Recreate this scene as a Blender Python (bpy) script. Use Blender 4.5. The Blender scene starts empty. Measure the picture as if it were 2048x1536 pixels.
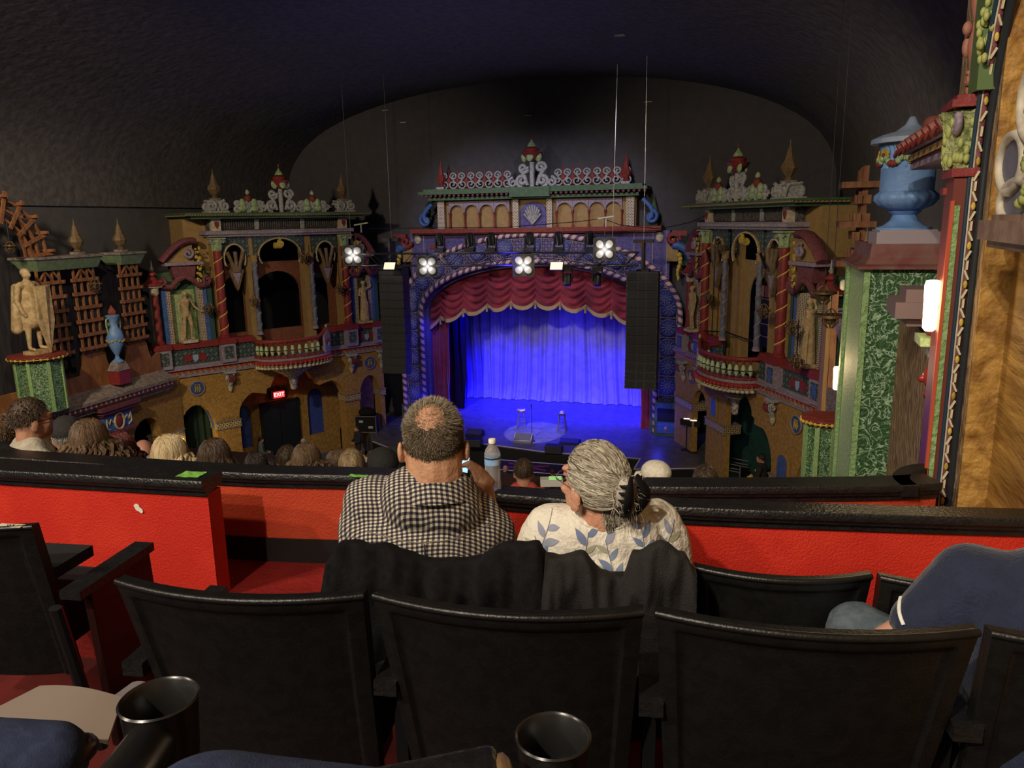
import bpy, bmesh, math, random
from mathutils import Vector, Matrix, geometry
from mathutils.bvhtree import BVHTree
random.seed(7)
PI=math.pi
COL=bpy.context.scene.collection
SC=bpy.context.scene
# ------------------------------------------------------------------ camera
PIT=math.radians(12.0);YAW=math.radians(17.2);ROL=math.radians(1.03);FP=1538.
CP=Vector((0,0,9.9))
FW=Vector((-math.sin(YAW)*math.cos(PIT),math.cos(YAW)*math.cos(PIT),-math.sin(PIT)))
R0=Vector((math.cos(YAW),math.sin(YAW),0));U0=R0.cross(FW)
RV=R0*math.cos(ROL)-U0*math.sin(ROL);UV=U0*math.cos(ROL)+R0*math.sin(ROL)
cam=bpy.data.cameras.new('camera');camo=bpy.data.objects.new('camera',cam);COL.objects.link(camo)
cam.sensor_width=36;cam.lens=36*FP/2048;cam.clip_start=.05;cam.clip_end=200
mr=Matrix((RV,UV,-FW)).transposed().to_4x4();mr.translation=CP;camo.matrix_world=mr
SC.camera=camo
SC.view_settings.view_transform='Standard';SC.view_settings.look='None'
SC.view_settings.gamma=1;SC.view_settings.use_curve_mapping=False;SC.view_settings.exposure=0.0
w=bpy.data.worlds.new('world');SC.world=w;w.use_nodes=True
w.node_tree.nodes['Background'].inputs[0].default_value=(.55,.55,.8,1)
w.node_tree.nodes['Background'].inputs[1].default_value=.028
def ray(x,y): return FW*FP+RV*(x-1024)-UV*(y-768)
def atz(x,y,z): d=ray(x,y);return CP+d*((z-CP.z)/d.z)
def atY(x,y,v): d=ray(x,y);return CP+d*(v/d.y)
def dep(x,y,v): return CP+ray(x,y)*(v/FP)
# ------------------------------------------------------------------ lights
def look(p,q,roll=0):
    d=(Vector(q)-Vector(p)).normalized();m=d.to_track_quat('-Z','Y').to_matrix().to_4x4();m.translation=Vector(p);return m
def light(name,kind,p,q,power,col,size=1.,spot=None,blend=.5,sy=None):
    l=bpy.data.lights.new(name,kind);o=bpy.data.objects.new(name,l);COL.objects.link(o)
    l.energy=power;l.color=col
    if kind=='AREA':
        l.size=size
        if sy: l.shape='RECTANGLE';l.size_y=sy
    else: l.shadow_soft_size=size
    if kind=='SPOT': l.spot_size=math.radians(spot);l.spot_blend=blend
    o.matrix_world=look(p,q);return o
WARM=(1,.80,.55);COOL=(.75,.8,1)
light('house_light_left','SPOT',(-13,6,14.4),(-17.5,26,5.5),5000,WARM,.35,65,.6)
light('house_light_right','SPOT',(-5,5,14.6),(0,26,5.5),4700,WARM,.35,60,.6)
light('house_light_side','SPOT',(-8,8,15.0),(-19,17,5),1900,WARM,.35,60,.6)
light('balcony_downlight','SPOT',(-1.9,-3.4,13.6),(-.8,3,8.7),1050,(1,.86,.68),.07,75,.5)
light('rear_balcony_glow','AREA',(-3,-5,13.5),(-3,9,7),95,(1,.86,.7),3)
light('loge_fill','SPOT',(-5,-1.5,13.6),(-2.4,5.2,8.4),650,(1,.84,.64),.1,50,.6)  # added fill spot that brightens the heads in the loge
light('cross_light','SPOT',(-6.5,-2.5,13.4),(-1.6,3.4,8.6),700,(1,.85,.66),.08,60,.6)
light('side_wall_light','SPOT',(-1.5,-1.0,12.6),(1.0,4.8,9.8),430,(1,.82,.6),.08,60,.6)
light('proscenium_light','SPOT',(-12.5,24.5,14),(-10.5,31.4,8.4),900,(.85,.8,1),.4,75,.7)
light('proscenium_light','SPOT',(-4.9,24.5,14),(-6.9,31.4,8.4),900,(.85,.8,1),.4,75,.7)
for i,x in enumerate((-12.0,-8.6,-5.0)):
    light('blue_wash','SPOT',(x+.4,33.0,8.3),(x+.8,36.4,.2),(500,1500,1500)[i],(.035,.025,1),.3,62,.9)
    light('blue_floor_wash','SPOT',(x+.4,32.9,8.2),(x+.6,32.6,1.1),20000,(.004,.0,1),.3,88,.8)
light('blue_apron_wash','SPOT',(-8.4,26.5,9.0),(-8.0,29.6,1.1),1500,(.05,.03,1),.4,70,.9)
light('follow_spot','SPOT',(-7.9,21,12),tuple(atz(1068,866,1.1)),8500,(.95,.85,1),.05,10.4,.12)
light('ceiling_blue','AREA',(-8.6,20,10.0),(-8.6,19,15),55,(.4,.36,1),6)
light('wing_magenta','POINT',(-3.75,32.3,2.2),(0,0,0),35,(1,.08,.9),.1)
light('wing_magenta','POINT',(-13.2,32.4,1.9),(0,0,0),16,(.35,.05,1),.1)
light('leg_blue','POINT',(-13.7,30.6,1.9),(0,0,0),28,(.05,.04,1),.15)
light('leg_blue','POINT',(-3.3,30.5,2.1),(0,0,0),22,(.05,.04,1),.15)
light('array_blue','SPOT',(-12.2,30.6,6.5),(-14.6,31.5,3.5),260,(.04,.03,1),.2,60,.6)
# ------------------------------------------------------------------ materials
MT={}
def mat(n,c,rough=.6,c2=None,sc=8,bump=0,bsc=None,metal=0,em=None,es=0,det=4,st=(1,1,1),spec=.4,kind='noise',lo=.4,hi=.6,sheen=0):
    if n in MT: return MT[n]
    m=bpy.data.materials.new(n);m.use_nodes=True;nt=m.node_tree;b=nt.nodes['Principled BSDF']
    b.inputs['Base Color'].default_value=(*c,1);b.inputs['Roughness'].default_value=rough
    b.inputs['Metallic'].default_value=metal;b.inputs['Specular IOR Level'].default_value=spec
    if sheen: b.inputs['Sheen Weight'].default_value=sheen
    tc=nt.nodes.new('ShaderNodeTexCoord');mp=nt.nodes.new('ShaderNodeMapping');nt.links.new(tc.outputs['Object'],mp.inputs[0])
    mp.inputs['Scale'].default_value=st
    if c2:
        if kind=='noise':
            t=nt.nodes.new('ShaderNodeTexNoise');t.inputs['Scale'].default_value=sc;t.inputs['Detail'].default_value=det;out=t.outputs[0]
            if 'Distortion' in t.inputs: t.inputs['Distortion'].default_value=.6
        elif kind=='vein':
            t=nt.nodes.new('ShaderNodeTexNoise');t.inputs['Scale'].default_value=sc;t.inputs['Detail'].default_value=det;t.inputs['Distortion'].default_value=2.2
            a=nt.nodes.new('ShaderNodeMath');a.operation='SUBTRACT';a.inputs[1].default_value=.5;nt.links.new(t.outputs[0],a.inputs[0])
            a2=nt.nodes.new('ShaderNodeMath');a2.operation='ABSOLUTE';nt.links.new(a.outputs[0],a2.inputs[0]);out=a2.outputs[0]
        elif kind=='magic':
            t=nt.nodes.new('ShaderNodeTexMagic');t.inputs['Scale'].default_value=sc;t.turbulence_depth=3;t.inputs['Distortion'].default_value=1.6;out=t.outputs[1]
        elif kind=='voro':
            t=nt.nodes.new('ShaderNodeTexVoronoi');t.inputs['Scale'].default_value=sc;out=t.outputs[0]
        nt.links.new(mp.outputs[0],t.inputs['Vector'])
        r=nt.nodes.new('ShaderNodeValToRGB');r.color_ramp.elements[0].position=lo;r.color_ramp.elements[1].position=hi
        r.color_ramp.elements[0].color=(*c,1);r.color_ramp.elements[1].color=(*c2,1)
        nt.links.new(out,r.inputs[0]);nt.links.new(r.outputs[0],b.inputs['Base Color'])
    if bump:
        t2=nt.nodes.new('ShaderNodeTexNoise');t2.inputs['Scale'].default_value=bsc or sc*2;t2.inputs['Detail'].default_value=5
        nt.links.new(mp.outputs[0],t2.inputs['Vector'])
        bp=nt.nodes.new('ShaderNodeBump');bp.inputs['Strength'].default_value=bump;bp.inputs['Distance'].default_value=.03
        nt.links.new(t2.outputs[0],bp.inputs['Height']);nt.links.new(bp.outputs[0],b.inputs['Normal'])
    if em: b.inputs['Emission Color'].default_value=(*em,1);b.inputs['Emission Strength'].default_value=es
    MT[n]=m;return m
def twist_mat(n,c,c2,k,ang=1.,lo=.45,hi=.5):     # helical stripes round a vertical rope: along z and the angle
    if n in MT: return MT[n]
    m=mat(n,c,.5);nt=m.node_tree;b=nt.nodes['Principled BSDF'];N=nt.nodes.new;L=nt.links.new
    tc=N('ShaderNodeUVMap');s=N('ShaderNodeSeparateXYZ');L(tc.outputs[0],s.inputs[0])
    a=N('ShaderNodeMath');a.operation='MULTIPLY';a.inputs[1].default_value=k;L(s.outputs[1],a.inputs[0])
    a1=N('ShaderNodeMath');a1.operation='ADD';L(a.outputs[0],a1.inputs[0]);L(s.outputs[0],a1.inputs[1])
    f=N('ShaderNodeMath');f.operation='FRACT';L(a1.outputs[0],f.inputs[0])
    g=N('ShaderNodeMath');g.operation='GREATER_THAN';g.inputs[1].default_value=lo;L(f.outputs[0],g.inputs[0])
    x=N('ShaderNodeMix');x.data_type='RGBA';L(g.outputs[0],x.inputs[0]);x.inputs[6].default_value=(*c,1);x.inputs[7].default_value=(*c2,1)
    L(x.outputs[2],b.inputs['Base Color']);return m
M=dict
gold=mat('gold_stucco',(.30,.165,.035),.85,(.45,.27,.075),9,1.2,26,lo=.35,hi=.65)
goldp=mat('gold_plaster',(.24,.115,.022),.6,(.46,.26,.06),11,.9,16,lo=.38,hi=.62,st=(.16,1,1))
brown=mat('brown_stucco',(.17,.095,.042),.9,(.40,.28,.17),22,1.5,30,st=(1,1,.45),lo=.35,hi=.7)
terra=mat('terracotta_stucco',(.16,.055,.03),.85,(.22,.08,.04),12,.9,30)
tan=mat('tan_paint',(.30,.19,.075),.7,(.35,.23,.09),5,.2,20)
tanw=mat('tan_wood',(.33,.19,.06),.6,(.40,.24,.085),6,.2,9,st=(3,3,.4))
red=mat('red_paint',(.20,.025,.026),.5,(.25,.032,.032),9,.2,30)
redd=mat('dark_red_paint',(.17,.025,.02),.6,(.23,.04,.03),9,.3,30)
pink=mat('pink_plaster',(.20,.065,.08),.6,(.14,.04,.05),14,.4,30)
lil=mat('lilac_grey_plaster',(.23,.18,.24),.6,(.33,.27,.34),14,.3,30)
grey=mat('grey_plaster',(.24,.24,.25),.7,(.42,.43,.42),16,.4,40)
greyd=mat('dusty_grey_plaster',(.17,.14,.13),.8,(.30,.25,.23),9,.6,30)
white=mat('cream_plaster',(.60,.55,.42),.6,(.42,.37,.26),10,.3,30)
mint=mat('pale_green_paint',(.38,.50,.26),.55,(.22,.32,.14),12,.3,30)
mintl=mat('sponged_light_green',(.30,.47,.20),.55,(.20,.33,.13),30,.7,50,lo=.4,hi=.62)
greenm=mat('dark_green_marbling',(.42,.60,.40),.35,(.035,.10,.035),9,.8,30,kind='vein',lo=.0,hi=.045)
greend=mat('dark_green_paint',(.05,.10,.05),.6,(.07,.14,.07),9,.2,30)
teal=mat('dark_teal_paint',(.035,.085,.09),.5)
yel=mat('yellow_paint',(.62,.46,.08),.5,(.40,.27,.04),14,.2,30)
blue=mat('blue_paint',(.045,.10,.30),.45,(.06,.14,.38),8,.2,30)
blued=mat('deep_blue_paint',(.03,.06,.32),.6,(.045,.08,.38),8,.2,30)
urnb=mat('urn_blue',(.13,.26,.55),.45,(.19,.33,.62),6,.2,30)
purp=mat('violet_paint',(.07,.06,.20),.6,(.11,.09,.27),8,.3,40)
filig=mat('painted_filigree',(.035,.065,.06),.55,(.20,.19,.23),4,.3,30,kind='magic',lo=.62,hi=.74)
filigp=mat('violet_filigree',(.05,.035,.11),.55,(.24,.20,.40),5,.3,30,kind='magic',lo=.60,hi=.75)
filigy=mat('yellow_filigree',(.10,.03,.03),.55,(.55,.50,.22),9,.3,30,kind='magic',lo=.5,hi=.6)
filigw=mat('white_filigree',(.10,.02,.02),.55,(.62,.58,.45),11,.3,30,kind='magic',lo=.48,hi=.58)
dark=mat('dark_sky_plaster',(.066,.064,.072),.95,(.082,.079,.089),3,.35,5,lo=.3,hi=.7)
ceilm=mat('black_ceiling_plaster',(.075,.069,.072),.95,(.105,.098,.101),5,1.0,4)
voidm=mat('unlit_void',(.01,.012,.014),.9)
blk=mat('black_paint',(.012,.012,.012),.5)
blkg=mat('black_gloss_paint',(.010,.010,.011),.30,(.016,.015,.015),25,.25,90,spec=.6)
metal=mat('black_metal',(.015,.015,.017),.4,metal=.3)
steel=mat('steel',(.35,.35,.36),.35,metal=.9)
wood=mat('trellis_wood',(.20,.08,.035),.7,(.28,.125,.055),10,.3,30,st=(1,1,.4))
bronze=mat('bronze_plaster',(.13,.085,.04),.5,(.19,.13,.07),8,.3,30)
stone=mat('aged_stone',(.33,.22,.10),.7,(.58,.45,.26),9,.5,40,lo=.3,hi=.7)
black_cloth=mat('black_cloth',(.009,.009,.010),.95,(.014,.013,.015),40,.3,300,spec=.15)
redw=mat('red_wall_paint',(.60,.030,.018),.45,(.68,.042,.022),3,.3,120,spec=.35)
redo=mat('orange_red_paint',(.52,.055,.022),.5,(.58,.075,.03),3,.3,100,spec=.3)
redfl=mat('red_floor',(.22,.012,.01),.6,(.30,.02,.015),4,.3,40)
carpet=mat('dark_carpet',(.035,.012,.012),.95,(.06,.02,.02),20,.5,120)
skin=mat('skin',(.56,.29,.19),.5,(.46,.22,.14),14,.15,60,spec=.3)
swag=mat('red_velvet',(.23,.012,.035),.75,(.30,.02,.05),3,.1,40,sheen=.4)
fringe=mat('gold_fringe',(.42,.30,.18),.7,(.52,.38,.24),40,.5,90)
cyc=mat('grey_curtain',(.36,.36,.42),.8,(.30,.30,.36),2,.1,30)
stagef=mat('black_stage_floor',(.07,.07,.075),.38,(.11,.11,.12),4,.12,20,spec=.5)
greenc=mat('green_curtain',(.012,.06,.045),.85,(.016,.08,.06),3,.2,20)
# ------------------------------------------------------------------ mesh helpers
class MB:
    def __init__(s): s.v=[];s.f=[];s.m=[];s.uv=None
    def add(s,vs,fs,mi=0):
        b=len(s.v);s.v+= [Vector(p) for p in vs];s.f+=[tuple(b+i for i in f) for f in fs];s.m+=[mi]*len(fs);return s
    def box(s,x0,x1,y0,y1,z0,z1,mi=0):
        s.add([(x0,y0,z0),(x1,y0,z0),(x1,y1,z0),(x0,y1,z0),(x0,y0,z1),(x1,y0,z1),(x1,y1,z1),(x0,y1,z1)],
          [(0,3,2,1),(4,5,6,7),(0,1,5,4),(1,2,6,5),(2,3,7,6),(3,0,4,7)],mi);return s
    def obox(s,p,q,w,h,mi=0,up=(0,0,1)):        # bar from p to q
        p=Vector(p);q=Vector(q);d=(q-p).normalized();a=d.cross(Vector(up))
        if a.length<1e-4: a=d.cross(Vector((0,1,0)))
        a.normalize();b=a.cross(d)
        vs=[];
        for c in (p,q):
            for i,j in ((-1,-1),(1,-1),(1,1),(-1,1)): vs.append(c+a*w*i/2+b*h*j/2)
        s.add(vs,[(0,1,2,3),(7,6,5,4),(0,4,5,1),(1,5,6,2),(2,6,7,3),(3,7,4,0)],mi);return s
    def prism(s,loops,y0,y1,mi=0):              # loops of (x,z); outer then holes
        ls=[[Vector((x,0,z)) for x,z in l] for l in loops]
        fl=[p for l in ls for p in l];tr=geometry.tessellate_polygon(ls);n=len(fl)
        vs=[(p.x,y0,p.z) for p in fl]+[(p.x,y1,p.z) for p in fl];fs=[]
        for t in tr:
            a,b,c=[fl[i] for i in t];cr=(b-a).cross(c-a).y
            t=tuple(t) if cr<0 else tuple(reversed(t))
            if y0>y1: t=tuple(reversed(t))
            fs+=[t,tuple(n+i for i in reversed(t))]
        o=0
        for l in ls:
            k=len(l)
            for i in range(k):
                a=o+i;b=o+(i+1)%k;fs.append((a,b,n+b,n+a))
            o+=k
        s.add(vs,fs,mi);return s
    def lathe(s,prof,c=(0,0,0),seg=20,mi=0,rib=0,nr=0,sx=1,sy=1,cap=True):
        vs=[];fs=[];n=len(prof)
        for r,z in prof:
            for i in range(seg):
                a=2*PI*i/seg;rr=r*(1+(rib*math.cos(nr*a) if nr else 0))
                vs.append((c[0]+rr*math.cos(a)*sx,c[1]+rr*math.sin(a)*sy,c[2]+z))
        for j in range(n-1):
            for i in range(seg):
                k=(i+1)%seg;fs.append((j*seg+i,j*seg+k,(j+1)*seg+k,(j+1)*seg+i))
        if cap: fs+=[tuple(range(seg))[::-1],tuple((n-1)*seg+i for i in range(seg))]
        s.add(vs,fs,mi);return s
    def sph(s,c,r,seg=12,rings=8,mi=0,rot=None):
        r=Vector(r) if hasattr(r,'__len__') else Vector((r,r,r));vs=[];fs=[]
        for j in range(rings+1):
            t=PI*j/rings
            for i in range(seg):
                a=2*PI*i/seg;p=Vector((math.sin(t)*math.cos(a)*r.x,math.sin(t)*math.sin(a)*r.y,-math.cos(t)*r.z))
                if rot: p=rot@p
                vs.append(p+Vector(c))
        for j in range(rings):
            for i in range(seg):
                k=(i+1)%seg
                if j==0: fs.append((i,(j+1)*seg+k,(j+1)*seg+i))
                elif j==rings-1: fs.append((j*seg+i,j*seg+k,(j+1)*seg+i))
                else: fs.append((j*seg+i,j*seg+k,(j+1)*seg+k,(j+1)*seg+i))
        s.add(vs,fs,mi);return s
    def tube(s,path,r,seg=8,mi=0,closed=False,flat=1.,uvs=False,cap=True):
        P=[Vector(p) for p in path];n=len(P);vs=[];fs=[];R=r if hasattr(r,'__len__') else [r]*n
        pn=None
        for i in range(n):
            a=P[(i-1)%n] if (i or closed) else P[0];b=P[(i+1)%n] if (i<n-1 or closed) else P[-1]
            d=(b-a);d=d.normalized() if d.length>1e-9 else Vector((0,0,1))
            if pn is None:
                pn=d.cross(Vector((0,1,0)));
                if pn.length<.1: pn=d.cross(Vector((1,0,0)))
                pn.normalize()
            else:
                pn=(pn-d*pn.dot(d))
                pn=pn.normalized() if pn.length>1e-6 else d.orthogonal().normalized()
            q=d.cross(pn)
            for k in range(seg):
                t=2*PI*k/seg;vs.append(P[i]+pn*math.cos(t)*R[i]+q*math.sin(t)*R[i]*flat)
        m=n if closed else n-1
        for i in range(m):
            for k in range(seg):
                l=(k+1)%seg;j=(i+1)%n;fs.append((i*seg+k,i*seg+l,j*seg+l,j*seg+k))
        if cap and not closed: fs+=[tuple(range(seg))[::-1],tuple((n-1)*seg+k for k in range(seg))]
        if uvs:
            L=0;ls=[0]
            for i in range(1,n+1): L+=(P[i%n]-P[i-1]).length;ls.append(L)
            s.uv=s.uv or {};b=len(s.f)
            for i in range(m):
                for k in range(seg): s.uv[b+i*seg+k]=[(k/seg,ls[i]),((k+1)/seg,ls[i]),((k+1)/seg,ls[i+1]),(k/seg,ls[i+1])]
        s.add(vs,fs,mi);return s
    def grid(s,fn,nu,nv,mi=0,thick=0,close=False):
        vs=[fn(i/nu,j/nv) for j in range(nv+1) for i in range(nu+1)];w=nu+1
        fs=[(j*w+i,j*w+i+1,(j+1)*w+i+1,(j+1)*w+i) for j in range(nv) for i in range(nu)]
        if thick:
            n=len(vs);t=Vector(thick) if hasattr(thick,'__len__') else Vector((0,thick,0))
            vs2=[Vector(p)+t for p in vs];fs2=[tuple(n+i for i in reversed(f)) for f in fs]
            e=[j for j in range(w)];bd=e+[j*w+nu for j in range(1,nv+1)]+[nv*w+i for i in range(nu-1,-1,-1)]+[j*w for j in range(nv-1,0,-1)]
            sd=[(bd[i],n+bd[i],n+bd[(i+1)%len(bd)],bd[(i+1)%len(bd)]) for i in range(len(bd))]
            s.add(list(vs)+vs2,fs+fs2+sd,mi)
        else: s.add(vs,fs,mi)
        return s
    def xf(s,m):
        s.v=[m@p for p in s.v];return s
    def mesh(s,name,mats,smooth=None):
        me=bpy.data.meshes.new(name);me.from_pydata([tuple(p) for p in s.v],[],s.f)
        for m in (mats if isinstance(mats,(list,tuple)) else [mats]): me.materials.append(m)
        me.polygons.foreach_set('material_index',s.m)
        if s.uv:
            u=me.uv_layers.new(name='UVMap')
            for fi,cs in s.uv.items():
                for li,c in zip(me.polygons[fi].loop_indices,cs): u.data[li].uv=c
        if smooth is not None:
            me.polygons.foreach_set('use_smooth',[True]*len(me.polygons))
            bm=bmesh.new();bm.from_mesh(me)
            bmesh.ops.recalc_face_normals(bm,faces=bm.faces)
            for e in bm.edges:
                if len(e.link_faces)==2 and e.calc_face_angle(0)>math.radians(smooth): e.smooth=False
            bm.to_mesh(me);bm.free()
        else:
            bm=bmesh.new();bm.from_mesh(me);bmesh.ops.recalc_face_normals(bm,faces=bm.faces);bm.to_mesh(me);bm.free()
        me.update();return me
def tag(o,label,cat,group=None,kind=None):
    if label: o['label']=label
    if cat: o['category']=cat
    if group: o['group']=group
    if kind: o['kind']=kind
    return o
def obj(name,mb,mats=None,parent=None,MW=None,smooth=None,label=None):
    me=mb if isinstance(mb,bpy.types.Mesh) else mb.mesh(name,mats,smooth)
    o=bpy.data.objects.new(name,me);COL.objects.link(o)
    if parent: o.parent=parent
    if MW is not None:
        if parent: o.matrix_basis=MW
        else: o.matrix_world=MW
    if label: o['label']=label
    return o
def thing(name,label,cat,MW=None,group=None):
    o=bpy.data.objects.new(name,None);COL.objects.link(o);o.empty_display_size=.1
    if MW is not None: o.matrix_world=MW
    return tag(o,label,cat,group)
def dup(root,MW,label=None,group=None,parent=None):
    c=root.copy();COL.objects.link(c)
    if parent is None:
        c.matrix_world=MW
        if label: c['label']=label
        if group: c['group']=group
    else: c.parent=parent;c.matrix_basis=root.matrix_basis.copy()
    for ch in list(root.children): dup(ch,None,parent=c)
    return c
def bevel(o,w=.01,seg=2):
    b=o.modifiers.new('bevel','BEVEL');b.width=w;b.segments=seg;b.limit_method='ANGLE';b.harden_normals=False;return o
def T(x,y,z): return Matrix.Translation((x,y,z))
def RZ(a): return Matrix.Rotation(a,4,'Z')
def RX(a): return Matrix.Rotation(a,4,'X')
def RY(a): return Matrix.Rotation(a,4,'Y')
def atF(F,px,py,v):
    d=ray(px,py);q=F.A+F.n*v;q.z=0;n=F.n;k=(Vector((q.x,q.y,0))-Vector((CP.x,CP.y,0))).dot(n)/d.dot(n);return CP+d*k
class Fr:                                       # a wall's own frame: u along it, v towards the hall
    def __init__(s,A,B,sg):
        A=Vector((A[0],A[1],0));B=Vector((B[0],B[1],0));s.A=A;s.t=(B-A).normalized();s.L=(B-A).length
        s.n=Vector((s.t.y,-s.t.x,0))*sg;s.s=sg
        y=-s.n;x=y.cross(Vector((0,0,1)));m=Matrix((x,y,Vector((0,0,1)))).transposed().to_4x4();m.translation=A;s.W=m
    def P(s,u,v,z): p=s.A+s.t*u+s.n*v;p.z=z;return p
    def M(s,u,v,z,a=0): m=s.W.copy();m.translation=s.P(u,v,z);return m@RZ(a)
def arch(x0,x1,z0,zs,zt,n=12):
    c=(x0+x1)/2;a=(x1-x0)/2;l=[(x0,z0)]
    for i in range(n+1):
        t=PI-PI*i/n;l.append((c+a*math.cos(t),zs+(zt-zs)*math.sin(t)))
    l.append((x1,z0));return l
def volute(c,r0,turn,a0,sg=1,n=22,k=.12):
    return [(c[0]+r0*(1-(1-k)*i/n)*math.cos(a0+sg*turn*2*PI*i/n),c[1],c[2]+r0*(1-(1-k)*i/n)*math.sin(a0+sg*turn*2*PI*i/n)) for i in range(n+1)]
def scrollS(h,w,flip=1,y=0):
    r1=h*.24;r2=h*.29
    top=volute((-flip*w*.08,y,h-r1),r1,1.35,0 if flip>0 else PI,flip)
    bot=volute((flip*w*.05,y,r2),r2,1.35,PI if flip>0 else 0,flip)
    return list(reversed(top))+bot
def lens_shape(n,w,h): return [(w*math.sin(2*PI*i/n),h*math.cos(2*PI*i/n)) for i in range(n)]
def bake(mb,vox,sm=6,name='baked',fac=.5):
    o=bpy.data.objects.new('tmp',mb.mesh('tmp',[skin]));COL.objects.link(o)
    r=o.modifiers.new('r','REMESH');r.mode='VOXEL';r.voxel_size=vox;r.use_smooth_shade=True
    s=o.modifiers.new('s','SMOOTH');s.iterations=sm;s.factor=fac
    dg=bpy.context.evaluated_depsgraph_get();me=bpy.data.meshes.new_from_object(o.evaluated_get(dg));me.name=name
    bpy.data.objects.remove(o);me.polygons.foreach_set('use_smooth',[True]*len(me.polygons))
    return me
def remat(me,m):
    me.materials.clear();me.materials.append(m);return me
def cap2(mb,a,b,ra,rb,seg=12):                  # tapered limb with round ends
    a=Vector(a);b=Vector(b);mb.sph(a,ra,seg,8);mb.sph(b,rb,seg,8);mb.tube([a,b],[ra,rb],seg);return mb
def limbs(mb,L):
    for a,b,ra,rb in L: cap2(mb,a,b,ra,rb)
    return mb
# ================================================================== THE SHELL
def struct(name,mb,m,smooth=None,MW=None):
    o=obj(name,mb,m,None,MW,smooth);o['kind']='structure';return o
struct('floor_orchestra',MB().box(-21.5,3.2,12,27.9,-.2,0),mat('orchestra_carpet',(.02,.012,.014),.95,(.03,.018,.02),3))
CX=-8.7
def ceilhit(px,py):
    d=ray(px,py).normalized();k=5
    while k<45:
        p=CP+d*k;c=(-8.9-p.x)/11.9;c=max(-1,min(1,c));zc=10.6+5.0*(1-c*c)**.35
        if p.z>zc-.04 or p.y>32.2: break
        k+=.05
    return p
# vault over the hall
mb=MB();nu=30;vs=[]
def vault(a,b):
    t=PI*a;x=-8.9-11.9*math.cos(t);z=10.6+5.0*max(0,math.sin(t))**.7
    return Vector((x,-3+36.6*b,z))
mb.grid(vault,36,24,thick=(0,0,.3));struct('ceiling',mb,ceilm,40)
struct('wall_left',MB().box(-21.4,-20.9,4,33.6,0,12.4),dark)
struct('wall_right_far',MB().box(3.0,3.4,8.5,33.6,0,12.6),dark)
# dark wall behind the proscenium with the stage opening
def oparch(hw,zs,zt,z0=1.1,n=24): return arch(CX-hw,CX+hw,z0,zs,zt,n)
struct('wall_stage',MB().prism([[(-21.3,0),(3.3,0),(3.3,19),(-21.3,19)],[(x,z if z>1.15 else 1.0) for x,z in oparch(5.05,6.0,8.1)]],32.3,32.7),dark)
struct('wall_stage_rear',MB().box(-17,-1,37.2,37.5,1,12),voidm)
struct('wall_stage_wing_left',MB().box(-17.2,-17,32.7,37.5,1,12),voidm)
struct('wall_stage_wing_right',MB().box(-1.2,-1,32.7,37.5,1,12),voidm)
struct('ceiling_stage',MB().box(-17.2,-1,32.7,37.5,11,11.2),voidm)
# stage floor with its thrust
sp=[(-16.9,37.2),(-16.9,30.6),(-15.3,28.6),(-14.55,27.43),(-12.95,26.4),(-12.75,28.2),(-9.8,28.14),(-7.2,27.66),(-3.6,27.7),(-3.65,26.4),(-1.15,27.15),(-.6,28.5),(-1.1,37.2)]
def flatprism(pts,z0,z1,mb=None):
    mb=mb or MB();m2=MB().prism([[(x,y) for x,y in pts]],z0,z1);mb.add([(p.x,p.z,p.y) for p in m2.v],m2.f);return mb
struct('floor_stage',flatprism(sp,0,1.1),stagef)
mb=MB();E_=sp[3:12]
for i in range(len(E_)-1): mb.obox((E_[i][0],E_[i][1],.53),(E_[i+1][0],E_[i+1][1],.53),.04,1.05)
struct('trim_3',mb,blk)
mb=MB()
for i in range(len(E_)-1): mb.obox((*E_[i],1.112),(*E_[i+1],1.112),.05,.02)
struct('trim_1',mb,mat('pale_edge_tape',(.55,.52,.6),.5))
# lower fore-stage platforms with taped edges
t=thing('fore_stage_platform','low black platform with pale taped edge in front of the stage','platform',T(-6.5,26.4,0))
obj('deck',MB().box(-2.6,1.6,-.4,.75,.0,.82),blk,t)
mb=MB()
for a,b in (((-2.6,-.4),(1.6,-.4)),((-2.6,.75),(1.6,.75)),((-2.6,-.4),(-2.6,.75)),((1.6,-.4),(1.6,.75))): mb.obox((*a,.83),(*b,.83),.045,.015)
obj('edge_tape',mb,MT['pale_edge_tape'],t)
mb=MB()
for a,b in (((-2,-.1),(-.4,.45)),((-2,.45),(-.4,-.1)),((.1,-.1),(1.2,.45))): mb.obox((*a,.83),(*b,.83),.03,.015)
obj('floor_marking',mb,mat('pink_tape',(.45,.04,.12),.5),t)
# ================================================================== PROSCENIUM
ZP=31.4
def band(hw0,zs,zt0,hw1,zt1,z0=1.1,n=30):
    a=arch(CX-hw0,CX+hw0,z0,zs,zt0,n);b=arch(CX-hw1,CX+hw1,z0,zs,zt1,n);return b+list(reversed(a))
t=thing('proscenium_arch','violet painted proscenium arch band with shell medallions and rope borders','arch',T(0,ZP,0))
obj('arch_band',MB().prism([band(5.05,6.0,8.1,6.15,9.35)],0,.9),filigp,t)
obj('inner_reveal',MB().prism([band(4.93,6.0,7.98,5.05,8.1)],.25,1.5),purp,t)
rope=twist_mat('candy_rope',(.10,.06,.16),(.62,.42,.36),3.2,lo=.45)
def archpath(hw,zt,y,n=60,z0=1.1):
    l=arch(CX-hw,CX+hw,z0,6.0,zt,44);P=[(l[0][0],y,z0+.02+(6-z0)*i/14) for i in range(14)]+[(x,y,z) for x,z in l[1:-1]]+[(l[-1][0],y,6-(6-z0)*(i+1)/14) for i in range(14)]
    return P
obj('rope_border',MB().tube(archpath(5.17,8.22,-.05),.10,10,uvs=True),rope,t,smooth=50)
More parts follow.
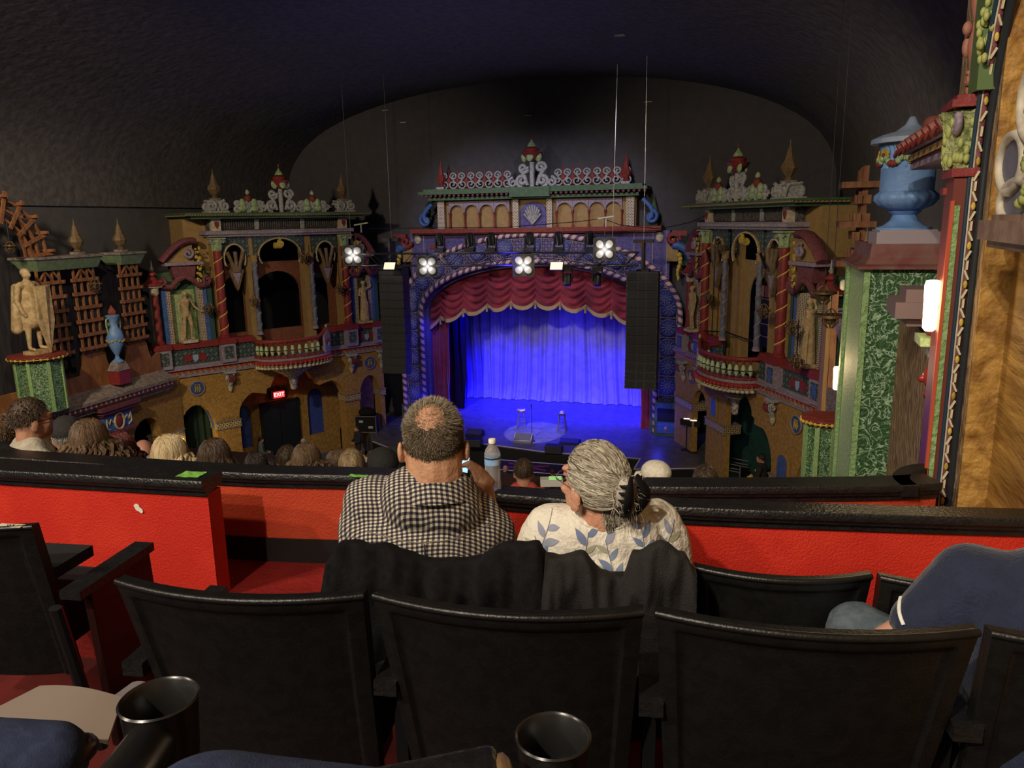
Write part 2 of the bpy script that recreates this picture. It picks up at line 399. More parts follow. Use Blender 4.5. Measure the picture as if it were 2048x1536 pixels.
obj('rope_border',MB().tube(archpath(6.12,9.32,-.05),.11,10,uvs=True),rope,t,smooth=50)
mb=MB()
for hw,zt in ((5.32,8.38),(5.97,9.16)): mb.tube(archpath(hw,zt,-.02),.022,5)
obj('bead_line',mb,lil,t)
# shell medallions as parts
mm=MB();mm.lathe([(.36,0),(.36,.03),(.31,.05),(.29,.03)],seg=24)
mm2=MB()
for i in range(11):
    a=-PI*.92+PI*1.84*i/10
    mm2.tube([(0.07*math.sin(a),-.0,-.07*math.cos(a)*-1),(.27*math.sin(a),0,.27*math.cos(a))],[.012,.022],6)
mm2.tube(volute((.02,0,-.03),.11,1.5,PI/2,1),.02,6)
MED=mm.xf(RX(PI/2)).mesh('medallion_disc',mat('medallion_violet',(.05,.06,.22),.5),40);SHELL=mm2.mesh('medallion_shell',mat('shell_lilac',(.22,.22,.42),.5),60)
sq=MB()
for a in range(4):
    r=Matrix.Rotation(a*PI/2,4,'Y');sq2=MB().box(-.41,.41,-.03,0,.39,.41);sq.add([r@p for p in sq2.v],sq2.f)
SQ=sq.mesh('medallion_frame',lil)
pts=[]
for i in range(6): pts.append((CX-5.65,2.35+.80*i,0));pts.append((CX+5.65,2.35+.80*i,0))
for i in range(1,14):
    th=PI-PI*i/14;
    if i in (0,14): continue
    pts.append((CX+5.62*math.cos(th),6.15+2.72*math.sin(th),PI/2-th))
for x,z,a in pts:
    d=obj('shell_medallion',MED,parent=t,MW=T(x,-.03,z)@RY(a))
    obj('shell_ribs',SHELL,parent=d,MW=T(0,-.04,0)@RY(PI/2 if a==0 and x<CX else (-PI/2 if a==0 else 0)))
    obj('square_frame',SQ,parent=d)
obj('pier_base',MB().box(CX-6.3,CX-5.0,-.12,.3,1.1,1.75),greend,t);obj('pier_base',MB().box(CX+5.0,CX+6.3,-.12,.3,1.1,1.75),greend,t)
# flanking blue panels and rosette strips beside the arch head
t=thing('proscenium_spandrel','violet panelled wall above the arch with red squares and pale rosettes','wall panel',T(0,ZP,0))
sl=[(CX-5.3,9.42),(CX+5.3,9.42),(CX+5.3,7.6),(CX+5.0,8.05)]
for s in (-1,1):
    l=arch(CX-6.15,CX+6.15,1.1,6.0,9.35,30)
    if s<0: pl_=[(x,z) for x,z in l if CX-5.75<=x<=CX]
    else: pl_=[(x,z) for x,z in l if CX<=x<=CX+5.75]
    pg=pl_+([(CX,9.42),(pl_[0][0],9.42)] if s<0 else [(pl_[-1][0],9.42),(CX,9.42)])
    obj('spandrel_panel',MB().prism([pg],.1,.8),purp,t)
    mb=MB()
    for x in (4.2,4.95,5.5): mb.box(CX+s*x-.02,CX+s*x+.02,.06,.1,7.9 if x<5 else 7.6,9.4)
    obj('panel_moulding',mb,lil,t)
    obj('rosette',MB().sph((CX+s*5.22,.05,9.15),(.16,.07,.2),10,6),white,t,smooth=60)
    mb=MB()
    for k in range(3): mb.box(CX+s*4.55-.12,CX+s*4.55+.12,.07,.1,8.75-.6*k,8.95-.6*k)
    obj('red_square',mb,redd,t)
# scrolled side brackets
for s,nm in ((-1,'left'),(1,'right')):
    t=thing('scroll_buttress','blue scrolled buttress with gold drop beside the %s shoulder of the stage arch'%nm,'buttress',T(CX+s*5.4,ZP,7.5))
    mb=MB()
    pth=[(s*.35,0,1.35)]+[(s*(.35+.75*math.sin(a)),0,.6+.75*math.cos(a)) for a in [i*PI/2/8 for i in range(9)]]+[(s*1.25,0,.15)]
    mb.tube(pth,.17,8,flat=.8);mb.tube(volute((s*1.55,0,.35),.33,1.2,PI if s>0 else 0,s),.10,8)
    mb.tube(volute((s*1.3,0,-.45),.30,1.2,PI/2,-s),.10,8);mb.obox((s*.95,0,-.1),(s*2.0,0,-.12),.2,.16)
    obj('blue_scroll',mb,blue,t,smooth=60)
    obj('red_scroll',MB().tube(volute((s*.35,-.05,1.55),.28,1.1,0,s),.09,8).obox((s*.3,-.05,1.8),(s*.9,-.05,1.8),.2,.2),red,t,smooth=60)
    obj('tan_panel',MB().box(min(s*.1,s*.55),max(s*.1,s*.55),0,.2,.7,1.6),tan,t)
    mb=MB()
    for k in range(7): mb.sph((s*(.62+.05*math.sin(k)),-.2,.95-.15*k),(.11-.008*k,.08,.12),8,6)
    obj('gold_foliage',mb,yel,t,smooth=60)
    mb=MB()
    for k in range(5): mb.sph((s*(1.0+.13*k),-.15,-.1-.07*k+.1*(k%2)),(.10,.08,.12),8,6)
    obj('painted_fruit',mb,red,t,smooth=60)
# attic storey over the arch
t=thing('proscenium_attic','painted attic arcade with tan niches and green cornice above the stage','attic',T(CX,ZP,0))
obj('core_block',MB().box(-4.25,4.25,.2,.9,9.5,10.85),tan,t)
obj('red_beam',MB().box(-5.45,5.3,-.25,.7,9.42,9.6).box(-5.25,5.1,-.15,.6,9.36,9.42),redd,t)
for s in (-1,1):
    holes=[arch(s*x-.31,s*x+.31,9.6,10.28,10.58,8) for x in (1.35,2.02,2.69,3.36)]
    x0,x1=sorted((s*.98,s*3.75))
    lo=[(x0,9.6),(x1,9.6),(x1,10.75),(x0,10.75)]
    mb=MB();mb.prism([[(x0,10.28),(x1,10.28),(x1,10.78),(x0,10.78)]]+[],.14,.2)
    # spandrels of the little arcade
    mb=MB()
    for x in (1.35,2.02,2.69,3.36):
        a=arch(s*x-.31,s*x+.31,10.26,10.28,10.58,10)[1:-1]
        mb.prism([[(s*x-.34,10.26)]+a+[(s*x+.34,10.26),(s*x+.34,10.72),(s*x-.34,10.72)]],.02,.2)
    obj('arcade_heads',mb,lil,t)
    for x in (1.015,1.685,2.355,3.025,3.695):
        obj('colonette',MB().lathe([(.055,0),(.055,.1),(.035,.14),(.035,.56),(.06,.6),(.06,.66)],(s*x,.08,9.6),10),redd,t,smooth=40)
    obj('pilaster',MB().box(s*4.05-.16,s*4.05+.16,-.05,.3,9.6,10.75),filigw,t)
    obj('pilaster',MB().box(s*.72-.12,s*.72+.12,-.05,.3,9.6,10.75),filigw,t)
    mb=MB();mb.tube([(s*(4.5+.4*math.sin(i*.3)),.1,10.65-.1*i) for i in range(9)],.1,8);mb.tube(volute((s*4.85,.1,9.95),.28,1.3,PI/2,-s),.08,8)
    obj('blue_side_scroll',mb,blue,t,smooth=60)
mb=MB()
for i in range(9):
    a=-1.25+2.5*i/8;mb.tube([(0,-.02,9.72),(.42*math.sin(a)*.9,-.02,9.72+.78*math.cos(a)**.5 if abs(a)<1.5 else 9.8)],[.02,.05],6)
obj('shell_relief',mb,grey,t,smooth=60);obj('shell_niche',MB().prism([arch(-.55,.55,9.6,10.2,10.65)],.1,.2),purp,t)
obj('cornice',MB().box(-4.55,4.4,-.25,.9,10.78,10.9).box(-4.9,4.75,-.45,1,11.02,11.14).box(-4.7,4.55,-.35,1,11.14,11.24).box(-.85,.85,-.5,0,10.84,11.2),greend,t)
mb=MB()
for i in range(46): mb.sph((-4.75+9.4*i/45,-.4,10.96),(.07,.06,.06),6,5)
obj('egg_moulding',mb,pink,t,smooth=60)
# cresting along the top: each scroll is a part
t=thing('roof_cresting','row of grey S-shaped scrolls with red finials along the stage cornice','cresting',T(CX,ZP+.05,11.24))
SS=MB().tube(scrollS(.68,.34,1),.036,7).mesh('crest_scroll',grey,60)
FN=MB().lathe([(.02,0),(.1,.08),(.05,.16),(.12,.3),(.11,.38),(.03,.48),(.025,.78),(.0,.85)],seg=10).mesh('crest_finial',redd,60)
for s in (-1,1):
    for k in range(8):
        obj('scroll',SS,parent=t,MW=T(s*(1.08+.40*k),0,0)@(Matrix.Scale(1,4) if k%2 else RZ(PI)))
        if k<7: obj('small_finial',FN,parent=t,MW=T(s*(1.28+.40*k),.05,0))
def crown(MW,label,sc=1.):
    t=thing('crown_ornament',label,'ornament',MW)
    mb=MB()
    for s in (-1,1):
        mb.tube(volute((s*.42*sc,0,.28*sc),.26*sc,1.5,-PI/2,s),.075*sc,8)
        mb.tube([(s*.2*sc,0,.1*sc),(s*.3*sc,0,.45*sc),(s*.5*sc,0,.7*sc)]+volute((s*.36*sc,0,.78*sc),.22*sc,1.3,0,s),.07*sc,8)
        mb.tube(volute((s*.8*sc,0,.22*sc),.2*sc,1.3,PI/2,-s),.06*sc,8)
    mb.tube([(0,0,0),(0,0,1.0*sc)],.1*sc,8)
    obj('scrollwork',mb,grey,t,smooth=60)
    mb=MB().lathe([(.05,0),(.16,.05),(.30,.18),(.44,.36),(.24,.36),(.28,.42),(.30,.5),(.14,.57),(.1,.6)],(0,0,1.0*sc),12)
    mb.v=[Vector((p.x*sc,p.y*sc,(p.z-1.0*sc)*sc+1.0*sc)) for p in mb.v]
    obj('red_cup',mb,red,t,smooth=50)
    mb=MB().lathe([(.2,0),(.14,.12),(.06,.22),(.02,.3)],(0,0,0),10);mb.v=[Vector((p.x*sc,p.y*sc,p.z*sc+1.58*sc)) for p in mb.v]
    for a in (-PI/2,-PI/2+1.3,-PI/2-1.3,PI/2):
        c=Vector((math.cos(a)*.29,math.sin(a)*.29,1.19))*sc
        mb.sph(c,(.15*sc,.09*sc,.2*sc),8,6,rot=RX(-.3).to_3x3() if math.sin(a)<-.5 else None)
    obj('green_leaves',mb,mint,t,smooth=60)
    obj('ball_tip',MB().lathe([(.03*sc,0),(.02*sc,.12*sc),(.045*sc,.16*sc),(.05*sc,.2*sc),(.0,.26*sc)],(0,0,1.82*sc),8),redd,t,smooth=60)
    return t
crown(T(CX,ZP,11.2),'red and green crown on grey scrolls above the centre of the stage cornice',1.02)
def finial(MW,label,h=1.1,group=None,m=None,m2=None):
    t=thing('roof_finial',label,'finial',MW,group);k=h/1.1
    obj('body',MB().lathe([(r*k,z*k) for r,z in ([(.1,0),(.14,.06),(.09,.1),(.2,.3),(.21,.38),(.12,.5),(.06,.85),(.05,.9),(.02,1.0),(0,1.12)] if m is redd else [(.1,0),(.13,.04),(.08,.09),(.19,.22),(.26,.34),(.24,.43),(.15,.56),(.09,.78),(.065,.88),(.03,.96),(.008,1.15)])],seg=8),m or bronze,t,smooth=25)
    obj('foot',MB().box(-.17*k,.17*k,-.17*k,.17*k,-.1,0),m2 or lil,t);return t
f1=finial(T(CX-4.0,ZP,11.34),'red finial at the left end of the stage cornice',1.1,None,redd,grey)
f1=finial(T(CX+3.85,ZP,11.34),'red finial at the right end of the stage cornice',1.1,None,redd,grey)
finial(T(CX+4.9,ZP+.6,9.7),'dark finial right of the attic arcade on the red beam',1.1,m=greend,m2=greend)
finial(T(CX+6.2,ZP+.6,8.1),'dark finial on the blue scroll right of the arch',1.1,m=greend,m2=greend)
finial(T(CX-5.0,ZP+.6,9.7),'dark finial left of the attic arcade on the red beam',1.1,m=greend,m2=greend)
# ---------------------------------------------------------------- curtains
def bottom(x):
    u=(x-CX)/4.9;return 5.45+.95*(1-abs(u)**2.2)
NSW=9;x0,x1=CX-4.95,CX+4.95
def val(a,b):
    x=x0+(x1-x0)*a;q=a*NSW-.45;s=2*(q-math.floor(q))-1
    zb=bottom(x)-.27*(1-s*s)+.12;zt=6.0+2.1*math.sqrt(max(0,1-((x-CX)/4.97)**2))
    z=zt+(zb-zt)*b;edge=math.exp(-((1-abs(s))/.13)**2)
    f=math.sin(2*PI*(z+.42*(1-s*s)*(.4+.6*b))/.27)*.06*(1-edge)*min(1,(zt-z)/.25)
    f+=(1-s*s)*.13*(.3+.7*b)+.03*math.sin(a*160)*edge
    return Vector((x,31.95-f,z))
t=thing('stage_valance','draped red velvet valance with gold scalloped fringe above the stage','curtain',T(0,0,0))
obj('drape',MB().grid(val,NSW*22,90,thick=.03),swag,t,smooth=80)
def fr(a,b):
    p=val(a,1.);return p+Vector((0,-.03,-.17*b+.03))
obj('fringe',MB().grid(fr,NSW*22,2,thick=-.03),fringe,t,smooth=80)
for k in range(NSW+1):
    a=(k+.45)/NSW
    if a<0.01 or a>.995: continue
    p=val(a,1.);obj('tassel',MB().lathe([(.02,0),(.045,-.04),(.03,-.08),(.055,-.34),(.0,-.35)],tuple(p+Vector((0,-.1,0))),8),fringe,t,smooth=50)
def folds(x0,x1,z0,z1,y,n,amp,ph=0,pool=0):
    def f(a,b):
        x=x0+(x1-x0)*a;z=z0+(z1-z0)*b
        k=amp*(math.sin(2*PI*n*a+ph)+.45*math.sin(2*PI*n*a*1.73+1.3*ph+.6)+.3*math.sin(2*PI*n*.37*a))
        sway=.22*(1-b)**3*math.sin(a*11+ph)
        return Vector((x+sway+.02*math.sin(9*b+a*30),y-k*(.55+.45*(1-b))-pool*max(0,.06-b)*5*(1+math.sin(40*a)*.5),z))
    return f
tag(obj('rear_curtain',MB().grid(folds(-16.3,-2.2,1.12,10.2,36.1,28,.10,0,.5),420,24,thick=.03),cyc,smooth=80),'pale full-width curtain hanging in folds at the back of the blue-lit stage','curtain')
tag(obj('side_curtain',MB().grid(folds(CX-4.95,CX-4.15,1.12,6.4,32.0,5,.06),60,12,thick=.03),swag,smooth=80),'narrow red velvet side curtain at the left edge of the stage','curtain')
tag(obj('side_curtain',MB().grid(folds(CX+4.5,CX+4.98,1.12,6.4,32.0,4,.06),50,12,thick=.03),swag,smooth=80),'narrow red velvet side curtain lit magenta at the right edge of the stage','curtain')
tag(obj('wing_drape',MB().grid(folds(CX-5.6,CX-3.9,1.12,9,33.6,5,.06),60,8,thick=.03),black_cloth,smooth=80),'black masking drape behind the left red side curtain','curtain')
# ---------------------------------------------------------------- on the stage
def stool(p,a,label):
    t=thing('bar_stool',label,'stool',T(*p)@RZ(a))
    sw=mat('stool_wood',(.10,.09,.12),.4)
    obj('seat',MB().lathe([(.16,0),(.175,.02),(.175,.04),(.15,.055)],(0,0,.70),18),sw,t,smooth=40)
    for s in ((1,1),(1,-1),(-1,1),(-1,-1)): obj('leg',MB().tube([(s[0]*.10,s[1]*.10,.70),(s[0]*.19,s[1]*.19,0)],.017,8),sw,t,smooth=50)
    mb=MB()
    for z in (.2,.32,.45):
        r=.19-.09*z/.7
        for q in (((1,1),(1,-1)),((-1,1),(-1,-1)),((1,1),(-1,1)),((1,-1),(-1,-1))): mb.tube([(q[0][0]*r,q[0][1]*r,z),(q[1][0]*r,q[1][1]*r,z)],.01,6)
    obj('rung',mb,sw,t);return t
p=atz(1043,855,1.1);stool(p,.3,'bar stool left of the microphone with folded towel on it')
o=obj('folded_towel',MB().grid(lambda a,b:Vector(((a-.5)*.34,(b-.5)*.26,.012*math.sin(a*9)*math.cos(b*7)+.02)),12,10,thick=(0,0,.03)),mat('pale_towel',(.75,.55,.6),.9),MW=T(p.x,p.y,1.1+.755)@RZ(.2),smooth=60)
tag(o,'crumpled pale towel lying on the left bar stool','towel')
p=atz(1124,861,1.1);stool(p,.1,'bar stool right of the microphone with a cap on it')
t=thing('baseball_cap','pale cap resting on the right bar stool','cap',T(p.x,p.y,1.1+.757))
obj('crown',MB().sph((0,0,0.0),(.1,.11,.12),14,8),mat('pale_cap',(.8,.6,.5),.8),t,smooth=60)
obj('brim',MB().grid(lambda a,b:Vector(((a-.5)*.15,-.08-.09*b,.02-.02*(2*a-1)**2)),8,4,thick=(0,0,.008)),MT['pale_cap'],t,smooth=60)
p=atz(1064,882,1.1);t=thing('microphone_stand','black straight microphone stand at the front of the spotlit stage','microphone stand',T(*p))
obj('base',MB().lathe([(.13,0),(.13,.02),(.03,.05)],seg=16),metal,t,smooth=40)
obj('pole',MB().tube([(0,0,.04),(0,0,1.38)],.014,8),metal,t)
obj('microphone',MB().tube([(0,.02,1.36),(0,-.05,1.5)],[.015,.022],8).sph((0,-.06,1.52),.035,10,7),metal,t,smooth=50)
def wedge(p,w,d,h,a,label,m=None):
    t=thing('stage_monitor',label,'speaker',T(*p)@RZ(a))
    mb=MB();q=[(-d/2,0),(d/2,0),(d/2,h*.55),(d*.15,h),(-d/2,h*.3)]
    m2=MB().prism([q],-w/2,w/2);mb.add([(p_.y,-p_.x,p_.z) for p_ in m2.v],m2.f)
    bevel(obj('cabinet',mb,m or metal,t),.01);obj('grille',MB().add([(-w*.46,-d*.1,h+.0),(w*.46,-d*.1,h+.0),(w*.46,d*.46,h*.36+.02),(-w*.46,d*.46,h*.36+.02)],[(0,1,2,3)]),mat('grille_mesh',(.03,.03,.033),.6),t);return t
wedge(atz(1047,884,1.1),.75,.45,.36,PI,'grey stage monitor in the spotlight beside the microphone stand',mat('grey_cabinet',(.2,.19,.2),.5))
wedge(atz(950,872,1.1),.7,.5,.30,PI,'black stage monitor left of the spotlight behind the other box')
wedge(atz(1140,887,1.1),.8,.5,.2,PI,'low black monitor on the stage right of the spotlight')
for px,lb in ((948,'black box speaker on the stage lip nearest the bald head'),(1108,'black box speaker on the stage lip right of the spotlight')):
    p=atz(px,892 if px<1000 else 905,1.1);t=thing('front_fill_speaker',lb,'speaker',T(*p)@RZ(.06))
    bevel(obj('cabinet',MB().box(-.33,.33,-.2,.2,0,.3),metal,t),.01);obj('grille',MB().box(-.31,.31,-.215,-.2,.02,.28),MT['grille_mesh'],t)
# ornamental grille box at the foot of the right pier
t=thing('ornamental_grille_box','green and blue grille cabinet at the foot of the right arch pier','cabinet',T(-3.05,31.15,1.1))
obj('case',MB().prism([[(-.45,0),(.5,0),(.5,1.25),(.4,1.4),(-.35,1.4),(-.45,1.25)]],-.1,.25),greend,t)
obj('grille_panel',MB().box(-.33,.38,-.14,-.1,.62,1.15),voidm,t);obj('blue_panel',MB().box(-.33,.38,-.14,-.1,.12,.55),blue,t)
obj('crest',MB().sph((.02,-.15,.33),(.06,.03,.08),8,6),mat('crest_paint',(.7,.3,.2),.5),t,smooth=60)
# speaker on a pole, stage right foreground, sloping rail and stand
t=thing('stair_handrail','black sloping handrail on stepped stair at the right of the stage','handrail',T(-1.0,29.0,1.1))
mb=MB()
for k in range(4): mb.obox((.1+.05*k,-.45*k,.95-.28*k),(.1+.05*k,-.45*k,-.1-.2*k),.04,.04)
mb.obox((.1,.1,1.05),(.3,-1.6,.1),.05,.05);obj('rail',mb,metal,t)
for k,(x,y) in enumerate(((1372,868),(1385,872))):
    p=atz(x,y+32,1.1);t=thing('music_stand','black music stand with small light beside the right arch pier, %s'%('left one' if k==0 else 'right one'),'stand',T(*p))
    obj('pole',MB().tube([(0,0,0),(0,0,1.0)],.02,6).lathe([(.2,0),(.2,.02)],seg=10),metal,t);obj('desk',MB().box(-.25,.25,-.02,.02,1.0,1.25),metal,t)
    obj('stand_lamp',MB().box(-.12,.12,-.06,-.03,1.24,1.28),mat('lamp_white',(1,1,.95),.5,em=(1,.95,.85),es=1.2),t)
# ---------------------------------------------------------------- line arrays
def array(cx,y,ztop,n,bw,bh,label,curve,rot=0):
    t=thing('line_array_speaker',label,'speaker',T(cx,y,ztop)@RZ(rot))
    z=0;yy=0;tilt=0
    cab=MB().box(-bw/2,bw/2,-.05,.55,-bh+.015,-.0);cab.box(-bw*.13-.015,-bw*.13+.01,-.058,-.05,-bh+.03,-.02);cab.box(bw*.13-.01,bw*.13+.015,-.058,-.05,-bh+.03,-.02)
    cm=cab.mesh('array_box',mat('array_black',(.035,.036,.042),.5));gl=MB().box(-bw/2+.03,-bw*.15,-.062,-.05,-bh+.04,-.03).box(bw*.15,bw/2-.03,-.062,-.05,-bh+.04,-.03).box(-bw*.11,bw*.11,-.06,-.05,-bh+.04,-.03).mesh('array_grille',mat('array_grille',(.028,.028,.033),.7))
    st=MB().sph((-bw/2+.02,-.06,-bh*.5),.016,6,5).sph((bw/2-.02,-.06,-bh*.5),.016,6,5).mesh('array_pin',steel)
    for k in range(n):
        tilt=curve(k);mw=T(0,yy,z)@RX(tilt)
        c=obj('array_box',cm,parent=t,MW=mw);obj('grille',gl,parent=c);obj('rigging_pin',st,parent=c)
        z-=bh*math.cos(tilt);yy+=-bh*math.sin(tilt)*-1*0+bh*math.sin(tilt)*(1)
    obj('fly_frame',MB().box(-bw*.2,bw*.2,-.02,.5,.0,.08).obox((0,.2,.05),(0,.2,1.1),.08,.5).box(-.35,.35,.05,.3,1.0,1.12),metal,t)
    obj('hoist_cable',MB().tube([(0,.2,1.1),(0,.2,7.3)],.008,6),steel,t)
    return t
array(-13.42,27.6,8.2,13,1.02,.325,'tall black line array speaker hanging left of the stage',lambda k:0 if k<8 else -.03*(k-7))
array(-3.62,27.5,8.05,13,1.12,.325,'tall black line array speaker hanging right of the stage in front of the blue curtain',lambda k:0 if k<8 else -.035*(k-7))
# ---------------------------------------------------------------- lighting truss
t=thing('lighting_truss','black lattice lighting truss hanging across the front of the stage','truss',T(0,27.0,8.3))
mb=MB();zt,zb=.45,0.;xa,xb=-14.9,-3.7;n=24
for y in (-.2,.2):
    mb.tube([(xa,y,zt),(xb,y,zt)],.028,6);mb.tube([(xa,y,zb),(xb,y,zb)],.028,6)
for k in range(n):
    a=xa+(xb-xa)*k/n;b=xa+(xb-xa)*(k+1)/n
    for y in (-.2,.2): mb.tube([(a,y,zb if k%2 else zt),(b,y,zt if k%2 else zb)],.014,5)
    mb.tube([(a,-.2,zb),(a,.2,zb)],.012,5)
obj('truss_frame',mb,metal,t,smooth=60)
for i,(xt,xb_,zt_) in enumerate(((-14.75,-14.75,6.6),(-4.5,-4.62,6.6))): obj('hoist_cable',MB().tube([(xb_,0,.5),(xt,0,zt_)],.008,6),steel,t)
emw=mat('blinder_glass',(1,1,1),.5,em=(1,.96,.88),es=90)
def blinder(px,py,label,nl=4,s=1.3):
    p=atY(px,py,26.65);d=(CP-p).normalized();q=d.to_track_quat('-Y','Z').to_matrix().to_4x4();q.translation=p
    t=thing('audience_blinder',label,'stage light',q)
    obj('housing',MB().box(-.30*s,.30*s,.0,.16,-.30*s,.30*s),metal,t)
    L=[(-.13,.14),(.13,.14),(-.13,-.13),(.13,-.13)]
    for x,z in L[:nl]:
        rr=MB().lathe([(.095*s,0),(.11*s,.04),(.09*s,.05)],seg=16).xf(RX(PI/2));obj('lamp_ring',rr,steel,t,MW=T(x*s,0,z*s))
        g=MB().lathe([(.088*s,.0),(.06*s,.03),(.0,.035)],seg=16).xf(RX(PI/2));obj('lamp_glass',g,emw,t,MW=T(x*s,-.01,z*s),smooth=60)
    obj('yoke',MB().tube([(0,.08,.28*s),(0,.1,.62)],.02,6),metal,t)
    return p
for px,py,lb in ((706,511,'lit four-lamp blinder at the far left end of the truss'),(855,533,'lit four-lamp blinder above the left arch shoulder'),(1047,531,'lit four-lamp blinder hanging over the middle of the stage'),(1209,499,'lit four-lamp blinder near the right end of the truss')):
    p=blinder(px,py,lb)
    light('blinder_beam','POINT',tuple(p+(CP-p).normalized()*.3),(0,0,0),26,(1,.93,.85),.08)
def movinghead(x,z,up,label):
    t=thing('moving_head_light',label,'stage light',T(x,27.0,z))
    s=1 if up else -1
    obj('base',MB().box(-.17,.17,-.17,.17,0,.14*s) if up else MB().box(-.17,.17,-.17,.17,-.14,0),metal,t)
    obj('yoke',MB().box(-.19,-.15,-.06,.06,min(0,s*.5),max(0,s*.5)).box(.15,.19,-.06,.06,min(0,s*.5),max(0,s*.5)),metal,t)
    obj('head',MB().lathe([(.1,-.22),(.14,-.2),(.14,.12),(.12,.22)],seg=16).xf(T(0,0,.45*s)@RX(.35*s)),metal,t,smooth=40);return t
for i,(px,up) in enumerate(((880,1),(940,1),(983,1),(1060,1),(1118,1),(1180,1))):
    p=atY(px,480,27.0);movinghead(p.x,8.8,True,'black moving head light standing on the truss, number %s from the left'%('one two three four five six'.split()[i]))
for i,px in enumerate((1060+75,1195)):
    p=atY(px,540,27.0);movinghead(p.x,8.24,False,'black moving head light hanging under the truss, %s of the two'%('left one','right one')[i])
for px,lb in ((779,'flat lit panel light hanging in front of the left array'),(1113,'flat lit panel light hanging under the middle of the truss')):
    p=atY(px,532,26.7);t=thing('panel_light',lb,'light',T(*p)@RX(-.5))
    obj('frame',MB().box(-.24,.24,-.0,.06,-.16,.16),metal,t);obj('diffuser',MB().box(-.22,.22,-.02,.0,-.14,.14),mat('panel_cream',(.9,.8,.6),.5,em=(1,.9,.65),es=.75),t)
    obj('bracket',MB().tube([(0,.05,.1),(0,.2,.35)],.015,6),metal,t)
t=thing('cable_run','thin black cable slung from the left tower roof to the right tower roof','cable',T(0,0,0))
pa=[atY(x,y,28.5) for x,y in ((738,457),(860,456),(1010,455),(1160,443),(1205,437),(1240,450),(1320,458),(1380,445),(1425,425))]
obj('cable',MB().tube(pa,.015,5),metal,t)
for px,py in ((1212,437),(722,450)):
    p=atY(px,py,28.2);obj('cable_clamp',MB().obox(p+Vector((-.3,0,0)),p+Vector((.3,0,.08)),.05,.05).obox(p+Vector((0,0,0)),p+Vector((0,0,-.3)),.04,.04),mat('clamp_grey',(.5,.48,.4),.5),t)
for i,(px,py) in enumerate(((772,222),(1297,205),(808,246),(1057,232),(1240,72))):
    p=ceilhit(px,py);t=thing('ceiling_hatch',['bright hatch where the left array cable meets the ceiling','bright hatch where the right array cable meets the ceiling','small pale ceiling hatch right of the left array cable','small round ceiling hatch above the centre of the stage','small faint hatch high in the dark ceiling'][i],'hatch',T(*p))
    obj('flap',MB().box(-.15,.15,-.1,.1,0,.03),mat('hatch_grey%d'%(i>2),(.5,.48,.45) if i<3 else (.35,.3,.2),.5),t)
# ================================================================== THE TWO BOX TOWERS
FL=Fr((-20.05,22.03),(-15.22,29.61),1);FR_=Fr((2.12,21.57),(-2.51,30.24),-1)
hm=MB()
def spiralcol(name,MW,h,r,kind,label,group=None):
    t=thing(name,label,'column',MW,group)
    N=int(h/.04);seg=20;mb=MB();vs=[];fs=[]
    for j in range(N+1):
        z=.12+(h-.12)*j/N
        for i in range(seg):
            a=2*PI*i/seg
            ph=a-2*PI*z/(.5 if kind=='red' else .62)
            if kind=='red': rr=r*(1-.10*(math.cos(ph)>.93))
            elif kind=='plain': rr=r*(1+.05*math.cos(2*(a-2*PI*z/.9)))
            else: rr=r*(.88+.14*abs(math.cos(1.0*(a-2*PI*z/.9))))
            rr*=1-.06*z/h
            vs.append((rr*math.cos(a),rr*math.sin(a),z))
    for j in range(N):
        for i in range(seg):
            k=(i+1)%seg;fs.append((j*seg+i,j*seg+k,(j+1)*seg+k,(j+1)*seg+i))
    mb.add(vs,fs);obj('shaft',mb,{'red':red,'plain':redd,'blue':mat('slate_twist',(.10,.115,.17),.5,(.17,.19,.25),8)}[kind],t,smooth=70)
    if kind!='plain':
        hx=[(r*1.0*(1-.06*z/h)*math.cos(2*PI*z/(.5 if kind=='red' else .45)),r*1.0*(1-.06*z/h)*math.sin(2*PI*z/(.5 if kind=='red' else .45)),z) for z in [.15+(h-.2)*k/90 for k in range(91)]]
        obj('spiral_band',MB().tube(hx,.022 if kind=='red' else .02,5),mat('band_yellow',(.70,.52,.12),.45) if kind=='red' else lil,t,smooth=60)
    obj('base',MB().lathe([(r*1.3,0),(r*1.35,.04),(r*1.1,.07),(r*1.2,.1),(r,.13)],seg=20),red if kind!='blue' else lil,t,smooth=40)
    if kind=='red':
        obj('capital',MB().lathe([(r*.95,h),(r*1.1,h+.05),(r*1.15,h+.25),(r*1.5,h+.42),(r*1.5,h+.45)],seg=16,rib=.08,nr=8).box(-r*1.7,r*1.7,-r*1.7,r*1.7,h+.42,h+.47),filigw if 0 else mint,t,smooth=50)
        mb=MB()
        for s in (-1,1):
            for q in (-1,1): mb.tube(volute((s*r*1.2,q*r*1.2,h+.33),.075,1.2,0,s),.025,6)
        obj('capital_volute',mb,grey,t,smooth=60)
    elif kind=='plain': obj('capital',MB().lathe([(r*.95,h),(r*1.3,h+.08),(r*1.2,h+.2),(r*1.7,h+.3)],seg=14).box(-r*1.9,r*1.9,-r*1.9,r*1.9,h+.28,h+.33),white,t,smooth=40)
    else: obj('capital',MB().lathe([(r,h),(r*1.4,h+.08),(r*1.2,h+.15),(r*1.6,h+.28)],seg=14),tan,t,smooth=40)
    return t
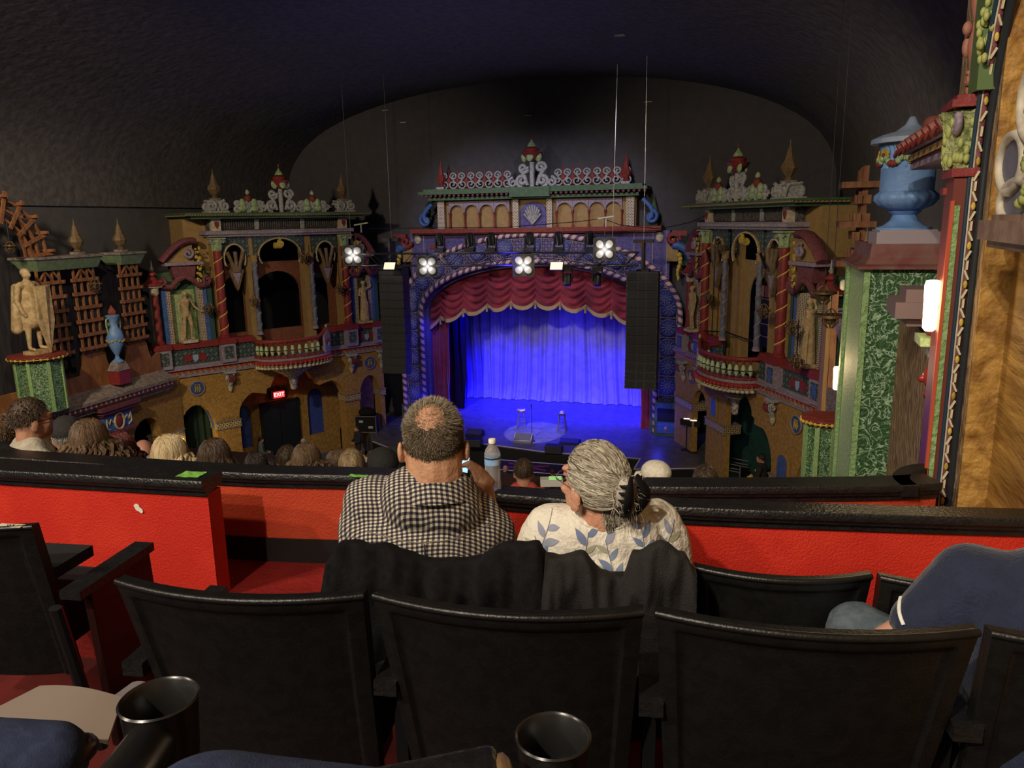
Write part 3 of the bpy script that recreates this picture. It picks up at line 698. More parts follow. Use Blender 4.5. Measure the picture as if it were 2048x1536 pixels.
def figure(kind):
    mb=MB()
    if kind=='nude':
        limbs(mb,[((0,0,.92),(-.02,0,1.18),.135,.125),((-.02,0,1.18),(0,-.02,1.38),.13,.15),((0,-.02,1.42),(.01,-.02,1.56),.06,.055),
         ((-.14,0,1.42),(.15,0,1.43),.075,.075),((-.2,0,1.42),(-.25,0,1.13),.055,.043),((-.25,0,1.13),(-.20,-.06,.86),.04,.03),((-.2,-.06,.86),(-.19,-.08,.77),.035,.02),
         ((.2,0,1.42),(.31,.0,1.18),.055,.043),((.31,0,1.18),(.47,-.1,1.02),.04,.03),((.47,-.1,1.02),(.53,-.13,.98),.035,.02),
         ((-.09,0,.9),(-.1,0,.50),.095,.06),((-.1,0,.5),(-.12,.02,.08),.062,.035),((-.12,0,.05),(-.13,-.13,.03),.035,.03),
         ((.09,0,.9),(.13,-.06,.50),.095,.06),((.13,-.06,.5),(.12,.04,.08),.062,.035),((.12,.02,.05),(.16,-.1,.03),.035,.03)])
        mb.sph((.01,-.03,1.66),(.078,.095,.115),12,8);mb.sph((0,.02,1.70),(.085,.085,.08),10,6)
        cap2(mb,(-.2,.12,.0),(-.15,.12,.6),.09,.06)
    elif kind=='robed':
        limbs(mb,[((0,0,.25),(0,0,.95),.19,.15),((0,0,.95),(-.02,0,1.36),.14,.13),((0,0,1.4),(0,0,1.55),.055,.05),((-.13,0,1.4),(.13,0,1.4),.07,.07),
          ((.18,0,1.4),(.34,-.05,1.5),.05,.04),((.34,-.05,1.5),(.28,-.08,1.76),.04,.025),((-.18,0,1.4),(-.24,-.02,1.15),.05,.042),((-.24,-.02,1.15),(-.1,-.15,1.05),.04,.03),
          ((0,0,.1),(0,0,.3),.22,.2),((-.12,-.1,.1),(-.1,-.08,.9),.06,.05),((.08,-.12,.08),(.1,-.1,.8),.05,.05),((.0,-.14,.1),(.0,-.1,.8),.04,.04)])
        mb.sph((0,-.02,1.65),(.078,.09,.11),12,8);mb.sph((0,.05,1.68),(.085,.09,.085),10,6)
    else:
        cap2(mb,(0,0,.66),(0,0,.98),.20,.16);limbs(mb,[((0,0,.95),(0,0,1.2),.17,.16),((0,0,1.2),(0,0,1.4),.17,.16),((0,0,1.42),(0,0,1.56),.07,.06),((-.17,0,1.44),(.17,0,1.44),.085,.085),
          ((-.24,0,1.42),(-.29,.03,1.12),.07,.055),((-.29,.03,1.12),(-.24,-.04,.86),.05,.035),((-.24,-.04,.86),(-.2,-.07,.78),.045,.03),
          ((.24,0,1.42),(.30,-.02,1.15),.07,.055),((.3,-.02,1.15),(.10,-.2,1.05),.05,.035),((.1,-.2,1.05),(.02,-.22,1.02),.045,.03),
          ((-.1,0,.95),(-.13,0,.5),.11,.07),((-.13,0,.5),(-.14,.02,.08),.07,.04),((-.14,0,.05),(-.16,-.14,.03),.04,.035),
          ((.1,0,.95),(.15,0,.5),.11,.07),((.15,0,.5),(.15,.02,.08),.07,.04),((.15,0,.05),(.2,-.14,.03),.04,.035),((-.2,.1,1.4),(-.26,.16,.5),.09,.12),((.2,.1,1.4),(.24,.16,.6),.09,.1)])
        mb.sph((0,-.02,1.67),(.085,.1,.12),12,8);mb.sph((0,.02,1.72),(.095,.1,.09),10,6);mb.sph((0,-.0,1.46),(.22,.14,.07),12,6)
    mb.sph((.0,-.12 if kind!='robed' else -.11,1.65),(.018,.03,.03),8,5)
    return remat(bake(mb,.016,3,'statue_figure',.35),stone)
FIG={k:figure(k) for k in ('nude','robed','soldier')}
def statue(MW,kind,h,label,base=True):
    t=thing('statue',label,'statue',MW);k=h/1.78
    obj('figure',FIG[kind],parent=t,MW=T(0,0,.1)@Matrix.Scale(k,4))
    obj('plinth',MB().box(-.26,.26,-.2,.2,0,.1),stone if kind!='nude' else white,t);return t
def lantern(MW,label,drop,s=1.):
    t=thing('hanging_lantern',label,'lantern',MW);dk=mat('lantern_brass',(.16,.10,.05),.45,metal=.4)
    mb=MB()
    for i in range(8):
        a=i*PI/4;mb.tube([(.02*s,0,0),(.09*s*math.cos(a),.09*s*math.sin(a),-.05*s),(.17*s*math.cos(a),.17*s*math.sin(a),-.18*s),(.16*s*math.cos(a),.16*s*math.sin(a),-.34*s),(.06*s*math.cos(a),.06*s*math.sin(a),-.45*s)],.012*s,5)
        mb.sph((.19*s*math.cos(a),.19*s*math.sin(a),-.2*s),.035*s,6,5)
    mb.lathe([(.02,0),(.17,.0),(.17,.03),(.02,.03)],(0,0,-.2*s),12)
    obj('cage',mb,dk,t,smooth=60);obj('chain',MB().tube([(0,0,0),(0,0,drop)],.012 if drop<5 else .004,5),metal,t);obj('glass_bowl',MB().sph((0,0,-.25*s),(.11*s,.11*s,.13*s),10,7),mat('smoked_glass',(.12,.09,.05),.2),t,smooth=60);return t
# small repeated relief meshes
heart=MB()
hp=[(0,-.075),(.05,-.03),(.07,.02),(.055,.05),(.025,.055),(0,.035),(-.025,.055),(-.055,.05),(-.07,.02),(-.05,-.03)]
def ledge(u0,u1,fr,t,s,v=.0,z=4.62):
    a,b=sorted((s*u0,s*u1))
    obj('ledge_moulding',MB().box(a,b,-.10-v,.3,z+.26,z+.34).box(a,b,-.16-v,.3,z+.18,z+.27).box(a,b,-.02-v,.3,z-.04,z+.18).box(a,b,-.08-v,.3,z-.1,z-.04),lil,t)
    mb=MB();mb2=MB();n=max(2,int(abs(b-a)/.2))
    for i in range(n):
        x=a+(b-a)*(i+.5)/n;mb.prism([[(x+p*.95,z+.1+q*.95) for p,q in hp]],-.07-v,-.03-v)
        mb2.tube([(x-.09,-.045-v,z+.17),(x-.07,-.05-v,z+.06),(x,-.06-v,z+.0),(x+.07,-.05-v,z+.06),(x+.09,-.045-v,z+.17)],.014,5)
    obj('red_egg_row',mb,mat('heart_red',(.42,.03,.03),.4),t);obj('scallop_row',mb2,yel,t,smooth=60)
BAL=MB().lathe([(.05,0),(.05,.05),(.03,.08),(.028,.12)],seg=12).box(-.05,.05,-.05,.05,-.0,.05)
def baluster(t,x,y,z,a=0):
    o=obj('baluster',BM1,parent=t,MW=T(x,y,z)@RZ(a)@Matrix.Diagonal((1.2,1.2,1.24,1)));obj('red_foot',BM2,parent=o);obj('red_neck',BM4,parent=o);obj('band_line',BM3,parent=o)
BM1=MB().lathe([(.03,.12),(.062,.22),(.068,.27),(.035,.40)],seg=12).mesh('baluster_body',mat('baluster_mint',(.45,.58,.34),.5),50)
BM2=MB().lathe([(.052,0),(.052,.04),(.026,.08),(.03,.12)],seg=12).mesh('baluster_foot',redd,40);BM4=MB().lathe([(.034,.40),(.026,.44),(.05,.48),(.05,.53)],seg=12).mesh('baluster_neck',redd,40)
BM3=MB().lathe([(.067,.24),(.071,.25),(.071,.262),(.066,.27)],seg=12).mesh('baluster_line',blk)
def tower(F,side):
    s=F.s;W=F.W;nm='left' if side=='L' else 'right'
    u_=lambda *us:[s*u for u in us]
    X0=-.25;X1=F.L+.25
    def loop(l): return [(s*u,z) for u,z in l]
    # ---- lower storey wall, pierced by its arches
    o1=arch(.50,1.88,0,2.15,3.42)
    if side=='L': o2=[(2.78,0),(2.78,2.75)]+[(3.72-.94*math.cos(i*PI/16),2.75+.86*math.sin(i*PI/16)) for i in range(1,7)]+[(3.92,3.42),(3.95,3.62),(4.10,3.66)]+[(5.05-.9*math.cos(i*PI/14),3.66+.62*math.sin(i*PI/14)) for i in range(1,14)]+[(6.0,3.66),(6.15,3.62),(6.18,3.42)]+[(6.38+.94*math.cos(PI/2-i*PI/16),2.75+.86*math.sin(PI/2-i*PI/16)) for i in range(2,8)]+[(7.32,2.75),(7.32,0)]
    else: o2=[(2.62,0),(2.62,2.4)]+[(3.55-.93*math.cos(i*PI/16),2.4+1.1*math.sin(i*PI/16)) for i in range(1,7)]+[(3.75,3.42),(3.8,3.62),(3.95,3.66)]+[(4.85-.9*math.cos(i*PI/14),3.66+.62*math.sin(i*PI/14)) for i in range(1,12)]+[(5.75,3.4),(5.75,0)]
    o3=arch(8.0,9.05,0,2.5,3.5) if side=='L' else arch(7.2,8.4,0,2.9,3.65)
    if side=='R': o1=[(.62,0),(.62,2.0),(.75,2.6),(.98,3.05),(1.2,2.6),(1.3,2.0),(1.3,0)]
    wl=struct('wall_tower_'+nm,MB().prism([loop([(X0,0),(X1,0),(X1,4.62),(X0,4.62)]),loop(o1),loop(o2),loop(o3)],0,.55 if side=='L' else .22),gold,MW=W)
    struct('wall_tower_%s_rear'%nm,MB().box(*sorted(u_(-.2,9.4)),1.5,1.6,0,4.6) if side=='R' else MB().prism([loop([(-.2,0),(9.6,0),(9.6,4.6),(-.2,4.6)]),loop(arch(3.25,3.85,.9,2.3,2.7)),loop(arch(6.35,7.1,.9,2.5,2.95)),],1.6,1.75),gold if side=='L' else greenc,MW=W)
    struct('floor_tower_'+nm,MB().box(*sorted(u_(X0,X1)),.1,3.3,4.55,4.62),voidm,MW=W)
    struct('wall_tower_%s_return'%nm,MB().box(*sorted(u_(X0-.1,X0+.1)),0,3.2,0,4.6),gold,MW=W)
    # ---- upper storey: backing wall, attic
    t=thing('tower_upper_storey','%s box tower upper storey with arched openings, frieze and grey cornice'%nm,'tower facade',F.M(0,0,0))
    holes=[loop(arch(2.85,3.62,5.85,7.6,8.0)),loop(arch(4.0,5.95,5.85,7.3,8.12)),loop(arch(6.3,7.2,5.85,7.6,8.0))]
    if side=='R': holes=[loop(arch(4.2,5.5,5.2,7.3,8.05))]
    obj('back_wall',MB().prism([loop([(2.3,4.7),(7.9,4.7),(7.9,8.5),(2.3,8.5)])]+holes,.55,.75 if side=='L' else .6),terra if side=='L' else tan,t)
    struct('wall_tower_%s_box_rear'%nm,MB().box(*sorted(u_(-.2,9.2)),3.2,3.3,4.6,10),voidm,MW=W)
    for u in (2.55,3.8,6.12,7.65): obj('pilaster',MB().box(s*u-.17,s*u+.17,.12 if side=='L' or u in (2.55,7.65) else .45,.6,4.9,9.5),tan,t)
    # keyhole arch screen
    def key(c,r,zc,zt,zb):
        l=[(c-r*.8,zb)]+[(c+r*math.cos(a),zc+r*.95*math.sin(a)) for a in [PI+.55-(PI+1.1)*i/20 for i in range(21)]]+[(c+r*.8,zb)];return l
    for c,r,k in ((3.18,.40,0),(4.96,.86,1),(6.88,.40,0)):
        zz=8.78 if k else 8.7
        l=[(c+r*math.cos(a),zz+r*(.72 if k else 1.3)*math.sin(a)) for a in [2*PI*i/28 for i in range(28)]]
        wv=r*1.22 if k else r*1.42
        obj('arch_screen',MB().prism([loop([(c-wv,8.72),(c-wv,9.5),(c+wv,9.5),(c+wv,8.72),(c+r*.98,8.72)]+[(c+r*math.cos(a),zz+r*(.72 if k else 1.3)*math.sin(a)) for a in [PI*i/16 for i in range(1,16)]]+[(c-r*.98,8.72)])],.1,.2),filig,t)
        a0=-.5;mb=MB();mb2=MB()
        P=[(s*(c+r*math.cos(a)),.08,zz+r*(.72 if k else 1.3)*math.sin(a)) for a in [a0+(PI-2*a0)*i/34 for i in range(35)]]
        mb.tube(P,.045,6);
        for p in P: mb2.sph(p[0:1]+(.03,)+p[2:],.032,6,4)
        mb2.tube([(q[0],.03,q[2]) for q in P],.012,5)
        obj('arch_roll',mb,tan,t,smooth=60);obj('arch_beads',mb2,white,t,smooth=60)
        if k:
            mb=MB().tube([(s*(c-.25),-.05,9.12),(s*(c+.02),-.05,9.12)],.12,10).tube(volute((s*c,-.1,9.2),.14,1.4,PI/2,s),.05,6)
            obj('keystone_scroll',mb,yel,t,smooth=60)
        else:
            # hanging fan shield in the side bays
            mb=MB()
            for q in (-.3,0,.3): mb.tube([(s*(c+q*.2),.0,8.2),(s*(c+q*.6),-.03,8.6),(s*(c+q),0,8.95)],[.10,.07,.08],8)
            obj('fan_leaves',mb,bronze,t,smooth=60)
            obj('pointed_shield',MB().prism([loop([(c-.28,8.25),(c-.1,8.42),(c+.1,8.42),(c+.28,8.25),(c+.06,7.6),(c,7.5),(c-.06,7.6)])],.0,.12),bronze,t)
            obj('shield_face',MB().prism([loop([(c-.17,8.2),(c+.17,8.2),(c,7.7)])],-.03,.0),lil,t)
    if side=='R':
        pass
    obj('architrave',MB().box(*sorted(u_(2.2,7.98)),-.12,.9,9.5,9.58).box(*sorted(u_(2.1,8.08)),-.2,.9,9.58,9.72),lil,t)
    mb=MB()
    for k in range(64): 
        u=2.2+5.8*k/63;mb.box(s*u-.028,s*u+.028,-.22,-.18,9.6,9.66)
    obj('dentil_row',mb,grey,t)
    fz=MB().box(*sorted(u_(2.35,7.9)),.2,.9,9.72,10.12)
    for k in range(60): 
        u=2.5+5.2*k/59;fz.box(s*u-.025,s*u+.025,.15,.22,9.76,10.1)
    obj('slatted_frieze',fz,mat('dusty_black_wood',(.05,.045,.045),.8,(.12,.11,.11),12),t)
    for u in (2.58,7.72): 
        obj('shield_block',MB().box(s*u-.17,s*u+.17,-.0,.4,9.72,10.14),white,t)
        obj('small_red_shield',MB().prism([loop([(u-.06,10.05),(u+.08,10.05),(u+.08,9.92),(u+.01,9.8),(u-.06,9.92)])],-.04,0),redd,t)
    for u in (4.15,6.0): obj('frieze_tablet',MB().box(s*u-.08,s*u+.08,.1,.3,9.74,10.12),grey,t)
    obj('side_block',MB().box(*sorted(u_(1.55,2.4)),.5,2.6,8.2,10.15),tan,t)
    obj('cornice',MB().box(*sorted(u_(1.6,8.5)),-.3,2.8,10.15,10.24).box(*sorted(u_(1.35,8.75)),-.55,3.0,10.3,10.36),greend,t)
    mb=MB()
    for k in range(74):
        u=1.4+7.3*k/73;mb.sph((s*u,-.5,10.29),(.05,.05,.045),6,4)
    for k in range(26):
        mb.sph((s*1.42,-.5+.13*k,10.29),(.05,.05,.045),6,4)
    mb.box(*sorted(u_(1.42,8.7)),-.46,2.9,10.24,10.30)
    obj('cornice_beading',mb,mat('dusty_gilding',(.30,.22,.10),.6),t,smooth=40)
    # roof ornaments
    for j,u in enumerate((2.65,7.8)):
        g=MB().box(s*u-.38,s*u+.38,-.25,.45,10.36,10.42)
        for q in (-1,1):
            g.tube(volute((s*u+q*.24,-.2,10.6),.19,1.4,PI/2,q),.06,7);g.tube(volute((s*u+q*.24,.35,10.6),.19,1.4,PI/2,q),.06,7)
        for q in range(5): g.tube([(s*u-.32+.16*q,-.2,10.42),(s*u-.3+.15*q,-.1,10.75),(s*u-.3+.15*q,.3,10.78)],.05,6)
        g.box(s*u-.3,s*u+.3,-.15,.35,10.4,10.78)
        q=thing('roof_scroll_block','grey scrolled pedestal on the %s tower roof at its %s end'%(nm,'outer' if j==0 else 'stage'),'pedestal',F.M(0,0,0));obj('scroll_block',g,grey,q,smooth=50)
        finial(F.M(s*s*u,-.08,10.88),'dark pointed finial on the %s tower roof at its %s end'%(nm,'outer' if j==0 else 'stage'),1.0 if side=='L' else 1.08,'pointed roof finials',bronze,greyd)
    cr=thing('roof_cresting','grey and green scrollwork cresting along the %s tower roof'%nm,'cresting',F.M(0,0,0))
    for k in range(6):
        u=3.35+.27*k if k<3 else 5.85+.3*(k-3)
        u=[3.3,3.72,4.15,5.85,6.28,6.75][k]
        obj('scroll',MB().tube([(s*u+p.x,p.y,10.36+p.z) for p in [Vector(q) for q in scrollS(.42,.25,1 if k%2 else -1,-.3)]],.055,7).tube(volute((s*u+.15,-.3,10.52),.13,1.2,0,1),.04,6),grey,cr,smooth=60)
    for u in (3.5,3.95,6.05,6.5): obj('leaf_cluster',MB().sph((s*u,-.32,10.7),(.13,.08,.17),8,6).sph((s*u,-.36,10.5),(.16,.06,.12),8,6),mint,cr,smooth=60)
    for u in (3.72,6.28):
        obj('red_bud',MB().lathe([(.05,0),(.13,.12),(.12,.22),(.05,.28)],(s*u,-.3,10.72),10,rib=.06,nr=6),redd,cr,smooth=60);obj('bud_tip',MB().lathe([(.04,0),(.09,.06),(.06,.14),(.0,.2)],(s*u,-.3,11.0),8),mint,cr,smooth=60)
    crown(F.M(5.0,.3,10.36),'red cup crown on scrolls over the middle of the %s tower roof'%nm,.86)
    # ---- ledge, parapet panels and red rail
    l=thing('tower_parapet','%s box tower parapet with filigree panels, red rail and painted ledge'%nm,'parapet',F.M(0,0,0))
    ledge(X0,3.55,F,l,s);ledge(6.55,X1,F,l,s)
    for a,b in ((0.42,2.2),(2.85,3.6),(6.6,7.45),(7.95,8.9)):
        obj('filigree_panel',MB().box(*sorted(u_(a,b)),-.02,.25,4.96,5.55),filig,l)
    for a,b in ((.95,1.75),(8.25,8.7)):
        mb=MB();c=(a+b)/2
        for q in (-1,1): mb.prism([[(s*c+q*.08,5.1),(s*c+q*.38,5.05),(s*c+q*.42,5.2),(s*c+q*.3,5.35),(s*c+q*.2,5.25),(s*c+q*.12,5.4)]],-.06,-.02)
        obj('red_beast_relief',mb,red,l);obj('blue_shield',MB().prism([[(s*c-.1,5.3),(s*c+.1,5.3),(s*c+.1,5.15),(s*c,5.02),(s*c-.1,5.15)]],-.07,-.02),mat('shield_blue',(.25,.42,.62),.5),l)
    for u in (.2,2.52,7.7,9.05 if side=='L' else 9.2):
        obj('pedestal',MB().box(s*u-.27,s*u+.27,-.26,.25,4.9,5.6),lil,l);obj('pedestal_panel',MB().box(s*u-.17,s*u+.17,-.275,-.25,5.03,5.5),filig,l)
        if side=='R': obj('blue_inset',MB().box(s*u-.10,s*u+.10,-.285,-.27,5.1,5.45),blue,l)
        obj('pedestal_cap',MB().box(s*u-.31,s*u+.31,-.3,.25,5.6,5.72).box(s*u-.28,s*u+.28,-.28,.25,5.72,5.8),red,l)
    for a,b in ((0.4,2.3),(2.8,3.6),(6.55,7.5),(7.9,9.1)):
        obj('rail',MB().box(*sorted(u_(a,b)),-.1,.25,5.55,5.68).box(*sorted(u_(a,b)),-.05,.25,5.68,5.76),red,l)
    # ---- bulging balcony
    b=thing('balcony','red and pale green curved balcony with shell pendant on the %s tower'%nm,'balcony',F.M(0,0,0))
    c0,c1=3.55,6.6;R=1.12;cc=(c0+c1)/2;hw=(c1-c0)/2
    def bp(k,f=1.): a=PI*k;return (s*(cc-hw*math.cos(a)*(.55+.45*f)),-R*f*math.sin(a)**.75 if 0<k<1 else 0.)
    n=36
    def ring(f0,f1,z0,z1,m,nmx):
        mb=MB()
        for k in range(n):
            p=[bp(k/n,f1),bp((k+1)/n,f1)];q=[bp(k/n,f0),bp((k+1)/n,f0)]
            mb.add([(*p[0],z0),(*p[1],z0),(*p[1],z1),(*p[0],z1),(*q[0],z0),(*q[1],z0),(*q[1],z1),(*q[0],z1)],[(0,1,2,3),(3,2,6,7),(1,0,4,5),(5,4,7,6)])
        return obj(nmx,mb,m,b)
    ring(0,1.05,4.80,4.88,lil,'floor_slab');ring(.0,1.08,4.66,4.80,red,'painted_moulding');ring(0,1.0,4.56,4.66,lil,'floor_underside')
    mb=MB();mb2=MB();mb3=MB()
    for k in range(1,26):
        x,y=bp(k/26,1.07);mb.sph((x,y-.03,4.70),(.055,.05,.06),8,6)
        mb2.sph((x,y-.02,4.62),(.05,.04,.03),6,4)
        x,y=bp(k/26,1.02);mb3.sph((x,y,4.52),(.085,.08,.06),8,5)
    obj('red_egg_row',mb,MT['heart_red'],b,smooth=60);obj('yellow_scallops',mb2,yel,b,smooth=60);obj('white_petal_rim',mb3,white,b,smooth=60)
    pk=.78
    def railz(k): return 5.55+.28*max(0,1-abs(k-pk)/.13)
    mb=MB();mb.tube([(*bp(k/n,.98),railz(k/n)) for k in range(n+1)],.075,8,flat=.8);obj('handrail',mb,red,b,smooth=60)
    obj('foot_rail',MB().tube([(*bp(k/n,.98),4.92) for k in range(n+1)],.05,8),redd,b,smooth=60)
    for k in range(1,17):
        kk=k/17
        if abs(kk-pk)<.085: continue
        x,y=bp(kk,.98);baluster(b,x,y,4.88)
    x,y=bp(pk,1.0);an=math.atan2(bp(pk+.02)[1]-bp(pk-.02)[1],bp(pk+.02)[0]-bp(pk-.02)[0])
    pm=T(x,y,0)@RZ(an if s>0 else an+PI)
    obj('crest_panel',MB().box(-.24,.24,-.04,.06,4.9,5.55).xf(Matrix()),lil,b,MW=pm)
    obj('crest_relief',MB().sph((-.08,-.06,5.33),(.07,.03,.12),8,6).sph((.08,-.06,5.33),(.07,.03,.12),8,6),red,b,MW=pm,smooth=60);obj('crest_shield',MB().sph((0,-.07,5.22),(.07,.03,.09),8,6),MT['shield_blue'],b,MW=pm,smooth=60)
    obj('crest_gable',MB().prism([[(-.26,5.55),(.26,5.55),(0,5.88)]],-.04,.05),filigy,b,MW=pm);obj('crest_shell',MB().sph((0,0,5.93),(.07,.05,.08),8,6),mint,b,MW=pm,smooth=60)
    mb=MB().lathe([(.10,3.42),(.14,3.5),(.13,3.62),(.16,3.68),(.15,3.74),(.19,3.9),(.30,4.0),(.36,4.04),(.62,4.2),(.7,4.27),(1.02,4.42),(1.3,4.56)],(0,0,0),32,rib=.05,nr=16,sy=.72)
    mb.v=[Vector((p.x+s*cc,min(.15,p.y-.0),p.z)) for p in mb.v];obj('shell_pendant',mb,mat('pendant_plaster',(.20,.18,.18),.6,(.62,.56,.48),10,.6,25),b,smooth=70)
    mb=MB()
    for z,r in ((4.03,.34),(4.26,.72),(4.47,1.06)):
        for k in range(14):
            a=PI*k/13;mb.sph((s*cc+r*math.cos(a),-r*.72*math.sin(a),z),(.06,.05,.035),6,5)
    obj('pendant_petals',mb,white,b,smooth=60)
    # ---- columns
    ed=1.7
    spiralcol('spiral_column',F.M(2.52,.0,5.8),3.2,.155,'red','big red spiral column with yellow band at the outer side of the %s tower'%nm,'big red spiral columns')
    spiralcol('spiral_column',F.M(7.7,.0,5.8),3.2,.155,'red','big red spiral column with yellow band at the stage side of the %s tower'%nm,'big red spiral columns')
    spiralcol('twisted_column',F.M(3.88,.0,5.76),2.75,.095,'blue','slate blue twisted column at the outer side of the %s tower middle bay'%nm,'slate twisted columns')
    spiralcol('twisted_column',F.M(6.2,.0,5.76),2.75,.095,'blue','slate blue twisted column at the stage side of the %s tower middle bay'%nm,'slate twisted columns')
    for u,w_ in ((.2,'outer'),(9.0,'stage')):
        if side=='L' and u>8: continue
        q=spiralcol('barley_column',F.M(u,.0,5.8),1.75,.12,'plain','small dark red twisted column at the %s end of the %s tower'%(w_,nm))
        obj('pyramid_cap',MB().box(-.28,.28,-.28,.28,2.08,2.14).lathe([(.3,2.14),(.14,2.32),(.06,2.4),(.14,2.46),(.12,2.52),(.04,2.6)],(0,0,0),8),red,q)
        obj('spire',MB().lathe([(.04,2.6),(.07,2.66),(.03,2.75),(.015,2.95)],seg=8),grey,q)
    # ---- niches with statues
    for ui,(a,bb,w_) in enumerate(((.55,1.95,'outer'),(8.05,8.95,'stage'))):
        c=(a+bb)/2;hw2=(bb-a)/2
        q=thing('statue_niche','blue and green painted niche with scrolled pink pediment, %s end of the %s tower'%(w_,nm),'niche',F.M(0,0,0))
        obj('niche_back',MB().box(*sorted(u_(a-.1,bb+.25)),.42,.6,5.6,8.3),greend,q)
        obj('niche_wall',MB().grid(lambda i,j:Vector((s*c+hw2*.62*math.cos(PI*i),.42-.32*math.sin(PI*i)*-1*.0-.0+.0*j-.04*math.sin(PI*i),5.75+1.9*j)),14,2,thick=(0,.02,0)),mint,q,smooth=60)
        for x,wd,m_ in ((a-.02,.08,blue),(a+.13,.08,filigw),(bb-.13,.08,filigw),(bb+.02,.08,blue),(bb+.18,.09,teal)): obj('painted_jamb',MB().box(s*x-wd,s*x+wd,.1,.45,5.76,7.75),m_,q)
        # curled pediment
        mb=MB()
        P=[(s*(c-hw2-.12),-.05,7.85),(s*(c-hw2*.7),-.08,7.8),(s*(c-hw2*.35),-.08,8.05),(s*c,-.08,8.16),(s*(c+hw2*.35),-.08,8.05),(s*(c+hw2*.7),-.08,7.8),(s*(c+hw2+.12),-.05,7.85)]
        mb.tube(P,.11,8,flat=.9)
        for qd in (-1,1): mb.tube(volute((s*c+qd*(hw2+.1),-.08,7.98),.16,1.2,PI/2,qd),.07,7)
        obj('lower_scroll',mb,pink,q,smooth=60)
        obj('gable_block',MB().prism([loop([(c-hw2*.5,8.1),(c+hw2*.5,8.1),(c+hw2*.62,8.55),(c-hw2*.62,8.55)])],-.1,.3),pink,q)
        obj('gable_shelf',MB().box(*sorted(u_(c-hw2*.95,c+hw2*.95)),-.22,.35,8.55,8.66),lil,q)
        mb=MB()
        o_=1 if ui==0 else -1
        # big swan neck rising towards the column
        pth=[];
        for i in range(13):
            k=i/12;pth.append((s*(c-o_*hw2*(1.05-1.75*k)),-.02,8.68+.62*math.sin(PI*k*.62)+.12*k))
        mb.tube(pth,.12,8,flat=2.0);obj('swan_neck',mb,pink,q,smooth=60)
        obj('swan_neck_scroll',MB().tube(volute((s*(c+o_*hw2*.25),-.18,8.95),.2,1.4,PI/2,-s*o_),.055,7),lil,q,smooth=60)
        obj('tympanum',MB().prism([loop([(c-hw2*.8,8.66),(c+hw2*.6,8.66),(c+hw2*.55,9.25),(c,9.15)] if ui==0 else [(c-hw2*.6,8.66),(c+hw2*.8,8.66),(c,9.15),(c-hw2*.55,9.25)])],.0,.25),tan,q)
        mb=MB();random.seed(3)
        for k in range(22): mb.sph((s*(c+o_*hw2*.72+random.uniform(-.1,.12)),-.12,7.95+1.25*k/22+random.uniform(-.05,.05)),(random.uniform(.03,.07),.04,random.uniform(.03,.07)),6,5)
        obj('flower_garland',mb,yel,q,smooth=60)
    if side=='L':
        statue(F.M(1.22,-.05,5.76),'nude',1.78,'nude male stone statue in the outer niche of the left tower')
        statue(F.M(8.5,-.05,5.76),'robed',1.7,'robed stone statue with raised arm in the niche beside the left speaker array')
    else:
        statue(F.M(1.1,-.05,5.76),'robed',1.85,'robed stone statue in the outer niche of the right tower')
        statue(F.M(8.5,.1,5.76),'nude',1.6,'stone statue in the stage-side niche of the right tower')
    # ---- corbels, medallions
    for j,u in enumerate((.2,2.5,7.65,9.1)):
        q=thing('corbel','grey scroll corbel with red fluting under the %s tower ledge, %s from its outer end'%(nm,('first','second','third','fourth')[j]),'corbel',F.M(u,0,0),'ledge corbels')
        mb=MB().box(-.2,.2,-.3,0,4.46,4.56);mb.tube([(0,-.24,4.4),(0,-.2,4.15),(0,-.1,3.95),(0,-.05,3.85)],[.13,.11,.09,.04],8)
        for q2 in (-1,1): mb.tube([(q2*.13,p[0]*.9-.0,4.3+p[2]) for p in volute((-.2,0,0),.12,1.3,PI/2,1)],.04,6)
        obj('scroll',mb,grey,q,smooth=60);mb=MB()
        for k in range(4): mb.tube([(-.1+.066*k,-.36,4.42),(-.1+.066*k,-.38,4.25),(-.1+.066*k,-.3,4.15)],.025,6)
        obj('red_flutes',mb,redd,q,smooth=60);obj('leaf_tip',MB().lathe([(.0,3.72),(.07,3.8),(.1,3.95),(.06,4.05)],(0,-.1,0),8),white,q,smooth=60)
    for j,u in enumerate((1.3,8.55)):
        q=thing('round_medallion','round blue medallion with gold figures on the %s tower, %s one'%(nm,('outer','stage side')[j]),'medallion',F.M(u,0,4.05))
        obj('disc',MB().lathe([(.27,0),(.27,.05),(.23,.07),(.22,.05)],seg=24).xf(RX(PI/2)),mat('medallion_blue',(.05,.08,.22),.5),q,smooth=40)
        obj('rim',MB().tube([(.26*math.cos(a),-.05,.26*math.sin(a)) for a in [2*PI*i/24 for i in range(24)]],.03,6,closed=True),lil,q,smooth=60)
        mb=MB()
        for k in (-1,0,1): mb.tube([(.08*k-.02,-.07,-.14),(.08*k+.02,-.07,-.02),(.07*k,-.07,.08)],[.015,.025,.02],6).sph((.07*k,-.07,.12),.025,6,5)
        obj('dancing_figures',mb,yel,q,smooth=60)
    # ---- pier bands
    bands=((-.25,.5,2.35),(1.88,2.78,2.35),(7.32,8.0,2.55),(9.05,9.24,2.55)) if side=='L' else ((.1,.62,1.9),(1.3,2.62,1.9),(5.75,7.2,2.55),(8.4,9.9,2.75))
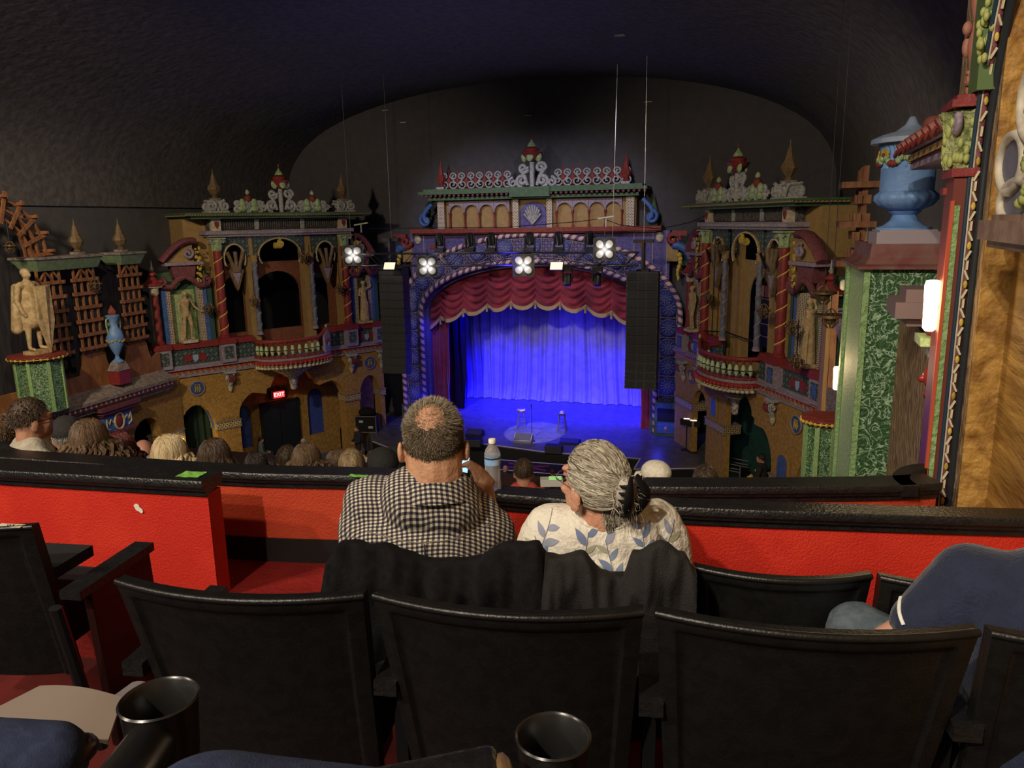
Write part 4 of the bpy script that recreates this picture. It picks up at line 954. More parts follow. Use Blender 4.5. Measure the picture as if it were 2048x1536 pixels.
    for j,(a,bb,z) in enumerate(bands):
        q=thing('pier_capital_band','painted leaf band round the %s tower pier, %s from its outer end'%(nm,('first','second','third','fourth')[j]),'capital',F.M(0,0,0))
        x0,x1=sorted(u_(a-.03,bb+.03));obj('leaf_band',MB().box(x0,x1,-.05,.58,z,z+.24),filigy,q);obj('edge_line',MB().box(x0-.02,x1+.02,-.08,.6,z+.24,z+.28).box(x0-.01,x1+.01,-.065,.59,z-.03,z),greyd,q)
    return wl
tower(FL,'L');tower(FR_,'R')
# things behind the arches
def Lw(F,u0,u1,v0,v1,z0,z1,nm,m,label,cat,bev=0):
    t=thing(nm,label,cat,F.M(0,0,0));s=F.s;o=obj('panel',MB().box(*sorted((s*u0,s*u1)),-v1,-v0,z0,z1),m,t);return t
t=thing('green_curtain','dark green curtain filling the outer archway of the left tower','curtain',FL.M(0,0,0));obj('drape',MB().grid(lambda a,b:Vector((.4+1.6*a,.7+.04*math.sin(a*40),3.6*b)),40,3,thick=.02),mat('door_green',(.004,.016,.010),.9,(.006,.02,.013),3),t)
q=thing('blue_soffit_panel','blue panel edged in red inside the outer archway of the left tower','painted panel',FL.M(0,0,0));obj('panel',MB().tube([(1.19+.67*math.cos(a),.3,2.2+1.15*math.sin(a)) for a in [.15+i*.1 for i in range(8)]],[.03]*8,4,flat=4),blue,q);obj('panel_edge',MB().tube([(1.19+.69*math.cos(a),.08,2.2+1.2*math.sin(a)) for a in [i*.12 for i in range(9)]],.02,5),redd,q)
for a,b,z0,z1,lb in ((3.25,3.85,.9,2.72,'tall blue arched niche left of the exit doors'),(6.35,7.1,.9,2.97,'tall blue arched niche right of the exit doors')):
    t=thing('blue_niche',lb,'niche',FL.M(0,0,0));obj('back_panel',MB().prism([arch(a-.02,b+.02,z0-.02,z1-.4,z1)],1.78,1.85),blued,t)
t=thing('exit_doors','black double exit doors under the left tower','door',FL.M(0,0,0))
for k in (0,1): obj('door_leaf',MB().box(4.28+.78*k,5.04+.78*k,1.5,1.6,0,2.62),mat('door_black',(.012,.016,.026),.4),t)
obj('door_frame',MB().box(4.2,4.28,1.46,1.62,0,2.7).box(5.82,5.9,1.46,1.62,0,2.7).box(4.2,5.9,1.46,1.62,2.62,2.7),blk,t)
def text(s,size,m,name='lettering',ext=.004):
    cu=bpy.data.curves.new('t','FONT');cu.body=s;cu.size=size;cu.extrude=ext;cu.align_x='CENTER';cu.align_y='CENTER'
    o=bpy.data.objects.new('t',cu);COL.objects.link(o);dg=bpy.context.evaluated_depsgraph_get();me=bpy.data.meshes.new_from_object(o.evaluated_get(dg));bpy.data.objects.remove(o)
    me.materials.clear();me.materials.append(m);me.name=name;return me
t=thing('exit_sign','lit red EXIT sign over the black doors','sign',FL.M(5.02,-1.42,2.98))
obj('sign_box',MB().box(-.34,.34,-.02,.06,-.19,.19),blk,t);obj('sign_face',MB().box(-.24,.24,-.03,-.02,-.13,.13),mat('exit_red',(1,.05,.05),.5,em=(1,.03,.03),es=2.2),t)
obj('lettering',text('EXIT',.22,mat('exit_white',(1,.7,.7),.5,em=(1,.6,.6),es=2.5)),parent=t,MW=T(0,-.035,0)@RX(PI/2))
light('exit_glow','POINT',tuple(FL.P(5.02,-1.1,2.9)),(0,0,0),3,(1,.1,.08),.1)
for j,(u,z,sx,sz) in enumerate(((6.55,3.35,.17,.32),(1.9,2.55,.25,.4))):
    q=thing('blue_arched_panel','blue arched panel with %s border on the right tower'%('tan' if j==0 else 'red-toothed'),'painted panel',FR_.M(u,.02,z))
    obj('border',MB().prism([arch(-sx-.08,sx+.08,-sz-.06,sz*.3,sz+.06)],-.04,0),tan,q);obj('blue_field',MB().prism([arch(-sx,sx,-sz,sz*.3,sz)],-.06,-.04),blue,q)
    if j:
        mb=MB();l=arch(-sx,sx,-sz,sz*.3,sz,14)
        for k in range(len(l)-1):
            a=Vector((l[k][0],0,l[k][1]));b=Vector((l[k+1][0],0,l[k+1][1]));n=max(1,int((b-a).length/.05))
            for i in range(n): mb.sph(tuple(a.lerp(b,i/n)+Vector((0,-.06,0))),.018,5,4)
        obj('toothed_edge',mb,redd,q)
for F,lst in ((FL,((3.55,.55,7.35,'left tower left bay'),(5.75,.3,8.9,'left tower keyhole arch'),(7.2,.35,7.55,'left tower right bay'),(1.9,.3,7.2,'left tower niche'))),(FR_,((5.95,.35,9.15,'right tower keyhole arch'),(3.0,.3,7.35,'right tower outer slate column'),(6.7,.35,7.45,'right tower stage bay'),(.9,.6,7.15,'right tower outer niche'),(.35,.75,6.3,'right tower outermost barley column')))):
    for u,v,z,w_ in lst: lantern(F.M(u,v,z),'brass cage lantern hanging by the '+w_,.9 if z<8 else .35,1.)
for u,nm2 in ((6.9,'stage side'),(3.2,'outer side')):
    t=thing('spot_bar','black bar lamp strapped to the right tower column, %s'%nm2,'stage light',FR_.M(u,.25,8.6));obj('bar',MB().obox((-.25,0,.2),(.3,-.1,-.2),.06,.06),metal,t)
t=thing('equipment_rack','road cases stacked behind the right tower archway','road case',FR_.M(4.62,-.9,5.76))
cs=mat('case_edge',(.35,.35,.36),.4,metal=.6)
for k in range(4): obj('case',MB().box(-.45,.45,-.3,.3,.4*k,.4*k+.37),metal,t);obj('case_trim',MB().box(-.46,.46,-.31,-.29,.4*k+.33,.4*k+.37),cs,t)
obj('pink_case',MB().box(-.42,.42,-.28,.28,1.6,1.95),mat('pink_case',(.35,.12,.11),.5),t)
t=thing('chair_rail','thin black wire handrail behind the right balcony','handrail',FR_.M(0,0,0));obj('rail',MB().tube([(-7.2,-.2,5.95),(-6.2,.1,6.05),(-5.3,.3,5.95),(-4.4,.3,5.95)],.025,6).tube([(-6.2,.1,5.0),(-6.2,.1,6.05)],.02,6).tube([(-6.8,-.1,9.2),(-6.8,-.1,5.9)],.02,6),metal,t)
# ================================================================== LEFT SIDE WALL
LWF=Fr((-18.56,0),(-19.64,23.),1)
W=LWF.W
struct('wall_left_lower',MB().prism([[(8,0),(22.6,0),(22.6,4.6),(8,4.6)],arch(20.05,21.35,0,2.9,3.5)],0,.4),gold,MW=W)
struct('wall_left_lower_rear',MB().box(19.5,22.4,1.2,1.3,0,4.6),blued,MW=W)
t=thing('pier_capital_band','painted leaf band on the pier behind the blonde head','capital',LWF.M(0,0,0))
obj('leaf_band',MB().box(21.38,22.45,-.08,.6,2.35,2.62),filigy,t);obj('edge_line',MB().box(21.35,22.5,-.1,.62,2.62,2.68),greyd,t)
light('arch_footlight','POINT',tuple(FL.P(.30,.45,2.05)),(0,0,0),60,(1,.72,.3),.08)
tag(obj('uplight',MB().sph((0,0,0),.09,10,8),mat('lamp_glow',(1,.9,.6),.5,em=(1,.85,.5),es=20),MW=FL.M(.45,.35,2.28)),'small glaring uplight on the pier beside the blonde head','light')
t=thing('side_wall_cornice','long dusty ledge with red and white dentils along the left side wall','cornice',W)
obj('ledge_top',MB().add([(8,-.42,4.72),(21.9,-.42,4.72),(21.9,.15,4.98),(8,.15,4.98)],[(0,1,2,3)]).box(8,21.9,-.42,.2,4.62,4.72),greyd,t)
obj('under_moulding',MB().box(8,21.9,-.3,.2,4.42,4.50).box(8,21.9,-.22,.2,4.3,4.42),greyd,t)
mb=MB();m2=MB()
for k in range(66):
    x=8.2+13.6*k/66;mb.box(x,x+.10,-.38,-.25,4.5,4.61);m2.box(x+.12,x+.19,-.37,-.25,4.5,4.6)
obj('red_dentils',mb,redd,t);obj('white_dentils',m2,white,t)
t=thing('panelled_parapet','orange-brown wooden parapet with shaped steps along the left side wall','parapet',W)
prof=[(8,4.95),(21.9,4.95),(21.9,5.6)]
for c in (20.85,18.95,17.2,14.6,12.9):
    prof+=[(c+.62,5.45),(c+.5,5.75),(c+.46,6.0),(c+.38,6.15),(c-.42,6.15),(c-.46,6.0),(c-.5,5.75),(c-.62,5.45)]
prof+=[(8,5.45)]
obj('boards',MB().prism([prof],.12,.2),mat('orange_board',(.22,.085,.03),.7,(.30,.13,.045),5,.3,30,st=(1,1,.5)),t)
obj('rear_wall',MB().box(8,22.2,.9,1.0,4.8,8.9),mat('curtain_dark',(.022,.02,.024),.9,(.04,.038,.045),3,st=(3,3,.3)),t)
def trellis(F,u,z0,z1,w,label,d=.3,arm=True):
    t=thing('trellis_pier',label,'trellis',F.M(u,0,0))
    for x in (-w/2,-w/6,w/6,w/2):
        obj('upright',MB().box(x-.03,x+.03,-.02,.04,z0,z1),wood,t)
    n=6
    for k in range(n):
        z=z0+.12+(z1-z0-.5)*k/(n-1)
        obj('crossbar',MB().box(-w/2-.14,w/2+.14,-.07,-.02,z-.05,z+.05),wood,t);obj('side_bar',MB().box(-w/2-.07,-w/2-.02,-.1,.08,z-.05,z+.05),wood,t);obj('side_bar',MB().box(w/2+.02,w/2+.07,-.1,.08,z-.05,z+.05),wood,t)
    obj('diagonal_brace',MB().obox((-w/6,-.03,z1-.05),(-w/2+.02,-.03,z1-.34),.05,.04).obox((-w/6,-.03,z1-.05),(w/6,-.03,z1-.34),.05,.04).obox((w/6,-.03,z1-.05),(w/2,-.03,z1-.34),.05,.04),wood,t)
    return t
trellis(LWF,17.5,6.15,8.75,.78,'wooden trellis pier behind the armoured statue')
trellis(LWF,18.82,6.15,8.75,.78,'wooden trellis pier left of the small blue urn')
trellis(LWF,20.72,6.15,8.75,.78,'wooden trellis pier right of the small blue urn')
for u0,u1,lb in ((16.9,19.4,'long green trellis cap behind the armoured statue'),(20.15,21.3,'short green trellis cap right of the blue urn')):
    t=thing('trellis_lintel',lb,'lintel',W)
    obj('cap_board',MB().add([(u0+.2,-.1,8.72),(u1-.1,-.1,8.72),(u1,-.25,9.05),(u0,-.25,9.05),(u0+.2,.5,8.72),(u1-.1,.5,8.72),(u1,.65,9.05),(u0,.65,9.05)],[(0,1,2,3),(1,5,6,2),(4,0,3,7),(5,4,7,6),(0,4,5,1)]),mat('cap_green',(.14,.22,.12),.7,(.2,.28,.17),8),t)
    obj('cap_top',MB().box(u0-.04,u1+.04,-.28,.68,9.05,9.12),greyd,t)
for u in (18.9,20.72): finial(LWF.M(u,-.2,9.2),'dusty bronze pointed finial on the trellis cap, %s'%('behind the armoured statue' if u<20 else 'nearer the left tower'),.95,'trellis cap finials',bronze,greyd)
# arched trellis
t=thing('trellis_arch','curved wooden trellis arch above the armoured statue','trellis',LWF.M(15.95,-.1,9.1))
for r,y in ((1.7,0),(1.42,0),(1.15,0),(1.7,.45),(1.42,.45)):
    mb=MB();P=[(r*math.cos(a),y,r*math.sin(a)) for a in [PI*i/26 for i in range(27)]]
    for i in range(26): mb.obox(P[i],P[i+1],.06,.07,up=(0,1,0))
    obj('curved_rib',mb,wood,t)
for k in range(11):
    a=PI*(k+.2)/10.4;obj('crossbar',MB().obox((1.0*math.cos(a),-.06,1.0*math.sin(a)),(1.9*math.cos(a),-.06,1.9*math.sin(a)),.10,.05,up=(0,1,0)),wood,t)
    obj('crossbar',MB().obox((1.75*math.cos(a+.05),-.25,1.75*math.sin(a+.05)),(1.75*math.cos(a+.05),.6,1.75*math.sin(a+.05)),.08,.08),wood,t)
for x in (1.7,1.42,1.15): obj('curved_rib',MB().box(x-.035,x+.035,-.03,.04,-.35,0),wood,t)
lantern(LWF.M(16.2,.2,9.6),'small dark bell lantern hanging inside the trellis arch',.6,.7)
lantern(LWF.M(18.95,.25,8.4),'brass cage lantern hanging in front of the trellis left of the blue urn',.35,.9)
# statue on a green octagonal pedestal
def octped(MW,r,h,label):
    t=thing('octagonal_pedestal',label,'pedestal',MW)
    o=MB().lathe([(r,0),(r,h-.12)],seg=8);o.xf(RZ(PI/8));obj('shaft',o,greenm,t)
    for k in range(8):
        a=PI/4*k+PI/8;obj('corner_facet',MB().box(-.045,.045,-.02,.02,.02,h-.13).xf(T(r*math.cos(a),r*math.sin(a),0)@RZ(a+PI/2)),mintl,t)
    o=MB().lathe([(r*1.05,h-.14),(r*1.25,h-.04),(r*1.25,h),(r*.9,h+.02)],seg=8).xf(RZ(PI/8));obj('cap',o,redd,t)
    mb=MB()
    for k in range(28):
        a=2*PI*k/28;mb.sph((r*1.18*math.cos(a),r*1.18*math.sin(a),h-.07),(.035,.035,.04),6,4)
    mb.tube([(r*1.18*math.cos(2*PI*k/28),r*1.18*math.sin(2*PI*k/28),h-.07) for k in range(28)],.015,5,closed=True);obj('cap_beading',mb,yel,t);return t
octped(LWF.M(16.5,.25,4.85),.62,1.6,'green marbled octagonal pedestal under the armoured statue')
statue(LWF.M(16.5,.25,6.47),'soldier',2.25,'tall cloaked stone warrior statue with pointed shield on green pedestal')
q=obj('pointed_shield',MB().prism([[(-.20,.62),(.28,.62),(.30,-.35),(.04,-1.25),(-.22,-.35)]],-.05,.03).add([(.04,-.14,.6),(.04,-.05,-1.2),(-.2,-.05,.6),(.28,-.05,.6)],[(0,2,1),(0,1,3)]),stone,MW=LWF.M(16.56,.62,7.75))
tag(q,'tall pointed stone shield leaning before the warrior statue','shield')
# urns
def urn(MW,k,label,handles=False,garland=True):
    t=thing('garden_urn',label,'urn',MW)
    if handles:
        prof=[(.16,0),(.16,.03),(.07,.10),(.05,.2),(.08,.24),(.2,.5),(.24,.72),(.2,.9),(.12,1.0),(.11,1.15),(.17,1.28),(.19,1.34),(.16,1.36)]
        obj('body',MB().lathe([(r*k,z*k) for r,z in prof],seg=20),urnb,t,smooth=50)
        mb=MB()
        for s in (-1,1):
            mb.tube([(s*k*x,0,k*z) for x,z in ((.1,1.2),(.16,1.28),(.25,1.25),(.27,1.1),(.24,.9),(.2,.8))],.025*k,7).tube(volute((s*.18*k,0,1.12*k),.06*k,1.2,0,s),.02*k,6)
        obj('scroll_handle',mb,mint,t,smooth=60);obj('flame_top',MB().lathe([(.1*k,1.36*k),(.13*k,1.45*k),(.06*k,1.55*k),(.0,1.65*k)],seg=8,rib=.12,nr=4),redd,t,smooth=50)
        mb=MB()
        for i in range(16):
            a=2*PI*i/16;mb.sph((.235*k*math.cos(a),.235*k*math.sin(a),.62*k-.03*math.cos(a*4)),.03*k,6,5)
        obj('flower_garland',mb,yel,t,smooth=60);return t
    obj('foot',MB().lathe([(r*k,z*k) for r,z in [(.40,0),(.40,.03),(.30,.06),(.2,.14),(.17,.22),(.22,.26),(.24,.28)]],seg=28),urnb,t,smooth=50)
    obj('gadrooned_bowl',MB().lathe([(r*k,z*k) for r,z in [(.20,.28),(.38,.36),(.455,.45),(.45,.52),(.40,.56),(.38,.58)]],seg=64,rib=.025,nr=16),urnb,t,smooth=50)
    obj('body',MB().lathe([(r*k,z*k) for r,z in [(.38,.57),(.385,.6),(.385,.90),(.39,.92)]],seg=32),urnb,t,smooth=50)
    obj('fluted_band',MB().lathe([(r*k,z*k) for r,z in [(.385,.92),(.385,.95),(.39,1.18),(.44,1.3)]],seg=128,rib=.03,nr=32),urnb,t,smooth=50)
    obj('lid',MB().lathe([(r*k,z*k) for r,z in [(.44,1.29),(.56,1.29),(.55,1.36),(.42,1.42),(.22,1.47),(.10,1.56),(.05,1.66),(.03,1.68)]],seg=32),mat('dusty_urn_blue',(.20,.27,.42),.6,(.28,.34,.45),6),t,smooth=40)
    mb=MB();m2=MB();m3=MB()
    for i in range(8):
        a=2*PI*i/8+.35
        for j in range(8):
            b=a+j*PI/4/8;zz=(1.12-.14*math.sin(PI*(j/8)))*k
            if j==0:
                ro=MB().lathe([(.03*k,.03*k),(.05*k,.035*k),(.085*k,.03*k),(.09*k,.01*k),(.03*k,0)],seg=24,rib=.12,nr=10).xf(T(.40*k*math.cos(b),.40*k*math.sin(b),zz)@RZ(b)@RY(PI/2));obj('yellow_rosette',ro,yel,t,smooth=50);obj('rosette_centre',MB().sph((.44*k*math.cos(b),.44*k*math.sin(b),zz),.03*k,8,6),redd,t,smooth=60);continue
            (mb if (j in (0,)) else m3 if j in (3,4,5) else m2).sph((.42*k*math.cos(b),.42*k*math.sin(b),zz),(.075*k if j==0 else .045*k,)*2+((.085 if j==0 else .05)*k,),8,6)
    obj('garland_leaf',m2,mint,t,smooth=60);obj('red_fruit',m3,redd,t,smooth=60);return t
t=thing('urn_block','small red and grey block under the small blue urn on the left parapet','pedestal',LWF.M(19.65,.1,4.95))
obj('red_base',MB().box(-.24,.24,-.2,.2,0,.45),red,t);obj('grey_top',MB().add([(-.26,-.22,.45),(.26,-.22,.45),(.26,.22,.45),(-.26,.22,.45),(-.16,-.14,.72),(.16,-.14,.72),(.16,.14,.72),(-.16,.14,.72)],[(0,1,5,4),(1,2,6,5),(2,3,7,6),(3,0,4,7),(4,5,6,7)]),greyd,t)
urn(LWF.M(19.65,.1,5.66),1.12,'small blue two-handled urn with red flame top on the left parapet',True)
# bracket shelf on the lower left wall
t=thing('painted_bracket_shelf','blue and red bracket shelf with oval relief on the lower left wall','wall shelf',LWF.M(19.2,0,0))
obj('top_board',MB().box(-.85,.85,-.45,0,4.28,4.4).box(-.75,.75,-.38,0,4.16,4.28).box(-.68,.68,-.3,0,4.08,4.16),pink,t);obj('blue_panel',MB().box(-.6,.6,-.25,0,3.55,4.08),blue,t)
obj('lower_board',MB().box(-.7,.7,-.32,0,3.46,3.55),pink,t);obj('oval_relief',MB().sph((0,-.26,3.82),(.16,.06,.22),14,8),red,t,smooth=60)
mb=MB().tube([(.2*math.cos(a),-.28,3.82+.26*math.sin(a)) for a in [2*PI*i/20 for i in range(20)]],.035,6,closed=True)
for s in (-1,1): mb.tube([(s*x,-.27,z) for x,z in ((.22,3.8),(.35,3.95),(.42,3.8),(.52,4.0),(.54,3.7),(.4,3.62))],.025,6)
obj('white_scrolls',mb,white,t,smooth=60);obj('leaf_pendant',MB().sph((.0,-.15,3.36),(.18,.12,.12),8,6),greyd,t,smooth=60)
# ================================================================== RIGHT SIDE WALL
RWF=Fr((.76,0),(.76+.047*23,23),-1);W=RWF.W
# local x = -u here
struct('wall_right',MB().box(-4.62,-3.70,0,.5,6.5,13.5),brown,MW=W)
struct('wall_right_low',MB().box(-8.8,-4.62,.0,.5,4,9.36),brown,MW=W)
struct('wall_right_gold',MB().box(-3.70,4.5,.11,.5,7.0,13.5).box(-3.705,-3.69,.0,.5,7.0,13.5),goldp,MW=W)
struct('wall_right_side',MB().prism([[(-20.9,0),(-8.8,0),(-8.8,4.6),(-20.9,4.6)]],0.3,.6),gold,MW=W)
# the painted arch trim round the gold bay
t=thing('painted_arch_trim','dark blue arch trim with white and yellow vine running up the right wall','arch trim',W)
def trimpath(off,v):
    P=[(-(3.83+off),-v,7.8+.25*i) for i in range(10)]
    c=1.9;r=1.93+off
    for i in range(1,22):
        a=PI*i/42;P.append((-(c+r*math.cos(a)),-v,10.05+(1.55+off)*math.sin(a)*1.05))
    return P
navy=mat('navy_trim',(.02,.045,.075),.4)
obj('outer_band',MB().tube(trimpath(.0,.058),.009,8),navy,t,smooth=60);obj('inner_band',MB().tube(trimpath(-.02,.008),.018,8),mat('black_navy_trim',(.02,.024,.03),.4),t,smooth=60)
obj('white_line',MB().tube(trimpath(-.005,.048),.004,6),white,t,smooth=60);obj('vine_ground',MB().tube(trimpath(-.0,.036),.013,8),pink,t,smooth=60)
P=[Vector(p) for p in trimpath(-.018,.036)];mb=MB();m2=MB();m3=MB();acc=0;k=0
for i in range(len(P)-1):
    L=(P[i+1]-P[i]).length;n=max(1,int(L/.0415))
    for j in range(n):
        p=P[i].lerp(P[i+1],j/n);k+=1;dz=(P[i+1]-P[i]).normalized();ph=k%4
        if ph==0: m2.sph(p,(.006,.009,.018),8,6)
        else: mb.tube([p+Vector((0,.009*math.sin(ph*1.6),0))-dz*.02,p+Vector((0,-.009*math.sin(ph*1.6),0))+dz*.02],.0055,5)
obj('vine_leaves',mb,mat('vine_cream',(.62,.60,.38),.5),t,smooth=60);obj('yellow_buds',m2,yel,t,smooth=60)
# red and green pilaster with its capital
t=thing('red_pilaster','dark red and green pilaster with scrolled green capital beside the near wall lamp','pilaster',RWF.M(3.93,0,0))
rb=mat('pilaster_red',(.16,.035,.025),.5)
obj('shaft',MB().box(-.10,.10,-.115,.02,7.8,10.06),rb,t);obj('green_strip',MB().box(.10,.104,-.105,-.083,7.8,9.93),mintl,t)
obj('side_strip',MB().box(.085,.108,-.12,-.106,7.8,9.95),mat('orange_red_strip',(.50,.09,.04),.5),t)
obj('necking',MB().box(-.125,.115,-.13,.02,10.05,10.085).box(-.125,-.05,-.13,.02,9.98,10.01),red,t)
obj('capital_bell',MB().lathe([(.085,0),(.095,.03),(.09,.14),(.12,.24)],(-.01,-.05,10.085),24,rib=.12,nr=10),mat('capital_green',(.16,.20,.07),.5,(.42,.45,.20),30,.8,60),t,smooth=60)
mb=MB();random.seed(5)
for k in range(60):
    a=random.uniform(-PI*1.1,.1);z=random.uniform(.02,.2);mb.sph((-.01+.097*math.cos(a),-.05+.097*math.sin(a),10.085+z),(.015,.014,.022),6,5)
obj('capital_leaves',mb,mat('leaf_lime',(.36,.40,.13),.5),t,smooth=60)
mb=MB()
for s,c in ((-1,(-.11,-.10)),(1,(.07,-.12))): mb.tube(volute((c[0],c[1],10.28),.055,1.8,PI/2,s),.016,7)
obj('capital_volute',mb,lil,t,smooth=60);obj('abacus',MB().box(-.14,.13,-.155,0,10.335,10.365).box(-.12,.11,-.135,0,10.365,10.385),red,t)
t=thing('upper_pilaster','green upper pilaster with pink carved caryatid and leaf garland above the right capital','pilaster',RWF.M(3.84,0,0))
obj('green_shaft',MB().box(-.09,.09,-.08,.02,10.39,11.25),mat('flat_green',(.09,.15,.05),.6),t)
o=MB().tube([(-.13,-.05,z) for z in (10.38,10.42,10.47,10.53,10.60,10.66,10.70,10.76,10.82,10.9)],[.02,.038,.024,.032,.045,.036,.03,.045,.048,.03],10)
o.tube(volute((-.12,-.08,10.85),.04,1.5,PI/2,-1),.012,6).tube(volute((-.11,-.08,10.46),.03,1.3,PI/2,1),.010,6);o.sph((-.15,-.09,10.6),(.02,.02,.045),8,6).sph((-.12,-.1,10.67),(.02,.02,.03),8,6)
obj('carved_figure',o,mat('carved_pink',(.30,.12,.09),.6,(.38,.17,.12),14),t,smooth=60)
mb=MB();random.seed(9)
for k in range(90):
    z=random.uniform(10.5,11.2);mb.sph((.10+random.uniform(-.025,.035)+.25*max(0,z-10.95),-.075+random.uniform(-.02,.02),z),(.014,.013,.02),6,5)
obj('leaf_garland',mb,MT['leaf_lime'],t,smooth=60)
obj('raking_moulding',MB().obox((-.22,-.08,10.88),(.1,-.08,11.3),.08,.10),pink,t);obj('raking_fillet',MB().obox((-.28,-.08,10.93),(-.02,-.08,11.3),.04,.05),pink,t)
# red roof tiles running away from the capital
t=thing('tiled_canopy','small red tiled canopy roof between the capital and the big blue urn','roof',RWF.M(0,0,0))
tm=mat('roof_tile_red',(.22,.065,.05),.6,(.28,.10,.07),10)
a0,a1=4.05,5.7
obj('roof_slope',MB().add([(-a0,-.14,10.30),(-a1,-.14,10.30),(-a1,.08,10.42),(-a0,.08,10.42),(-a0,-.14,10.28),(-a1,-.14,10.28),(-a1,.08,10.3),(-a0,.08,10.3)],[(0,1,2,3),(0,4,5,1),(1,5,6,2),(4,7,6,5),(0,3,7,4)]),tm,t)
mb=MB()
for k in range(8):
    x=-(a0+(a1-a0)*(k+.4)/8);mb.tube([(x,-.155,10.295),(x,.07,10.425)],.035,8);obj('tile_lip',MB().tube([(x-.01,-.16,10.29),(x-.03,-.165,10.265),(x-.06,-.165,10.255),(x-.08,-.165,10.27)],.010,5),redd,t,smooth=60)
    if k in (2,6): mb.sph((x,-.0,10.42),(.11,.06,.05),10,6)
obj('barrel_tiles',mb,tm,t,smooth=60);obj('ridge',MB().tube([(-a0,.06,10.44),(-a1,.06,10.44)],.022,8),tm,t)
mb=MB()
for k in range(44):
    x=-(a0+(a1-.15-a0)*k/44);mb.box(x-.010,x+.010,-.10,-.08,10.215,10.25)
obj('dentil_frieze',MB().box(-a1+.15,-a0,-.08,.1,10.19,10.265),redd,t);obj('dentils',mb,tan,t);obj('lower_moulding',MB().box(-a1+.3,-a0,-.10,.1,10.16,10.19),lil,t);obj('upper_moulding',MB().box(-a1+.08,-a0,-.12,.1,10.265,10.285),lil,t)
# blind arch on the brown wall
t=thing('blind_arch','narrow blind arch with green and navy border on the brown wall','arch',W)
for off,m_,r in ((0,mintl,.018),(-.05,navy,.028)):
    P=[(-(4.36+.15+off*1.0),-.02,7.8+.3*i) for i in range(7)]+[(-(4.36+(.15+off)*math.cos(a)),-.02,9.75+(.22+off)*math.sin(a)) for a in [PI*i/16 for i in range(9)]]
    obj('border',MB().tube(P,r,8),m_,t,smooth=60)
# shell window at the right edge
t=thing('shell_window','scalloped shell opening with white rims above a brown sill at the right edge','window ornament',W)
mb=MB();m2=MB();rim=mat('plaster_rim',(.62,.57,.47),.6,(.45,.4,.33),12);gl=mat('shell_grey',(.12,.12,.17),.5,(.17,.17,.22),8)
for k,(u,z,ru,rz,tl) in enumerate(((3.15,9.93,.22,.075,0),(3.28,10.07,.17,.10,.3),(3.05,10.26,.18,.13,.6),(2.7,10.45,.2,.16,.9))):
    P=[(-(u+ru*math.cos(a)),-.03,z+rz*math.sin(a)+tl*.15*ru*math.cos(a)) for a in [2*PI*i/22 for i in range(22)]]
    mb.tube(P,.018,7,closed=True);m2.prism([[(p[0],p[2]) for p in P]],-.025,-.015)
    m3=MB()
obj('petal_rim',mb,rim,t,smooth=60);obj('petal_field',m2,gl,t)
mb=MB();random.seed(2)
for z in (9.95,10.06,10.25):
    for q in range(4): mb.sph((-2.98+random.uniform(-.04,.04),-.05,z+random.uniform(-.03,.03)),(.03,.02,.02),6,5)
obj('leaf_spray',mb,MT['leaf_lime'],t,smooth=60);obj('mullion',MB().box(-2.86,-2.8,-.06,0,9.88,10.6),mat('mullion_brown',(.14,.06,.04),.6),t)
obj('sill',MB().box(-3.35,-.5,-.10,0,9.80,9.87).box(-3.38,-.5,-.06,0,9.77,9.80).box(-3.3,-.5,-.07,0,9.87,9.89),mat('sill_brown',(.20,.12,.09),.7,(.3,.2,.15),10),t)
# sconces
glow=mat('sconce_glass',(1,.85,.55),.4,em=(1,.80,.42),es=7)
def sconce(MW,k,label):
    t=thing('wall_sconce',label,'wall lamp',MW)
    obj('glass_shade',MB().lathe([(.02*k,-.13*k),(.033*k,-.115*k),(.036*k,.0),(.040*k,.10*k),(.034*k,.125*k),(.015*k,.13*k)],(0,-.075*k,0),10),glow,t,smooth=30)
    obj('back_plate',MB().box(-.035*k,.035*k,-.03*k,0,-.10*k,.09*k),blk,t);obj('arm',MB().obox((0,0,0),(0,-.05*k,0),.03,.03),steel,t)
    p=(MW@Vector((0,-.20*k,0)))
    return t

# green pier with urn
GP=Vector((.81,6.1,0))
t=thing('green_pier','tall square pier with light green and dark marbled green faces under the urn','pier',T(.80,6.08,0))
obj('core',MB().box(.012,.75,.0,.95,5,9.53),greenm,t);obj('light_face',MB().box(-.006,.012,.03,.95,5,9.53),mat('bright_sponged_green',(.42,.60,.30),.6,(.30,.46,.19),40,.5,60),t)
obj('left_fillet',MB().box(-.03,.0,.88,.98,5,9.53),mintl,t);obj('corner_bead',MB().box(-.012,.03,-.012,.03,5,9.53),mintl,t)
prof=[(0,0),(.05,.02),(.08,.06),(.09,.16)]
mb=MB()
for a,b in zip(prof[:-1],prof[1:]):
    i0,z0=a;i1,z1=b;mb.add([(-.06+i0,-.06+i0,9.53+z0),(.8,-.06+i0,9.53+z0),(.8,-.06+i1,9.53+z1),(-.06+i1,-.06+i1,9.53+z1)],[(0,1,2,3)]);mb.add([(-.06+i0,-.06+i0,9.53+z0),(-.06+i1,-.06+i1,9.53+z1),(-.06+i1,1.05-i1,9.53+z1),(-.06+i0,1.05-i0,9.53+z0)],[(0,1,2,3)])
mb.box(.03,.75,.03,.95,9.6,9.68).box(-.065,.8,-.065,1.05,9.515,9.535);obj('coved_cap',mb,mat('cap_rust',(.20,.10,.08),.6,(.17,.05,.05),6),t)
t=thing('urn_plinth','lilac square plinth on the green pier under the big blue urn','plinth',T(1.08,6.42,9.68));obj('block',MB().box(-.21,.21,-.21,.21,0,.09).box(-.19,.19,-.19,.19,.09,.105),mat('plinth_lilac',(.34,.29,.33),.6),t)
